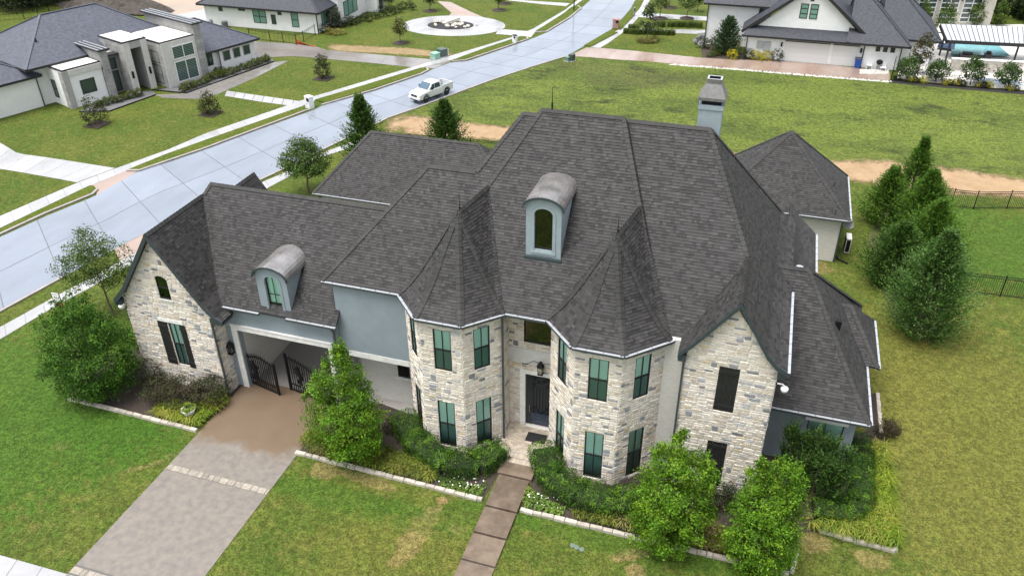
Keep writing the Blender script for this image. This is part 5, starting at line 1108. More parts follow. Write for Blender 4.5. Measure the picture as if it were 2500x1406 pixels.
def stuff(o, label, cat): o['label'] = label; o['category'] = cat; return kind(o, 'stuff')
stuff(blades('border_grass', [[(1965, 1288), (2000, 1294), (2186, 1344), (2162, 1105), (2116, 1100), (2124, 1240), (2100, 1288), (2010, 1276)]], 560, .72, LIR), 'yellow-green strap-leaved grass around the right corner bed', 'grass')
stuff(blades('border_grass', [[(370, 1012), (478, 1046), (560, 985), (540, 965), (470, 1005), (420, 985)]], 420, .5, LIR), 'yellow-green strap-leaved grass around the white urn', 'grass')
stuff(blades('border_grass', [[(735, 1075), (760, 1105), (1055, 1180), (1060, 1150), (950, 1105), (850, 1095), (765, 1060)]], 520, .46, [(.10, .13, .02), (.16, .18, .03), (.075, .095, .018), (.22, .18, .06)]), 'mixed green and yellow border grass along the middle bed', 'grass')
stuff(blades('border_grass', [[(1390, 1262), (1545, 1302), (1700, 1338), (1910, 1390), (1935, 1330), (1760, 1300), (1700, 1260), (1560, 1262)]], 520, .46, [(.11, .135, .02), (.17, .18, .03), (.07, .09, .018), (.27, .22, .10)]), 'yellowing border grass along the front of the long right bed', 'grass')
# ---- low bedding plants with white flowers beside the walk
def bedding(poly, label):
    o = blades('bedding_plants', [poly], 200, .2, [(.10, .17, .03), (.13, .19, .035), (.07, .12, .025)], wid=.05); stuff(o, label, 'flowers'); P = Wl(poly); n = 22; q = []
    x0, x1 = min(p.x for p in P), max(p.x for p in P); y0, y1 = min(p.y for p in P), max(p.y for p in P); c = np.stack([nr.uniform(x0 + .2, x1 - .2, n), nr.uniform(y0 + .2, y1 - .2, n), GZ + nr.uniform(.16, .26, n)], 1)
    np_quads('petals', leaf_quads(c, np.tile([0, -.3, 1.0], (n, 1)), .07, 1.0), MT['leaf'], np.tile([.75, .75, .72], (n, 1)), o, kind_='stuff')
bedding([(1068, 1165), (1180, 1190), (1195, 1175), (1172, 1216), (1075, 1190)], 'low bedding plants with white flowers left of the front walk'); bedding([(1285, 1190), (1300, 1200), (1380, 1245), (1370, 1262), (1278, 1240)], 'low bedding plants with white flowers right of the front walk')
# ================================================================ things around the stone house
def lb(m, name, mats, t, **k): o = m.build(name, mats, None, **k); o.parent = t; return o      # geometry given in the thing's own axes
# ---- driveway gates
def gate(hinge, ang, Lg, label, flip, opener):
    t = thing('driveway_gate', (*hinge, GZ + .02), label, 'gate', 'wrought iron gates of the carriage opening', rz=ang); h0, h1 = 1.75, 1.5
    top = lambda x: 1.95 - .42 * (.5 - .5 * math.cos(math.pi * x / Lg)) if flip else 1.55 + .42 * (.5 - .5 * math.cos(math.pi * (x / Lg)))
    top = (lambda x: 1.72 + .52 * (.5 - .5 * math.cos(math.pi * x / Lg))) if not flip else (lambda x: 2.0 - .12 * math.cos(2 * math.pi * x / Lg))
    for x in (0.03, Lg - .03): lb(MB().box(x - .045, x + .045, -.045, .045, .04, top(x) + .22), 'stile', MT['black'], t)
    m = MB(); n = 14
    for i in range(n): m.bar((Lg * i / n, 0, top(Lg * i / n)), (Lg * (i + 1) / n, 0, top(Lg * (i + 1) / n)), .06, .06)
    lb(m, 'top_rail', MT['black'], t)
    for z in (.08, .48): lb(MB().box(0, Lg, -.025, .025, z, z + .06), 'rail', MT['black'], t)
    n = int(Lg / .15)
    for i in range(1, n):
        x = Lg * i / n; m = MB(); m.bar((x, 0, .1), (x, 0, top(x) + .14), .036); m.add([(x - .02, -.02, top(x) + .14), (x + .02, -.02, top(x) + .14), (x + .02, .02, top(x) + .14), (x - .02, .02, top(x) + .14), (x, 0, top(x) + .24)], [[0, 1, 4], [1, 2, 4], [2, 3, 4], [3, 0, 4]]); lb(m, 'picket', MT['black'], t)
    # rampant lion emblem: body, head with mane, raised paws, legs, tail
    e = MB(); cx_ = Lg * (.74 if not flip else .28); s = -1 if flip else 1
    def limb(pts, r_): e.tube([(cx_ + s * x * .80, -.05, 1.2 + z * 1.0) for x, z in pts], [q * 1.25 for q in r_], 6)
    limb([(-.1, -.3), (-.06, -.05), (.02, .2), (.06, .36)], [.075, .085, .10, .085]); limb([(.05, .36), (.14, .46), (.24, .45)], [.10, .10, .05]); limb([(-.02, .42), (.03, .55), (.12, .58)], [.05, .06, .03])
    limb([(.06, .26), (.22, .3), (.34, .42)], [.05, .04, .035]); limb([(.03, .16), (.2, .1), (.34, .17)], [.05, .04, .035]); limb([(-.1, -.26), (-.02, -.42), (-.14, -.56), (-.02, -.62)], [.07, .05, .04, .03]); limb([(-.04, -.24), (.16, -.36), (.12, -.52), (.26, -.56)], [.06, .045, .035, .03]); limb([(-.14, -.28), (-.3, -.2), (-.28, .05), (-.38, .2), (-.3, .32)], [.03, .025, .025, .03, .04])
    lb(e, 'lion_emblem', MT['black'], t)
    if opener:
        m = MB(); m.tube([(.1, .1, .62), (.55, .06, .62)], .035, 8); m.box(.42, .62, .02, .12, .56, .7); m.tube([(.62, .06, .62), (1.35, .04, .5)], .022, 8); lb(m, 'opener_arm', MT['black'], t)
    return t
hL = G(612, 935); eL = G(684, 966); aL = math.atan2(eL.y - hL.y, eL.x - hL.x); gate((hL.x, hL.y), aL, (eL - hL).length, 'open left leaf of the black iron driveway gate with lion emblem', True, True)
hR = Vector((-19.1, 28.5, 0)); eR = G(711, 952); aR = math.atan2(eR.y - hR.y, eR.x - hR.x); gate((hR.x, hR.y), aR, (eR - hR).length, 'right leaf of the black iron driveway gate behind the pointed tree', False, False)
gp = thing('gate_post', (hL.x - .12, hL.y + .05, GZ), 'thick black post with rounded top at the left gate leaf', 'post'); lb(MB().box(-.13, .13, -.13, .13, 0, 2.05), 'post', MT['black'], gp); m = MB()
for i in range(8): a0, a1 = math.pi * i / 8, math.pi * (i + 1) / 8; m.add([(.16 * math.cos(a), y, 2.05 + .2 * math.sin(a)) for y in (-.12, .12) for a in (a0, a1)] + [(0, -.12, 2.05), (0, .12, 2.05)], [[0, 1, 3, 2], [0, 4, 1], [2, 3, 5]])
lb(m, 'post_cap', MT['black'], gp)
# ---- wall lanterns
MT['lamp_glass'] = glass_mat('lamp_glass', (.75, .72, .62), .08)
def lantern(loc, label, scrolls=False, k=1.0):
    t = thing('wall_lantern', loc, label, 'lantern', 'black wall lanterns'); m = MB()
    for x in (-.12, .12):
        for y in (-.12, .12): m.bar((x * k * .8, (y - .2) * k, 0), (x * k, (y - .2) * k, .42 * k), .022 * k)
    m.box(-.13 * k, .13 * k, -.33 * k, -.07 * k, -.04 * k, 0); lb(m, 'cage', MT['black'], t)
    m = MB(); m.lathe([(.2 * k, .42 * k), (.19 * k, .46 * k), (.09 * k, .6 * k), (.1 * k, .64 * k), (.05 * k, .7 * k), (.0, .72 * k)], 8, (0, -.2 * k, 0)); lb(m, 'hood', MT['black'], t)
    lb(MB().box(-.085 * k, .085 * k, -.285 * k, -.115 * k, .01, .40 * k), 'glass', MT['lamp_glass'], t); m = MB(); m.bar((0, 0, .25 * k), (0, -.2 * k, .5 * k), .03); m.box(-.06, .06, -.02, .03, .1 * k, .45 * k); lb(m, 'bracket', MT['black'], t)
    if scrolls:
        for s in (-1, 1):
            pts = [(s * (.1 + .75 * i / 16), -.06, .42 + .13 * math.sin(i / 16 * 5.0)) for i in range(17)] + [(s * (.85 + .09 * math.sin(a)), -.06, .30 - .09 + .09 * math.cos(a)) for a in (0.3, 1.0, 1.8, 2.6, 3.4, 4.2)]; lb(MB().tube(pts, .014, 5), 'scroll', MT['black'], t)
    return t
lantern((-8.17, 29.93, 3.5), 'black lantern with iron scrolls above the front door', True, 1.0); lantern((-24.82, 28.66, 1.95), 'black lantern on the blue wall beside the garage opening', False, 1.05)
# ---- doormat, urn, security lamps
tag(MB().box(-8.68, -7.68, 28.85, 29.5, -.166, -.148).build('doormat', mat('rubber_mat', (.012, .012, .013), .9, bump=.5, bscale=90), None), 'black rectangular doormat on the brick porch', 'doormat')
ub = G(466, 1020); u_ = thing('planter_urn', ub, 'white footed urn planted with lime green foliage beside the driveway', 'urn'); lb(MB().lathe([(.2, 0), (.21, .06), (.12, .1), (.13, .16), (.27, .34), (.33, .56), (.37, .60), (.37, .64), (.31, .62), (.29, .55), (0, .55)], 20), 'bowl', mat('urn_stone', (.60, .59, .56), .8, var=.15, scale=8), u_, smooth=False)
Q, S = crown_leaves([((ub.x, ub.y, GZ + .72), (.34, .34, .2))], 46, 22, .07, .06, [(.22, .30, .04), (.17, .25, .035)]); np_quads('plant', Q, MT['leaf'], S, u_)
def seccam(loc, label, s):
    t = thing('security_camera', loc, label, 'camera', 'white security cameras on the gable corners'); lb(MB().tube([(0, 0, 0), (s * .22, 0, .0), (s * .3, -.02, -.08)], .035, 8), 'arm', MT['white_trim'], t); lb(MB().lathe([(0, -.2), (.1, -.19), (.15, -.1), (.16, 0), (.1, .06), (0, .08)], 14, (s * .32, -.02, -.16)), 'dome', mat('white_plastic', (.75, .75, .75), .35), t, smooth=True)
seccam((-30.35, 27.9, 4.35), 'white dome camera under the left gable eave', -1); seccam((2.35, 28.2, 6.62), 'white dome camera under the right corner of the front gable', 1)
# ---- air conditioner, dish and drain behind the house
t = thing('ac_unit', G(2065, 612), 'slim white air conditioner standing behind the house near the cedars', 'air conditioner'); wp = mat('white_metal', (.68, .68, .67), .5); lb(MB().box(-.17, .17, -.45, .45, .06, 1.15), 'cabinet', wp, t); lb(MB().box(-.185, -.172, -.38, .38, .16, 1.05), 'grille', MT['black'], t); lb(MB().box(-.28, .28, -.463, -.452, .16, 1.05) if False else MB().box(-.13, .13, -.465, -.452, .16, 1.05), 'grille', MT['black'], t)
for y in (-.35, .35): lb(MB().box(-.15, .15, y - .04, y + .04, 0, .06), 'foot', MT['black'], t)
db = onX(2062, 545, 6.4); t = thing('satellite_dish', (6.2, 52.3, 2.3), 'grey satellite dish fixed at the corner under the pyramid roof', 'satellite dish'); lb(MB().tube([(0, 0, 0), (.25, -.1, 0), (.4, -.15, .12)], .03, 6), 'arm', MT['white_trim'], t); m = MB(); m.lathe([(0, 0), (.2, .03), (.36, .1), (.44, .16), (.44, .18), (.34, .125), (.2, .055), (0, .025)], 18); d = lb(m, 'dish', mat('dish_grey', (.16, .16, .165), .5), t); d.location = (.4, -.18, .12); d.rotation_euler = (R(50), R(20), 0); d.scale = (.7, .7, .7)
t = thing('drain_hose', G(2040, 628), 'black corrugated drain hose on the grass at the rear wall corner', 'hose'); lb(MB().tube([(0, 0, .1), (.15, -.35, .07), (.75, -.75, .06)], .06, 8), 'hose', MT['black'], t)
# ---- yard sign
sb = G(138, 752); sh = height_at((138, 752), (126, 714)); t = thing('yard_sign', sb, 'white yard sign with a red lower strip beside the pavement', 'sign', rz=R(6)); w = .52; lb(MB().box(-.03, w + .03, -.012, .012, .28, sh), 'board', mat('sign_white', (.72, .72, .70), .5), t)
for x in (-.03, w): lb(MB().box(x, x + .03, -.02, .02, 0, sh + .02), 'post', MT['black'], t)
red = mat('sign_red', (.42, .02, .03), .5); gry = mat('sign_grey', (.16, .16, .17), .5); lb(MB().box(0, w, -.022, -.013, .28, .46), 'red_rider', red, t); lb(MB().box(0, w, -.0225, -.0132, .49, .54), 'dark_stripe', gry, t)
m = MB()
for i, (x, z, ww, hh) in enumerate(((.06, sh - .09, .1, .03), (.19, sh - .09, .2, .03), (.13, sh - .36, .08, .1), (.22, sh - .40, .05, .08), (.29, sh - .40, .05, .07), (.36, sh - .41, .05, .08))): m.box(x, x + ww, -.0165, -.0125, z, z + hh)
lb(m, 'lettering', gry, t); lb(MB().box(.02, .16, -.0265, -.0225, .33, .42), 'rider_patch', mat('sign_pale', (.6, .5, .5), .5), t)
# ---- small lights and drain covers in the lawn
for px, lab in (((1552, 1318), 'small black path light at the edging left of the front gable tree'), ((1856, 1396), 'small black path light at the edging under the rightmost bright tree'), ((806, 1128), 'small black path light at the edging below the pointed tree')):
    t = thing('path_light', G(*px), lab, 'light', 'black path lights'); lb(MB().tube([(0, 0, 0), (0, 0, .25)], .03, 8), 'stake', MT['black'], t); lb(MB().lathe([(.05, .25), (.08, .28), (.06, .42), (.0, .43)], 10), 'head', MT['black'], t)
for px, wl2 in (((1398, 1331), 'leftmost of three'), ((1408, 1336), 'middle one of three'), ((1420, 1341), 'rightmost of three')): tag(MB().lathe([(.12, 0), (.12, .035), (.1, .045), (0, .045)], 12, G(*px)).build('drain_cover', mat('drain_plastic', (.10, .14, .11), .6), None), 'round grey-green drain cover in the lawn right of the front walk, ' + wl2, 'drain cover', 'drain covers in the front lawn')
# ---- picket fences
def fence(pts, h, label, pan=2.4, pick=.125, joined=False, group='black iron picket fences', pr=.018):
    P = Wl(pts); t = thing('iron_fence', P[0], label, 'fence', group); proto = None; jm = MB()
    for i in range(len(P) - 1):
        a, b = P[i], P[i + 1]; d = b - a; L = d.length; d /= L; n = max(1, round(L / pan)); z = Vector((0, 0, 1))
        for k in range(n + (1 if i == len(P) - 2 else 0)): p = a + d * (L * k / n); MB().bar(p, p + z * (h + .1), .065).build('post', MT['black'], t)
        for zz in (.12, h - .18, h - .02): MB().bar(a + z * zz, b + z * zz, .035, .035).build('rail', MT['black'], t)
        k = int(L / pick)
        for j in range(1, k):
            p = a + d * (L * j / k)
            if joined: jm.bar(p + z * .05, p + z * h, pr); continue
            if proto is None: proto = MB().bar((0, 0, .05), (0, 0, h), pr); proto = proto.build('picket', MT['black'], None, center=False); o = proto
            else: o = proto.copy(); COL.objects.link(o)
            o.location = p; attach(o, t)
    if joined and jm.f: kind(jm.build('pickets', MT['black'], t), 'stuff')
    return t
fence([(2262, 493), (2320, 505), (2376, 511), (2457, 510), (2560, 512)], 1.45, 'black iron fence along the bare earth track right of the cedars'); fence([(2338, 712), (2441, 724), (2560, 738)], 1.45, 'black iron fence crossing the lawn right of the large grey-green cedar'); fence([(2262, 493), (2300, 600), (2338, 712)], 1.45, 'black iron fence running behind the cedar row', joined=True); fence([(930, 360), (1150, 378), (1290, 392)], 1.45, 'black iron fence beyond the rear roof beside the conical cedar')
# ================================================================ street things
def mailbox(base, label, size, h, body, boxm, cap=None, rz=0):
    t = thing('mailbox', G(*base), label, 'mailbox', 'kerbside mailboxes', rz=rz); w, d = size; lb(MB().box(-w / 2, w / 2, -d / 2, d / 2, 0, h), 'pillar', body, t); lb(MB().box(w * .02, w * .48, -d / 2 - .06, -d / 2 + .1, h * .68, h * .93), 'letter_box', boxm, t)
    lb(MB().box(-w / 2 - .02, w / 2 + .02, -d / 2 - .02, d / 2 + .02, h, h + .05), 'cap', cap or body, t); return t
rdir = math.atan2((G(916, 222) - G(756, 273)).y, (G(916, 222) - G(756, 273)).x)
wht = mat('white_paint', (.70, .70, .70), .6)
mb1 = mailbox((757, 264), 'tall white block mailbox with black letter box on the far verge', (.75, .55), height_at((757, 264), (755, 236)), wht, MT['black'], rz=rdir - R(90)); m = MB()
for i in range(3): m.tube([(-.25 + i * .09, -.283, .45), (-.25 + i * .09 + .03, -.283, .52), (-.25 + i * .09 + .05, -.283, .44)], .012, 5)
lb(m, 'house_number', gry, mb1)
mailbox((1257, 106), 'slim black and white mailbox on the island verge by the round drive', (.5, .4), height_at((1257, 106), (1257, 87)), wht, MT['black'], MT['black'], rz=rdir - R(90)); mailbox((1503, 70), 'red brick mailbox pillar on the right verge', (.75, .6), height_at((1503, 70), (1503, 48)), brick_mat('red_brick', (.25, .09, .07), (.33, .16, .13), (.45, .42, .4)), MT['black'])
mailbox((1548, 40), 'grey post mailbox at the second drive on the right', (.25, .25), 1.1, mat('grey_post', (.2, .2, .2), .6), MT['black'])
def util(base, label, size, col):
    t = thing('utility_box', G(*base), label, 'utility box', 'green utility boxes by the pavement', rz=rdir); a, b, c = size; m = mat('utility_paint', col, .55); lb(MB().box(-a / 2, a / 2, -b / 2, b / 2, .06, c), 'cabinet', m, t); lb(MB().box(-a / 2 - .03, a / 2 + .03, -b / 2 - .03, b / 2 + .03, c, c + .06), 'lid', m, t); lb(MB().box(-a / 2 - .1, a / 2 + .1, -b / 2 - .1, b / 2 + .1, 0, .06), 'pad', MT['walk'], t)
util((1063, 143), 'pale green utility box nearest the wet drive', (.8, .8, .6), (.22, .42, .33)); util((1080, 138), 'larger dark green utility box behind the pale one', (.9, .9, .85), (.07, .10, .09)); util((1396, 149), 'dark utility box at the corner of the field', (.6, .5, .7), (.05, .06, .06)); util((1386, 150), 'small green utility box at the corner of the field', (.5, .45, .45), (.12, .2, .16))
t = thing('marker_post', G(1094, 137), 'short white marker post beside the utility boxes', 'post'); lb(MB().box(-.06, .06, -.06, .06, 0, .8), 'post', wht, t)
t = thing('street_lamp', G(1401, 28), 'black street lamp post on the far island verge', 'street lamp'); lb(MB().tube([(0, 0, 0), (0, 0, 4.6)], [.09, .06], 8), 'pole', MT['black'], t); lb(MB().lathe([(.12, 4.6), (.2, 4.9), (.22, 5.0), (.05, 5.25), (0, 5.3)], 10), 'lamp_head', MT['black'], t)
# ---- pickup truck (own axes: x forward, y left)
fwp, rwp = G(1043, 251), G(1091, 233); axis = (fwp - rwp); wb_ = axis.length; ksc = .80; rz = math.atan2(axis.y, axis.x); side = Vector((-math.sin(rz), math.cos(rz), 0)); near = fwp
tc_ = (fwp + rwp) / 2; cands = [tc_ + side * .8, tc_ - side * .8]; ctr = max(cands, key=lambda p: p.length)
tk = thing('pickup_truck', (ctr.x, ctr.y, GZ + .02), 'white crew cab pickup truck on the wet street', 'truck', rz=rz)
paint = mat('white_car_paint', (.60, .61, .62), .22, spec=.6); tyre = mat('tyre', (.015, .015, .016), .8); rim = mat('dark_rim', (.05, .05, .055), .35, metal=.6); blk = MT['black']; cgl = mat('car_glass', (.03, .05, .07), .06, spec=.8); lamp = mat('headlamp', (.75, .75, .75), .15)
def K(m): m.v = [(x * ksc, y * ksc, z * ksc * 1.1) for x, y, z in m.v]; return m
def tp(m, name, mt, par=None, **k):
    o = K(m).build(name, mt, None, **k); o.parent = par or tk
    if par is not None: o.matrix_parent_inverse = Matrix.Translation(par.location).inverted()
    return o
W2 = 1.0
def loft(secs):      # sections along x: (x, [(y,z)...]) same count
    m = MB(); n = len(secs[0][1]); vs = [(x, y, z) for x, r_ in secs for y, z in r_]; fs = []
    for i in range(len(secs) - 1):
        for k in range(n): fs.append([i * n + k, i * n + (k + 1) % n, (i + 1) * n + (k + 1) % n, (i + 1) * n + k])
    fs.append(list(range(n))[::-1]); fs.append([(len(secs) - 1) * n + k for k in range(n)]); return m.add(vs, fs)
def sec(w, z0, z1, r_=.1): return [(-w, z0), (w, z0), (w + .02, z0 + .3), (w, z1 - r_), (w - r_, z1), (-w + r_, z1), (-w, z1 - r_), (-w - .02, z0 + .3)]
bd = tp(loft([(2.98, sec(.88, .62, 1.02)), (2.9, sec(.97, .5, 1.1)), (2.6, sec(1.0, .48, 1.2)), (1.45, sec(1.0, .48, 1.28)), (1.35, sec(1.0, .48, 1.28)), (-.95, sec(1.0, .48, 1.3)), (-1.0, sec(1.0, .48, 1.3))]), 'body', paint)
m = MB(); m.box(-2.9, -1.02, -1.0, -.9, .52, 1.36); m.box(-2.9, -1.02, .9, 1.0, .52, 1.36); m.box(-2.9, -1.02, -.9, .9, .55, .78); m.box(-1.1, -1.02, -.9, .9, .78, 1.36); tp(m, 'bed', paint, bd); tp(MB().box(-2.8, -1.12, -.89, .89, .785, .80), 'bed_liner', mat('bed_blue', (.03, .05, .09), .7), bd); tp(MB().box(-2.95, -2.88, -1.0, 1.0, .55, 1.36), 'tailgate', paint, bd)
tp(loft([(1.4, [(-.92, 1.26), (.92, 1.26), (.92, 1.30), (.9, 1.32), (.85, 1.33), (-.85, 1.33), (-.9, 1.32), (-.92, 1.30)]), (.62, [(-.93, 1.26), (.93, 1.26), (.86, 1.7), (.76, 1.88), (.7, 1.9), (-.7, 1.9), (-.76, 1.88), (-.86, 1.7)]), (-.2, [(-.93, 1.26), (.93, 1.26), (.86, 1.72), (.77, 1.93), (.7, 1.95), (-.7, 1.95), (-.77, 1.93), (-.86, 1.72)]), (-.8, [(-.93, 1.26), (.93, 1.26), (.86, 1.7), (.76, 1.89), (.7, 1.91), (-.7, 1.91), (-.76, 1.89), (-.86, 1.7)]), (-1.0, [(-.93, 1.26), (.93, 1.26), (.9, 1.5), (.85, 1.6), (.8, 1.62), (-.8, 1.62), (-.85, 1.6), (-.9, 1.5)])]), 'cab', paint, bd)
tp(MB().add([(1.44, -.82, 1.36), (1.44, .82, 1.36), (.72, .72, 1.94), (.72, -.72, 1.94)], [[0, 1, 2, 3]]), 'windscreen', mat('windscreen', (.05, .10, .14), .06, spec=.9), bd)
for s in (-1, 1):
    for x0, x1, xa, xb in ((1.02, .28, .62, .28), (.2, -.72, .2, -.66)): tp(MB().add([(x0, s * .965, 1.33), (x1, s * .965, 1.33), (xb, s * .855, 1.83), (xa, s * .855, 1.83)], [[0, 1, 2, 3]]), 'side_window', cgl, bd)
    tp(MB().box(.78, .98, s * 1.0 - .02, s * 1.22, 1.32, 1.52) if s > 0 else MB().box(.78, .98, -1.22, -.98, 1.32, 1.52), 'mirror', blk, bd); tp(MB().box(-.9, 1.1, s * .98 - .08, s * .98 + .08, .38, .46), 'running_board', blk, bd)
    tp(MB().box(2.86, 2.99, s * .72 - .2, s * .72 + .2, .86, 1.04), 'headlight', lamp, bd); tp(MB().box(-2.97, -2.9, s * .9 - .08, s * .9 + .08, .95, 1.3), 'tail_light', red, bd)
    for x in (1.85, -1.85):
        m = MB()
        for i in range(12): a0, a1 = math.pi * i / 11 * 1.0, 0; 
        m.tube([(x + .52 * math.cos(a), s * 1.005, .42 + .52 * math.sin(a)) for a in [math.pi * i / 12 for i in range(13)]], .055, 6); tp(m, 'wheel_arch', blk, bd)
        wsec = MB(); rg = [(.40, -.13), (.43, -.10), (.43, .10), (.40, .13), (.26, .13), (.24, .06), (.0, .05)]; n = 20; vs = []; fs = []
        for r_, yy in rg:
            for k in range(n): vs.append((x + r_ * math.cos(2 * math.pi * k / n), s * (.9 + yy), .43 + r_ * math.sin(2 * math.pi * k / n)))
        for i in range(len(rg) - 1):
            for k in range(n): fs.append([i * n + k, i * n + (k + 1) % n, (i + 1) * n + (k + 1) % n, (i + 1) * n + k])
        wheel = tp(wsec.add(vs, fs), 'wheel', tyre); mm = MB()
        for k in range(6): a = 2 * math.pi * k / 6; mm.bar((x, s * 1.0, .43), (x + .25 * math.cos(a), s * 1.0, .43 + .25 * math.sin(a)), .06, .03, up=(0, 1, 0))
        tp(mm, 'rim', rim, wheel)
tp(MB().box(2.93, 3.03, -.5, .5, .78, 1.02), 'grille', blk, bd); tp(MB().box(2.9, 3.12, -.98, .98, .52, .72), 'bumper', paint, bd); tp(MB().box(3.05, 3.125, -.6, .6, .42, .54), 'lower_grille', blk, bd); tp(MB().box(3.11, 3.13, -.16, .16, .56, .68), 'number_plate', wht, bd); tp(MB().box(3.02, 3.04, -.1, .1, .87, .94), 'badge', mat('badge', (.35, .36, .4), .3, metal=.6), bd); tp(MB().box(-2.99, -2.95, -.95, .95, .5, .62), 'rear_bumper', blk, bd)
tp(MB().box(2.955, 3.0, .55, .78, .86, .98), 'indicator', (lambda m_: (m_.node_tree.nodes['Principled BSDF'].inputs['Emission Color'].__setattr__('default_value', (1, .42, .1, 1)), m_.node_tree.nodes['Principled BSDF'].inputs['Emission Strength'].__setattr__('default_value', 2.5), m_)[2])(mat('amber_lamp', (.8, .35, .1), .3)), bd)
# ================================================================ neighbouring houses
MT['wstucco'] = mat('white_stucco', (.74, .74, .73), .8, var=.05, scale=1.2); MT['darkroof'] = mat('dark_shingle', (.030, .033, .042), .62, var=.45, scale=4.0, bump=.7, bscale=12, spec=.4, mscale=(1, 1, 1)); MT['bluedark'] = mat('blue_grey_shingle', (.050, .056, .076), .55, var=.4, scale=3.2, bump=.7, bscale=12, spec=.5); MT['fascia'] = mat('black_fascia', (.015, .015, .017), .5)
MT['greystone'] = mat('grey_stone', (.30, .295, .285), .85, rand=.18, var=.14, scale=1.6, bump=.4, bscale=12); MT['flatroof'] = mat('white_membrane', (.62, .61, .58), .5, var=.1, scale=.7); MT['wglass'] = mat('house_glass', (.035, .06, .055), .08, spec=.8); MT['mglass'] = mat('mint_glass', (.16, .30, .25), .1, spec=.7)
def nwin(t, wall, a, b, c, d, split=(1, 1), gl='wglass', fr='fascia', par=None, louv=False, fw_=.07):
    """wall: (P0, P1) in own axes, outward normal to the right; a,b along it"""
    P0, P1 = Vector((*wall[0], 0)), Vector((*wall[1], 0)); u = (P1 - P0).normalized(); n = Vector((u.y, -u.x, 0)); P = lambda s, z, o=0: P0 + u * s + n * o + Vector((0, 0, z)); f = MB()
    def bar(s0, s1, z0, z1): f.obox(P(s0, z0, -.02), u * (s1 - s0), (0, 0, z1 - z0), n * .07)
    bar(a, a + fw_, c, d); bar(b - fw_, b, c, d); bar(a, b, c, c + fw_); bar(a, b, d - fw_, d)
    for i in range(1, split[0]): x = a + (b - a) * i / split[0]; bar(x - fw_ / 2, x + fw_ / 2, c, d)
    for i in range(1, split[1]): z = c + (d - c) * i / split[1]; bar(a, b, z - fw_ / 2, z + fw_ / 2)
    o = lb(f, 'window', MT[fr], t); q = lb(MB().obox(P(a, c, -.03), u * (b - a), (0, 0, d - c), n * .045), 'pane', MT[gl], t); q.parent = o; q.matrix_parent_inverse = Matrix.Translation(o.location).inverted()
    if louv:
        m = MB(); z = c + .1
        while z < d - .1: m.obox(P(a + .08, z, .014), u * (b - a - .16), (0, 0, .05), n * .02); z += .16
        q = lb(m, 'shutter_slats', mat('green_slat', (.13, .20, .18), .5) if 'slat' not in MT else MT['slat'], t); q['kind'] = 'stuff'; q.parent = o; q.matrix_parent_inverse = Matrix.Translation(o.location).inverted()
    return o
MT['slat'] = mat('green_slats', (.13, .20, .18), .5)
def hip_roof(t, x0, x1, y0, y1, ze, zr, rx0, rx1, ry, m='darkroof', th=.22, name='roof', ry2=None):
    e = [(x0, y0, ze), (x1, y0, ze), (x1, y1, ze), (x0, y1, ze)]; r0, r1 = (rx0, ry, zr), (rx1, ry2 if ry2 is not None else ry, zr); mb_ = MB(); mb_.poly([e[0], e[1], r1, r0]); mb_.poly([e[1], e[2], r1]); mb_.poly([e[2], e[3], r0, r1]); mb_.poly([e[3], e[0], r0]); mb_.poly(e[::-1]); o = lb(mb_, name, MT[m], t)
    f = MB()
    for i in range(4): a, b = Vector(e[i]), Vector(e[(i + 1) % 4]); d = (b - a).normalized(); f.bar(a + Vector((0, 0, -th / 2)), b + Vector((0, 0, -th / 2)), .1, th)
    f = lb(f, 'gutter', MT['fascia'], t); f.parent = o; f.matrix_parent_inverse = Matrix.Translation(o.location).inverted()
    c = MB()
    for a, b in ((e[0], r0), (e[1], r1), (e[2], r1), (e[3], r0), (r0, r1)):
        if (Vector(a) - Vector(b)).length > .3: c.bar(Vector(a) + Vector((0, 0, .03)), Vector(b) + Vector((0, 0, .03)), .22, .06)
    c = lb(c, 'ridge_caps', MT[m], t); c['kind'] = 'stuff'; c.parent = o; c.matrix_parent_inverse = Matrix.Translation(o.location).inverted(); return o
def stone_face(t, wall, a, b, z0, z1, par, bh=.42, seed=1):
    P0, P1 = Vector((*wall[0], 0)), Vector((*wall[1], 0)); u = (P1 - P0).normalized(); n = Vector((u.y, -u.x, 0)); r_ = random.Random(seed); z = z0
    while z < z1 - .05:
        h = min(bh, z1 - z); x = a - r_.random() * .4
        while x < b:
            w = r_.uniform(.6, 1.1); xa, xb = max(a, x), min(b, x + w); x += w
            if xb - xa < .1: continue
            o = lb(MB().obox(P0 + u * (xa + .012) + Vector((0, 0, z + .012)), u * (xb - xa - .024), (0, 0, h - .024), n * r_.uniform(.025, .05)), 'stone', MT['greystone'], t); o.parent = par; o.matrix_parent_inverse = Matrix.Translation(par.location).inverted()
        z += h
def sub(o, par): o.parent = par; o.matrix_parent_inverse = Matrix.Translation(par.location).inverted(); return o
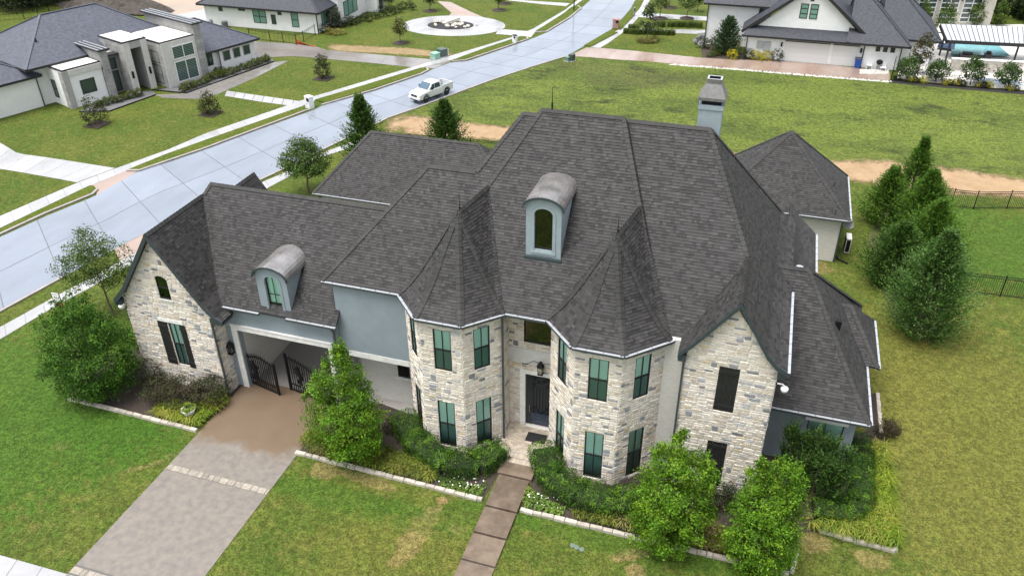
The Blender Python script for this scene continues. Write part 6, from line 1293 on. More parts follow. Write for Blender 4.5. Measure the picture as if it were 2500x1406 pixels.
# ---- modern white and stone house across the street
O_ = G(58.8, 273.3); wh = thing('modern_house', O_, 'low modern white house with grey stone fins and louvred windows across the street', 'house', rz=math.atan2(.9413, .3376))
W_ = MT['wstucco']
lb(MB().box(-14, 2.05, 0, 9, 0, 3.2), 'wall', W_, wh)
hip_roof(wh, -14.5, 2.5, -.5, 9.5, 3.2, 6.0, -8, -3.0, 4.5, 'bluedark'); hip_roof(wh, 1.0, 17.5, -1.0, 11.5, 4.1, 7.3, 6.5, 12.5, 5.2, 'bluedark'); hip_roof(wh, 15.5, 24.9, -5.4, 5.0, 2.55, 4.9, 19.0, 20.5, -.2, 'bluedark'); hip_roof(wh, -10, 0, 8, 15, 3.6, 6.2, -7, -3, 11.5, 'bluedark')
lb(MB().box(2.05, 16.8, 0.2, 11, 0, 4.1), 'wall', W_, wh)
def flat_box(x0, x1, y0, y1, h, side_m=W_): 
    o = lb(MB().box(x0, x1, y0, y1, 0, h), 'wall', side_m, wh); sub(lb(MB().box(x0 - .06, x1 + .06, y0 - .06, y1 + .06, h, h + .12), 'roof_edge', MT['fascia'], wh), o); sub(lb(MB().box(x0 + .1, x1 - .1, y0 + .1, y1 - .1, h + .122, h + .128), 'flat_roof', MT['flatroof'], wh), o); return o
b1 = flat_box(3.3, 7.2, -3.2, 1.5, 3.75); sub(lb(MB().box(3.24, 3.8, -3.3, -2.5, 0, 3.74), 'stone_pier', MT['greystone'], wh), b1); sub(lb(MB().box(3.8, 7.2, -3.35, -3.2, 3.2, 3.745), 'fascia_panel', MT['concrete_trim'], wh), b1)
stone_face(wh, ((3.24, -2.5), (3.24, -3.3)), 0, .8, 0, 3.7, b1, seed=3); nwin(wh, ((3.8, -3.2), (7.2, -3.2)), .9, 2.4, 1.1, 2.5); nwin(wh, ((3.3, 1.0), (3.3, -3.2)), 1.3, 2.1, .7, 2.5, (1, 2))
def fin(x0, x1, y0, y1, h, seed): 
    o = lb(MB().box(x0, x1, y0, y1, 0, h), 'fin_wall', MT['greystone'], wh); stone_face(wh, ((x0, y0), (x1, y0)), 0, x1 - x0, 0, h, o, seed=seed); stone_face(wh, ((x1, y0), (x1, y1)), 0, 2.2, 0, h, o, seed=seed + 1); stone_face(wh, ((x0, y1), (x0, y0)), y1 - y0 - 2.0, y1 - y0, 0, h, o, seed=seed + 2)
    sub(lb(MB().box(x0 - .3, x1 + .3, y0 - .25, y1 + .3, h, h + .14), 'metal_coping', MT['fascia'], wh), o); m = MB()
    for k in range(3): m.box(x0 - .2 + k * (x1 - x0 + .4) / 2.4, x0 - .1 + k * (x1 - x0 + .4) / 2.4, y0 - .2, y1 + .2, h + .142, h + .2)
    sub(lb(m, 'coping_seams', MT['gutter_light'], wh), o)['kind'] = 'stuff'; return o
fin(7.3, 8.0, -3.5, 3.0, 4.85, 10); fin(16.8, 17.6, -5.6, 3.5, 5.8, 20)
lb(MB().box(8.0, 9.5, -2.4, .3, 0, 4.0), 'wall', MT['greystone'], wh); nwin(wh, ((8.0, -2.4), (9.5, -2.4)), .25, 1.25, .2, 2.3, (1, 1)); nwin(wh, ((8.0, -2.4), (9.5, -2.4)), .25, 1.25, 2.5, 3.6, (1, 1)); lb(MB().box(7.95, 9.7, -3.0, -2.0, 4.0, 4.12), 'canopy', MT['fascia'], wh)
# tall entry portal
pt = MB(); pt.box(9.5, 10.15, -4.1, .3, 0, 5.2); pt.box(11.45, 12.05, -4.1, .3, 0, 5.2); pt.box(10.15, 11.45, -4.1, .3, 4.5, 5.2); po = lb(pt, 'entry_portal', MT['greystone'], wh); sub(lb(MB().box(9.44, 12.11, -4.16, .4, 5.2, 5.32), 'roof_edge', MT['fascia'], wh), po); sub(lb(MB().box(9.6, 11.95, -4.0, .3, 5.322, 5.328), 'flat_roof', MT['flatroof'], wh), po); sub(lb(MB().box(9.45, 10.2, -4.14, -4.1, 0, 5.2), 'portal_frame', MT['concrete_trim'], wh), po); sub(lb(MB().box(11.4, 12.1, -4.14, -4.1, 0, 5.2), 'portal_frame', MT['concrete_trim'], wh), po)
lb(MB().box(10.15, 11.45, -2.0, -1.9, 0, 4.5), 'door_wall', mat('grey_panel', (.16, .16, .165), .6), wh); nwin(wh, ((10.15, -2.0), (11.45, -2.0)), .05, .45, .1, 2.4); nwin(wh, ((10.15, -2.0), (11.45, -2.0)), .05, .45, 2.6, 4.3); stone_face(wh, ((9.5, .3), (9.5, -4.1)), 1.0, 4.4, 0, 5.15, po, seed=31)
for x in (9.8, 11.75): sub(lb(MB().box(x - .1, x + .1, -4.22, -4.14, 1.6, 2.3), 'wall_light', MT['black'], wh), po)
by = flat_box(12.75, 16.8, -5.4, 1.5, 4.65, MT['greystone']); stone_face(wh, ((12.75, 1.5), (12.75, -5.4)), 3.4, 6.9, 0, 4.6, by, seed=41); sub(lb(MB().box(12.75, 16.8, -5.52, -5.4, 0, 4.648), 'bay_frame', MT['concrete_trim'], wh), by); nwin(wh, ((12.75, -5.52), (16.8, -5.52)), 1.1, 3.7, .35, 2.5, (2, 1), louv=True, fr='wstucco'); nwin(wh, ((12.75, -5.52), (16.8, -5.52)), 1.1, 3.7, 2.75, 4.1, (2, 1), louv=True, fr='wstucco'); nwin(wh, ((12.75, 1.5), (12.75, -5.4)), 3.7, 6.2, .3, 2.3, (2, 1), louv=True); nwin(wh, ((12.75, 1.5), (12.75, -5.4)), 3.7, 6.2, 2.5, 3.7, (2, 1), louv=True)
lb(MB().box(17.6, 19.6, -4.6, 4, 0, 2.5), 'wall', W_, wh); nwin(wh, ((17.6, -4.6), (19.6, -4.6)), .4, 1.4, .8, 2.1, (2, 1)); lb(MB().box(19.6, 24.4, -4.9, 4.5, 0, 2.5), 'wall', W_, wh)
for k in range(3): nwin(wh, ((19.6, -4.9), (24.4, -4.9)), .55 + k * 1.35, 1.5 + k * 1.35, .95, 2.05, fr='greystone')
for x, y in ((2.06, -.02), (19.62, -4.94)): lb(MB().box(x - .04, x + .04, y - .1, y - .02, 0, 3.1 if y > -1 else 2.4), 'downpipe', MT['fascia'], wh)
for x, y, z in ((-4.8, 2.0, 4.8), (4.0, 2.0, 5.6), (-6.5, 3, 5.2)): lb(MB().tube([(x, y, z - .3), (x, y, z + .4)], .1, 8), 'roof_vent', MT['fascia'], wh)
ac = thing('ac_unit', G(18, 272), 'grey air conditioner beside the left end of the modern house', 'air conditioner'); lb(MB().lathe([(.42, 0), (.42, .75), (.38, .8), (.15, .82), (0, .8)], 12), 'cabinet', mat('ac_grey', (.08, .085, .095), .6), ac)
# round shrubs, one by one
SH1 = [(.05, .075, .016), (.075, .10, .02), (.10, .12, .02), (.04, .055, .015)]
ORD = 'leftmost,second,third,fourth,fifth,sixth,seventh,eighth,ninth,tenth,eleventh,twelfth,thirteenth,fourteenth,fifteenth,sixteenth,seventeenth,eighteenth,nineteenth,twentieth,twenty-first,twenty-second,twenty-third,twenty-fourth,twenty-fifth'.split(',')
def copies(proto, pts, lab, sc=(.85, 1.2)):
    pts = sorted(pts)
    for i, p in enumerate(pts):
        o = proto if i == 0 else copy_tree(proto); q = p if isinstance(p, Vector) else G(*p); o.location = q; s = rng.uniform(*sc); o.scale = (s, s, s); o.rotation_euler = (0, 0, rng.uniform(0, 6)); o['label'] = lab + (', leftmost of its row' if i == 0 else ', %s from the left' % ORD[i])
def unit_shrub(name, rad, h, cols, label, group, n=46, per=20, size=.09, cat='shrub'):
    t = thing(name, (0, 0, GZ), label, cat, group); m = MB(); m.tube([(0, 0, 0), (0, 0, h * .6)], [.03, .01], 5); lb(m, 'stem', MT['bark'], t); Q, S = crown_leaves([((0, 0, h * .5), (rad, rad, h * .52))], n, per, size, .07, cols); o = np_quads('foliage', Q, MT['leaf'], S); o.parent = t; return t
lab = 'small round clipped shrub in the gravel bed of the modern house'
copies(unit_shrub('round_shrub', .42, .75, SH1, lab, 'round shrubs along the modern house'), [(243, 262), (262, 257), (278, 252), (294, 249), (308, 244), (322, 240), (338, 236), (450, 224), (462, 219), (476, 214), (488, 210), (500, 206), (512, 199), (524, 193), (538, 190), (552, 187), (566, 182), (580, 176), (594, 171), (610, 167), (622, 163), (636, 158), (650, 152), (532, 182), (545, 180)], lab)
# small magnolias on the lawns across the street
MAG = [(.05, .055, .022), (.07, .065, .03), (.035, .05, .018)]
for base, top, hw, lab in (((237, 305), (228, 232), 30, 'dark young magnolia in a square bed at the left end of the modern house lawn'), ((514, 278), (508, 222), 24, 'thin young magnolia in a square bed by the entrance path'), ((790, 192), (785, 128), 19, 'upright young magnolia in a square bed on the lawn by the wet drive')):
    b = G(*base); hh = height_at(base, top); w = hw / F_PX * b.length; tree('young_magnolia', b, lab, hh, [((0, 0, hh * .34), (w, w, hh * .3)), ((0, 0, hh * .68), (w * .62, w * .62, hh * .3))], 80, 20, .16, .16, MAG, .04, 0, 'young magnolias across the street', limbs=5, spread=w)
    q = kind(MB().box(b.x - .9, b.x + .9, b.y - .9, b.y + .9, GZ, GZ + .06).build('planting_bed', MT['mulch'], None), 'structure')
# ---- white house beyond, long side wall with windows
C0 = Vector((-55.5, 92.6, GZ)); h2 = thing('white_house', C0, 'white single-storey house with dark roof beyond the wet drive', 'house')
lb(MB().box(-16.5, 0, 0, 9, 0, 2.75), 'wall', W_, h2); hip_roof(h2, -17.2, .7, -.6, 14, 2.75, 6.3, -9.8, -6.2, 6.5, 'darkroof')
lb(MB().box(-6, .9, 4.2, 12, 0, 4.6), 'wall', W_, h2); hip_roof(h2, -6.5, 1.5, 3.7, 12.5, 4.6, 7.4, -3, -2, 8, 'darkroof', name='roof')
lb(MB().box(-6, 2.6, 12, 14.5, 0, 5.4), 'wall', W_, h2); lb(MB().box(-8, -.4, 14.5, 34, 0, 3.1), 'wall', W_, h2); hip_roof(h2, -10, .3, 14, 34.6, 3.1, 6.2, -5, -4.5, 18, 'darkroof', ry2=30)
sw = ((-16.5, 0), (0, 0))
for a, b, c, d, sp, gl in ((2.2, 2.8, 1.85, 2.45, (1, 1), 'wglass'), (5.2, 6.2, 2.1, 2.5, (1, 1), 'wglass'), (7.3, 9.2, .75, 2.45, (2, 2), 'mglass'), (9.95, 10.6, .75, 1.95, (1, 1), 'wglass'), (11.0, 11.55, 1.95, 2.5, (1, 1), 'wglass'), (12.9, 13.9, .6, 2.4, (1, 2), 'mglass')): nwin(h2, sw, a, b, c, d, sp, gl)
nwin(h2, ((0, 0), (0, 4.2)), 1.2, 3.2, .7, 2.4, (3, 1), 'mglass'); nwin(h2, ((.9, 4.2), (.9, 12)), 1.4, 5.2, .8, 2.7, (3, 1), 'mglass'); nwin(h2, ((.9, 4.2), (.9, 12)), 1.4, 5.2, 3.2, 3.9, (1, 1)); nwin(h2, ((2.6, 12), (2.6, 14.5)), .6, 1.6, .1, 3.8, (1, 1)); nwin(h2, ((-.4, 14.5), (-.4, 34)), 4, 6, .8, 2.4, (2, 1)); nwin(h2, ((-.4, 14.5), (-.4, 34)), 8, 10, .8, 2.4, (2, 1)); lb(MB().box(.02, .12, -.1, 0, 0, 2.5), 'downpipe', MT['fascia'], h2)
for x, z in ((-14.5, 4.2), (-13.9, 4.0), (-8.5, 4.6), (-5.2, 3.9), (-4.3, 3.7)): lb(MB().tube([(x, (z - 2.75) * 2.0 - .6, z - .2), (x, (z - 2.75) * 2.0 - .6, z + .3)], .09, 6), 'roof_vent', MT['fascia'], h2)
t = thing('ac_unit', C0 + Vector((-13.2, -.8, 0)), 'dark grey air conditioner against the long white side wall', 'air conditioner'); lb(MB().lathe([(.4, 0), (.4, .8), (.3, .85), (0, .85)], 10), 'cabinet', mat('ac_grey2', (.10, .105, .11), .6), t)
t = thing('pool_equipment', C0 + Vector((-15.2, -.9, 0)), 'white pool pump pipes and grey filter at the corner of the white house', 'pump'); m = MB(); lb(MB().lathe([(.25, 0), (.28, .7), (.15, .95), (0, 1.0)], 10), 'filter', mat('filter_grey', (.16, .165, .18), .6), t)
for k in range(3): lb(MB().tube([(-.9 + k * .3, 0, .1), (-.9 + k * .3, 0, .5), (-.3, 0, .5)], .05, 6), 'pipe', wht, t)
fence([(610, 95), (660, 102), (692, 105), (724, 110), (742, 103), (770, 86)], 1.25, 'black chain mesh fence in front of the long white side wall', pan=3.0, pick=.5, joined=True, group='fences across the street', pr=.012)
t = thing('safety_netting', G(722, 108), 'orange safety netting lying at the end of the black fence', 'netting'); on = mat('orange_net', (.70, .10, .02), .7); m = MB(); vs = [(0, 0, .75), (.15, .1, 0), (.7, -.2, .35), (.9, .1, 0), (1.6, -.3, .18), (1.8, 0, 0), (2.8, -.5, .06), (2.9, -.2, 0)]; m.add(vs, [[0, 1, 3, 2], [2, 3, 5, 4], [4, 5, 7, 6]]); m.add([(x, y + .02, z + .012) for x, y, z in vs], [[2, 3, 1, 0], [4, 5, 3, 2], [6, 7, 5, 4]]); lb(m, 'net', on, t)
# planting in front of it
DK = [(.03, .045, .016), (.045, .06, .02), (.022, .035, .014)]; lab = 'dark round shrub in the front bed of the white house'
copies(unit_shrub('round_shrub', .6, 1.0, DK, lab, 'shrubs in front of the white house'), [(788, 80), (800, 72), (812, 68), (826, 66), (842, 66), (853, 61), (862, 62), (875, 57), (890, 52), (902, 54), (918, 47), (932, 43), (948, 40), (962, 36), (975, 32), (985, 24), (1000, 20), (1008, 26), (955, 30), (935, 32)], lab)
copies(unit_shrub('yellow_grass', .55, .8, [(.26, .22, .06), (.20, .19, .05)], 'clump of straw-coloured grass at the corner of the white house', 'straw grasses at the white house', cat='grass'), [(805, 84), (822, 87), (838, 85)], 'clump of straw-coloured grass at the corner of the white house')
GRY = [(.05, .065, .04), (.07, .08, .05), (.04, .055, .03)]
def street_tree(base, top, hw, lab, cols, group, mulch=True, lo=.35):
    b = G(*base); hh = height_at(base, top); w = hw / F_PX * b.length; tree('street_tree', b, lab, hh, [((0, 0, hh * (.5 + lo * .3)), (w, w, hh * .26)), ((0, 0, hh * .8), (w * .6, w * .6, hh * .18))], 60, 18, .22, .2, cols, .06, 0, group, limbs=6, spread=w, shell=(.4, 1.05))
    if mulch: kind(MB().lathe([(1.0, 0), (.9, .09), (0, .1)], 16, b).build('planting_bed', MT['mulch'], None), 'structure')
gt = 'young trees beyond the street'
street_tree((978, 106), (970, 40), 17, 'thin young tree with stakes on the lawn before the round drive', [(.09, .11, .03), (.12, .13, .04)], gt); street_tree((818, 70), (818, 18), 18, 'grey-green tree at the front corner of the white house', GRY, gt, False); street_tree((950, 22), (948, -30), 20, 'bare-looking grey tree by the far front of the white house', GRY, gt, False); street_tree((1050, 28), (1047, -30), 19, 'dark young tree on the inner lawn of the round drive', DK, gt); street_tree((1218, 26), (1218, -30), 9, 'slim staked tree on the lawn behind the round drive', [(.09, .12, .03)], gt); street_tree((1232, 10), (1232, -40), 10, 'slim tree at the top edge behind the round drive', [(.07, .10, .03)], gt)
t = thing('rock_planter', G(1102, 63), 'pile of pale rocks with small plants in the middle of the round drive', 'rocks'); pr_ = random.Random(4)
for k in range(22):
    r_ = pr_.uniform(.18, .42); x, y = pr_.gauss(0, 1.1), pr_.gauss(0, .7); m = MB(); m.lathe([(r_ * .7, 0), (r_, r_ * .5), (r_ * .6, r_ * 1.0), (0, r_ * 1.15)], 6, (x, y, .08)); m.v = [(a + pr_.uniform(-.06, .06), b + pr_.uniform(-.06, .06), c) for a, b, c in m.v]; lb(m, 'rock', mat('pale_rock', (.45, .43, .38), .9, rand=.2) if k == 0 else bpy.data.materials['pale_rock'], t)
lb(MB().obox((-.6, -.2, .1), (1.6, .9, .5), (-.15, .25, 0), (0, 0, .35)), 'rock', bpy.data.materials['pale_rock'], t)
# ---- white gabled house with garage doors
h3 = thing('gabled_house', (3.2, 97.6, GZ), 'white house with big dark gable and two garage doors beyond the field', 'house')
lb(MB().box(-6.1, 6.4, 0, 9, 0, 2.75), 'wall', W_, h3)
for a, b in ((-1.9, 2.85), (3.2, 5.9)):
    o = lb(MB().box(a, b, -.06, 0, 0, 2.2), 'garage_door', mat('garage_white', (.62, .615, .60), .6), h3)
    for k in range(1, 4): sub(lb(MB().box(a, b, -.068, -.062, k * .55 - .01, k * .55 + .01), 'panel_groove', MT['concrete_trim'], h3), o)
    sub(lb(MB().box(a - .07, b + .07, -.05, -.005, 2.2, 2.3), 'door_frame', MT['fascia'], h3), o)
# pent roof then gable wall
m = MB(); m.add([(-6.7, -.6, 2.7), (6.9, -.6, 2.7), (6.2, .9, 3.5), (-6.0, .9, 3.5)], [[0, 1, 2, 3]]); m.add([(-6.7, -.6, 2.58), (6.9, -.6, 2.58), (6.2, .9, 3.38), (-6.0, .9, 3.38)], [[3, 2, 1, 0]]); lb(m, 'roof', MT['darkroof'], h3); lb(MB().box(-6.7, 6.9, -.68, -.6, 2.52, 2.72), 'gutter', MT['fascia'], h3)
pk = (.2, 8.4); m = MB(); gf = [(-5.4, .9, 3.3), (5.8, .9, 3.3), (pk[0], .9, pk[1] - .25)]; m.poly(gf); m.poly([(x, 1.2, z) for x, y, z in gf[::-1]]); gwall = lb(m, 'wall', W_, h3)
m = MB(); m.add([(-6.9, .4, 2.9), (pk[0], .4, pk[1]), (pk[0], 14, pk[1]), (-6.9, 14, 2.9)], [[0, 1, 2, 3]]); m.add([(7.2, .4, 2.75), (pk[0], .4, pk[1]), (pk[0], 14, pk[1]), (7.2, 14, 2.75)], [[3, 2, 1, 0]]); lb(m, 'roof', MT['darkroof'], h3)
m = MB()
for xa, za in ((-6.9, 2.9), (7.2, 2.75)): m.bar((xa, .38, za - .1), (pk[0], .38, pk[1] - .1), .12, .3)
lb(m, 'barge_board', MT['fascia'], h3)
for x in (-.95, .1): nwin(h3, ((-5.4, .9), (5.8, .9)), x + 5.4, x + 6.25, 4.6, 6.2, (1, 3), 'mglass')
nwin(h3, ((-5.4, .9), (5.8, .9)), 5.35, 5.75, 6.5, 7.0, (1, 1))
lb(MB().box(6.4, 10.2, -.2, 8, 0, 2.8), 'wall', W_, h3); hip_roof(h3, 4.5, 11.0, -.8, 9, 2.8, 7.2, 5.0, 5.6, 6.0, 'darkroof'); lb(MB().box(10.2, 13.6, 2.5, 12, 0, 2.9), 'wall', W_, h3); hip_roof(h3, 8, 14.3, 1.9, 13, 2.9, 7.0, 8.5, 9.5, 9.0, 'darkroof')
for k in range(3): nwin(h3, ((6.4, -.2), (10.2, -.2)), 1.2 + k * .75, 1.65 + k * .75, 1.9, 2.4)
lb(MB().box(-11.2, -5.4, 4.2, 14, 0, 5.0), 'wall', W_, h3); m = MB(); m.add([(-11.8, 3.5, 4.95), (-3, 3.5, 4.95), (-3, 8.5, 8.2), (-11.8, 8.5, 8.2)], [[0, 1, 2, 3]]); lb(m, 'roof', MT['darkroof'], h3); lb(MB().box(-11.8, -3, 3.42, 3.5, 4.78, 4.98), 'gutter', MT['fascia'], h3)
for x, y, z in ((-6.12, -.04, 2.6), (6.42, -.26, 2.6), (10.2, -.28, 2.6), (-11.22, 4.1, 4.8)): lb(MB().box(x - .05, x + .05, y - .05, y + .05, 0, z), 'downpipe', MT['fascia'], h3)
lb(MB().box(-4.2, -3.5, -.14, -.01, .9, 2.0), 'electric_meter', mat('meter_grey', (.34, .36, .38), .5), h3); lb(MB().box(-5.0, -4.3, -.12, -.01, 1.2, 2.0), 'electric_meter', bpy.data.materials['meter_grey'], h3)
for x in (-2.3, 6.15): lb(MB().box(x - .09, x + .09, -.2, -.01, 1.6, 2.05), 'wall_light', MT['black'], h3)
t = thing('wheelie_bin', G(2092, 166), 'blue wheeled bin beside the smaller garage door', 'bin'); bm_ = mat('bin_blue', (.01, .06, .28), .5); m = MB(); m.add([(-.26, -.28, 0), (.26, -.28, 0), (.26, .28, 0), (-.26, .28, 0), (-.34, -.36, 1.0), (.34, -.36, 1.0), (.34, .36, 1.0), (-.34, .36, 1.0)], [[0, 3, 2, 1], [4, 5, 6, 7], [0, 1, 5, 4], [1, 2, 6, 5], [2, 3, 7, 6], [3, 0, 4, 7]]); lb(m, 'body', bm_, t); lb(MB().box(-.37, .37, -.39, .39, 1.0, 1.08), 'lid', mat('bin_lid', (.05, .06, .09), .5), t)
for y in (-.3, .3): lb(MB().tube([(.3, y - .04, .12), (.3, y + .04, .12)], .12, 10), 'wheel', tyre, t)
# plants along its front
YE = [(.42, .36, .02), (.36, .33, .03), (.30, .30, .03)]; lab = 'bright yellow shrub at the garage front of the gabled house'
copies(unit_shrub('yellow_shrub', .6, .95, YE, lab, 'yellow shrubs at the garage front'), [(1788, 144), (1789, 131), (1793, 122), (1842, 146), (1857, 148), (1871, 147)], lab)
lab = 'dark evergreen shrub at the garage front of the gabled house'; copies(unit_shrub('evergreen_shrub', .7, 1.4, DK, lab, 'evergreen shrubs at the garage front', n=60), [(1808, 144), (1896, 150), (1828, 144), (1745, 112), (1725, 120), (1710, 118), (1756, 120)], lab)
lab = 'low clipped green shrub in the mulch bed at the drive'; copies(unit_shrub('clipped_shrub', .5, .6, SH1, lab, 'clipped shrubs by the long drive', n=30), [(1742, 137), (1756, 137), (1746, 131), (1745, 125), (1758, 128), (1734, 140)], lab)
cedar((1772, 132), (1776, 42), 1.9, 'tall holly tree against the white wall of the gabled house', 330, 14, [(.04, .075, .03), (.055, .09, .04), (.03, .06, .022)], ([0, .12, .4, .75, 1], [.5, 1, .85, .5, .05]), 'trees at the gabled house', .26)
sheet('planting_bed', [(1714, 142), (1777, 146), (1911, 150), (1905, 143), (1820, 138), (1800, 128), (1760, 108), (1732, 105), (1712, 120)], .0235, MT['mulch']); sheet('planting_bed', [(1690, 100), (1702, 88), (1728, 70), (1731, 100), (1712, 116)], .012, MT['gravel'])
sheet('garden_path', [(1535, 76), (1700, 84), (1722, 80), (1722, 74), (1620, 72), (1540, 70)], .0125, MT['walk']); sheet('side_driveway', [(1548, 34), (1590, 33), (1700, 40), (1735, 42), (1735, 52), (1640, 47), (1545, 42)], .0125, MT['walk'])
rp_a, rp_b = [(1560, -20), (1573, 0), (1562, 22), (1520, 66), (1470, 100), (1440, 116)], [(1590, -20), (1588, 0), (1576, 22), (1540, 66), (1490, 103), (1466, 118)]
pv = sheet('pavement', rp_a + rp_b[::-1], .0075, MT['joint']); slabs(pv, rp_a, rp_b, 22, 1, .0195, MT['walk'])
cub = thing('box_shrub', (0, 0, GZ), 'x', 'shrub', 'clipped box cubes along the garden path'); lb(MB().box(-.25, .25, -.25, .25, 0, .45), 'branches', mat('box_core', (.03, .045, .012), .95), cub); n_ = 900; p_ = nr.uniform(-1, 1, (n_, 3)); ax_ = nr.integers(0, 3, n_); p_[np.arange(n_), ax_] = np.sign(p_[np.arange(n_), ax_]); nn_ = np.zeros((n_, 3)); nn_[np.arange(n_), ax_] = p_[np.arange(n_), ax_]; f_ = np_quads('foliage', leaf_quads(p_ * np.array([.33, .33, .3]) + np.array([0, 0, .31]), nn_ + nr.normal(size=(n_, 3)) * .4, .1), MT['leaf'], tint([(.05, .08, .012), (.08, .12, .016)], n_)); f_.parent = cub
copies(cub, [(1528, 82), (1542, 83), (1556, 84), (1570, 84), (1584, 84), (1598, 85), (1612, 85), (1627, 86), (1640, 86), (1541, 73), (1554, 74), (1615, 66), (1637, 66), (1652, 66), (1664, 66), (1679, 67), (1692, 67), (1707, 68)], 'clipped box cube along the garden path of the gabled house', (.95, 1.15))
street_tree((1580, 100), (1570, 2), 24, 'dark evergreen tree with grassy base on the front lawn of the gabled house', DK + [(.03, .05, .03)], gt, True, .0); street_tree((1611, 46), (1610, -20), 18, 'green tree beside the second drive with brown base planting', [(.06, .09, .02), (.08, .11, .025)], gt); street_tree((1677, 46), (1672, -20), 22, 'broad green tree beside the second drive with dark base planting', [(.05, .085, .02), (.07, .10, .025)], gt); street_tree((1634, 20), (1634, -40), 14, 'small tree at the top of the lawn beyond the second drive', [(.05, .085, .02)], gt); street_tree((1702, 30), (1700, -30), 16, 'bushy tree beside the white wall corner at the top', DK, gt, False)
lab = 'straw-coloured grass clump around the dark lawn tree'; copies(unit_shrub('straw_grass', .55, .6, [(.22, .20, .06), (.16, .16, .05)], lab, 'straw grass clumps', cat='grass'), [(1563, 103), (1573, 105), (1584, 106), (1594, 105), (1600, 101)], lab)
# ---- fence, beds, trees and pool at the right
sheet('planting_bed', [(2172, 196), (2520, 226), (2520, 234), (2172, 203)], .011, mat('black_mulch', (.015, .013, .012), .95, bump=.8, bscale=20)); fence([(2174, 198), (2335, 212), (2520, 228)], 1.15, 'black picket fence with planting along the edge of the field', pan=2.2, pick=.14, joined=True, pr=.02); fence([(2174, 198), (2182, 168)], 1.6, 'dark fence return beside the gabled house', joined=True)
for base, top, hw, lab in (((2212, 196), (2206, 132), 24, 'first small green tree behind the picket fence, next to the drive'), ((2285, 200), (2280, 143), 25, 'second small green tree behind the picket fence'), ((2368, 207), (2372, 136), 25, 'third small green tree behind the picket fence'), ((2452, 214), (2454, 148), 24, 'fourth small green tree behind the picket fence, farthest right')):
    b = G(*base); hh = height_at(base, top); w = hw / F_PX * b.length; tree('small_tree', b, lab, hh, [((0, 0, hh * .5), (w, w, hh * .34)), ((0, 0, hh * .8), (w * .5, w * .5, hh * .18))], 110, 20, .19, .2, [(.045, .085, .02), (.06, .105, .025), (.035, .065, .018)], .05, 0, 'trees behind the picket fence', limbs=6, spread=w)
b = G(2240, 180); tree('magnolia_tree', b, 'brownish magnolia beside the end wall of the gabled house', height_at((2240, 180), (2250, 92)), [((0, 0, 2.4), (1.1, 1.1, 1.2)), ((.1, 0, 3.6), (.7, .7, .8))], 70, 18, .24, .18, [(.09, .075, .04), (.07, .07, .035), (.05, .06, .03)], .07, limbs=6)
lab = 'yellow shrub along the foot of the picket fence'; copies(unit_shrub('yellow_shrub', .5, .75, YE, lab, 'yellow shrubs along the picket fence'), [(2224, 200), (2254, 203), (2308, 208), (2333, 209), (2387, 213), (2412, 215), (2465, 221)], lab); lab = 'dark low shrub between the yellow ones at the picket fence'; copies(unit_shrub('dark_shrub', .45, .6, DK, lab, 'dark shrubs along the picket fence'), [(2190, 196), (2238, 201), (2320, 208), (2345, 210), (2400, 214), (2478, 222)], lab)
deck_m = mat('pale_paving', (.52, .50, .46), .6, var=.08, scale=.8); sheet('pool_terrace', [(2240, 80), (2300, 62), (2520, 60), (2620, 190), (2520, 222), (2300, 205), (2190, 192), (2200, 150)], .007, deck_m)
water = mat('pool_water', (.16, .36, .40), .05, var=.12, scale=.6, spec=.7); wp_ = Wl([(2322, 108), (2428, 110), (2464, 143), (2320, 139)]); pool = kind(MB().prism([(p.x, p.y) for p in wp_], GZ + .25, GZ + .30).build('pool_water', water, None), 'structure')
kind(MB().poly([(p.x, p.y, GZ + .306) for p in Wl([(2291, 112), (2331, 112), (2328, 128), (2286, 122)])]).build('pool_water', mat('spa_water', (.02, .04, .10), .05, spec=.7), None), 'structure'); sheet('pool_water', [(2384, 190), (2480, 196), (2500, 210), (2370, 204)], .012, mat('lower_water', (.18, .24, .30), .08, spec=.7))
rm = Wl([(2318, 174), (2492, 183)]); t = thing('retaining_wall', rm[0], 'pale stone retaining wall below the swimming pool', 'wall'); d_ = rm[1] - rm[0]; t.rotation_euler = (0, 0, math.atan2(d_.y, d_.x)); L_ = d_.length; lb(MB().box(0, L_, 0, .4, 0, .2), 'footing', MT['concrete_trim'], t); o = lb(MB().box(0, L_, .03, .4, .2, 1.3), 'wall', mat('retaining_core', (.38, .35, .31), .9), t); rs = mat('retaining_stone', (.42, .39, .34), .85, rand=.2, var=.15, scale=4)
for zz in range(3):
    x = -.3 * (zz % 2)
    while x < L_ - .1: w_ = rng.uniform(.5, .9); xa, xb = max(0, x), min(L_, x + w_); sub(lb(MB().box(xa + .015, xb - .015, -.02, .03, .2 + zz * .36 + .015, .2 + (zz + 1) * .36), 'stone', rs, t), o); x += w_
lb(MB().box(-.05, L_ + .05, -.06, .45, 1.3, 1.38), 'coping', MT['white_trim'], t)
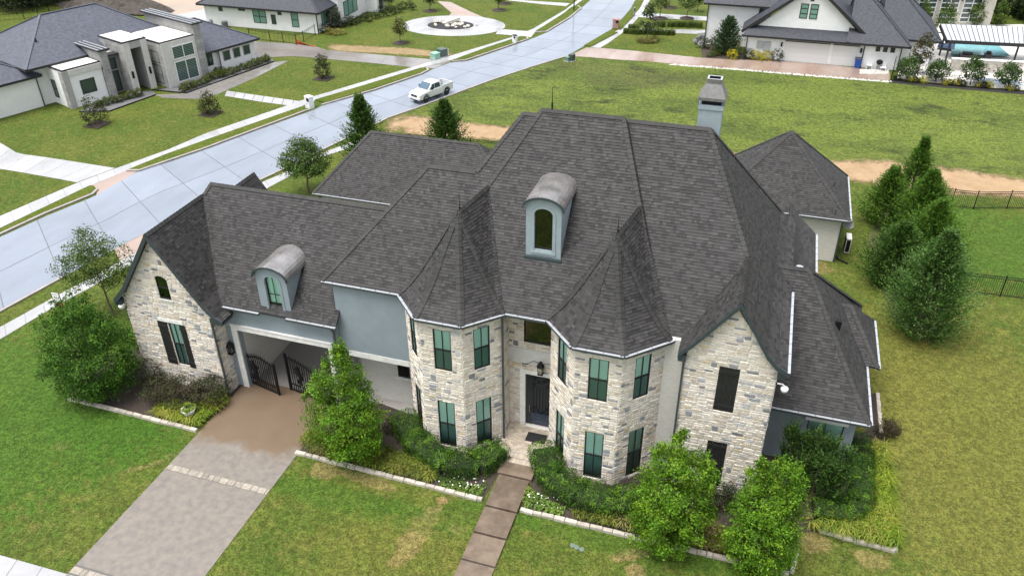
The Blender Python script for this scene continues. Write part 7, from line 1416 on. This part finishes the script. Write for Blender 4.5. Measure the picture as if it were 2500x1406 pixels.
# pavilion with standing seam roof
pz = height_at((2307, 152), (2316.6, 102)); r1_, r2_, r3_, r4_ = G(2312, 98, GZ + pz), G(2560, 110, GZ + pz), G(2560, 70, GZ + pz + 1.0), G(2296, 59, GZ + pz + 1.0)
t = thing('pavilion', G(2307, 152), 'open pavilion with pale ribbed metal roof beside the pool', 'pavilion'); metal = mat('seam_metal', (.50, .52, .55), .35, metal=.4, var=.06, scale=.6)
def aw(m, name, mt, t): o = m.build(name, mt, None); attach(o, t); return o
ro_ = aw(MB().poly([r1_, r2_, r3_, r4_]).poly([p - Vector((0, 0, .12)) for p in (r4_, r3_, r2_, r1_)]), 'roof', metal, t)
for k in range(22): a, b = r1_.lerp(r2_, k / 21), r4_.lerp(r3_, k / 21); aw(MB().bar(a + Vector((0, 0, .03)), b + Vector((0, 0, .03)), .045, .07), 'seam', MT['gutter_dark'], t)
aw(MB().bar(r1_ - Vector((0, 0, .2)), r2_ - Vector((0, 0, .2)), .15, .35), 'beam', MT['fascia'], t); aw(MB().bar(r4_ - Vector((0, 0, .2)), r3_ - Vector((0, 0, .2)), .15, .35), 'beam', MT['fascia'], t); aw(MB().bar(r1_ - Vector((0, 0, .2)), r4_ - Vector((0, 0, .2)), .15, .35), 'beam', MT['fascia'], t)
for px in ((2293, 136), (2307, 152), (2475, 150)): p = G(*px); aw(MB().bar(p, p + Vector((0, 0, pz + .1)), .18), 'post', MT['fascia'], t)
for px, lab in (((2266, 76), 'white lounge chair on the terrace beside the small trees'), ((2300, 80), 'second white lounge chair at the edge of the pavilion')):
    t = thing('lounge_chair', G(*px), lab, 'chair', 'white lounge chairs on the terrace'); lb(MB().box(-.5, .5, -.6, .5, .15, .38), 'seat', wht, t); lb(MB().box(-.5, .5, .5, .7, .15, .85), 'backrest', wht, t); lb(MB().box(-.45, .45, -.55, .65, 0, .15), 'base', MT['fascia'], t)
for px, lab, s_ in (((2358, 148), 'dark grill counter in front of the pool wall', (1.6, .8, .9)), ((2408, 150), 'black covered grill in front of the pool wall', (.7, .6, 1.1))):
    t = thing('grill', G(*px), lab, 'grill'); lb(MB().box(-s_[0] / 2, s_[0] / 2, -s_[1] / 2, s_[1] / 2, 0, s_[2] * .75), 'cabinet', MT['fascia'], t); lb(MB().box(-s_[0] * .3, s_[0] * .3, -s_[1] * .4, s_[1] * .4, s_[2] * .75, s_[2]), 'hood', MT['black'], t)
# carriage building with glass doors
q0, q1 = G(2212, 58), G(2392, 62); t = thing('carriage_building', q0, 'cream building with three large glass garage doors at the top right', 'building', rz=math.atan2((q1 - q0).y, (q1 - q0).x)); L_ = (q1 - q0).length; cream = mat('cream_stone', (.50, .47, .41), .85, var=.1, scale=2); lb(MB().box(-3, L_ + 1.2, 0, 9, 0, 4.4), 'wall', cream, t); lb(MB().box(-3.5, L_ + 1.0, -.8, 9, 4.4, 4.6), 'gutter', MT['fascia'], t); m = MB(); m.add([(-3.6, -.9, 4.6), (L_ + 1.0, -.9, 4.6), (L_ + 1.0, 5, 7.2), (-3.6, 5, 7.2)], [[0, 1, 2, 3]]); lb(m, 'roof', mat('blue_metal_roof', (.16, .18, .21), .4, metal=.3), t)
for k in range(3):
    a = L_ * (.10 + .30 * k); o = nwin(t, ((0, 0), (L_, 0)), a, a + L_ * .25, .3, 3.3, (2, 5), fr='wstucco', fw_=.12); lb(MB().bar((a - L_ * .03, -.05, 3.0), (a - L_ * .03, -.75, 4.3), .16), 'bracket', mat('brown_bracket', (.09, .06, .04), .7), t)
for base, lab in (((2248, 66), 'green shrub tree before the left glass door'), ((2304, 70), 'green shrub tree before the middle glass door'), ((2378, 62), 'green shrub tree before the right glass door'), ((2436, 62), 'small green tree right of the cream building')):
    b = G(*base); tree('small_tree', b, lab, 3.2, [((0, 0, 1.5), (1.0, 1.0, 1.3)), ((0, 0, 2.6), (.5, .5, .6))], 60, 18, .24, .2, [(.06, .10, .02), (.08, .13, .025)], .05, 0, 'small trees before the glass doors')
# ---- woods
def woods(pts, n, hh, label, depth=8):
    P = Wl(pts); bl = []
    for i in range(n): t_ = rng.random() * (len(P) - 1); k = int(t_); p = P[k].lerp(P[k + 1], t_ - k); d = Vector((p.x, p.y, 0)).normalized() * rng.uniform(0, depth); h = hh * rng.uniform(.7, 1.2); bl.append(((p.x + d.x, p.y + d.y, GZ + h * .5), (h * .38, h * .38, h * .52)))
    Q, S = crown_leaves(bl, n * 42, 12, .5, .45, [(.025, .04, .014), (.035, .055, .018), (.05, .07, .025)]); o = np_quads('woods', Q, MT['leaf'], S); return stuff(o, label, 'woods')
woods([(-80, 34), (60, 26), (160, 16), (250, 2)], 26, 6.5, 'dark belt of trees at the top left corner'); woods([(2400, 18), (2520, 60), (2620, 90)], 26, 6.5, 'dark belt of trees at the top right corner'); woods([(2420, -30), (2560, 0), (2700, 40)], 14, 8, 'taller woods behind the belt at the top right')
t = thing('earth_mound', G(280, 20), 'dark heap of earth on the far left lot', 'earth'); m = MB(); m.lathe([(7, 0), (5.5, .9), (4.2, 1.2), (2.4, 1.9), (.8, 2.1), (0, 2.1)], 22); m.v = [(x * 1.4 + rng.uniform(-.4, .4), y * .5 + rng.uniform(-.3, .3), max(0, z + rng.uniform(-.3, .3))) for x, y, z in m.v]; lb(m, 'heap', mat('dark_earth', (.05, .042, .035), .95, var=.4, scale=1.5, bump=1, bscale=3, bdist=.2), t)
fence([(0, 52), (60, 48), (95, 43)], 1.4, 'thin dark fence behind the modern house', pan=3.5, pick=.6, joined=True, group='fences across the street', pr=.012); fence([(-40, 42), (120, 30), (230, 15)], 1.5, 'dark fence along the belt of trees at the top left', pan=3.5, pick=.6, joined=True, group='fences across the street', pr=.012)
# ---- stones along the long drive, garden furniture
rk = MB(); A_, B_ = resample([(1640, 158), (1800, 170), (2000, 187), (2172, 200)], 170), None
for p in A_:
    for k in range(3): r_ = rng.uniform(.06, .16); x, y = p.x + rng.uniform(-.3, .3), p.y + rng.uniform(-.25, .1); rk.add([(x + r_ * math.cos(a), y + r_ * math.sin(a), GZ) for a in (0, 1.3, 2.5, 3.8, 5)] + [(x, y, GZ + r_)], [[i, (i + 1) % 5, 5] for i in range(5)])
for k in range(420):
    p = G(rng.uniform(2100, 2168), rng.uniform(171, 181)); r_ = rng.uniform(.06, .15); rk.add([(p.x + r_ * math.cos(a), p.y + r_ * math.sin(a), GZ + .02) for a in (0, 1.3, 2.5, 3.8, 5)] + [(p.x, p.y, GZ + .02 + r_)], [[i, (i + 1) % 5, 5] for i in range(5)])
stuff(rk.build('loose_stones', mat('pale_stones', (.42, .41, .38), .9, var=.3, scale=3), None), 'loose pale stones along the long drive of the gabled house', 'stones')
t = thing('kettle_grill', G(2143, 172), 'black kettle grill beside the blue bin', 'grill'); lb(MB().lathe([(.05, .6), (.3, .75), (.34, .9), (.3, 1.05), (.06, 1.18), (0, 1.2)], 14), 'bowl', MT['black'], t)
for k in range(3): a = k * 2.1; lb(MB().tube([(.2 * math.cos(a), .2 * math.sin(a), .7), (.34 * math.cos(a), .34 * math.sin(a), 0)], .02, 6), 'leg', MT['black'], t)
for i, (px, lab) in enumerate((((2120, 168), 'white garden chair next to the blue bin'), ((2154, 174), 'white garden chair next to the black kettle grill'))):
    t = thing('garden_chair', G(*px), lab, 'chair', 'white garden chairs by the gabled house'); lb(MB().box(-.3, .3, -.3, .3, .38, .44), 'seat', wht, t)
    for k in range(4): lb(MB().box(-.27 + k * .15, -.18 + k * .15, .26, .3, .44, .95), 'back_slat', wht, t)
    for x in (-.26, .26):
        for y in (-.26, .26): lb(MB().box(x - .03, x + .03, y - .03, y + .03, 0, .38), 'leg', wht, t)
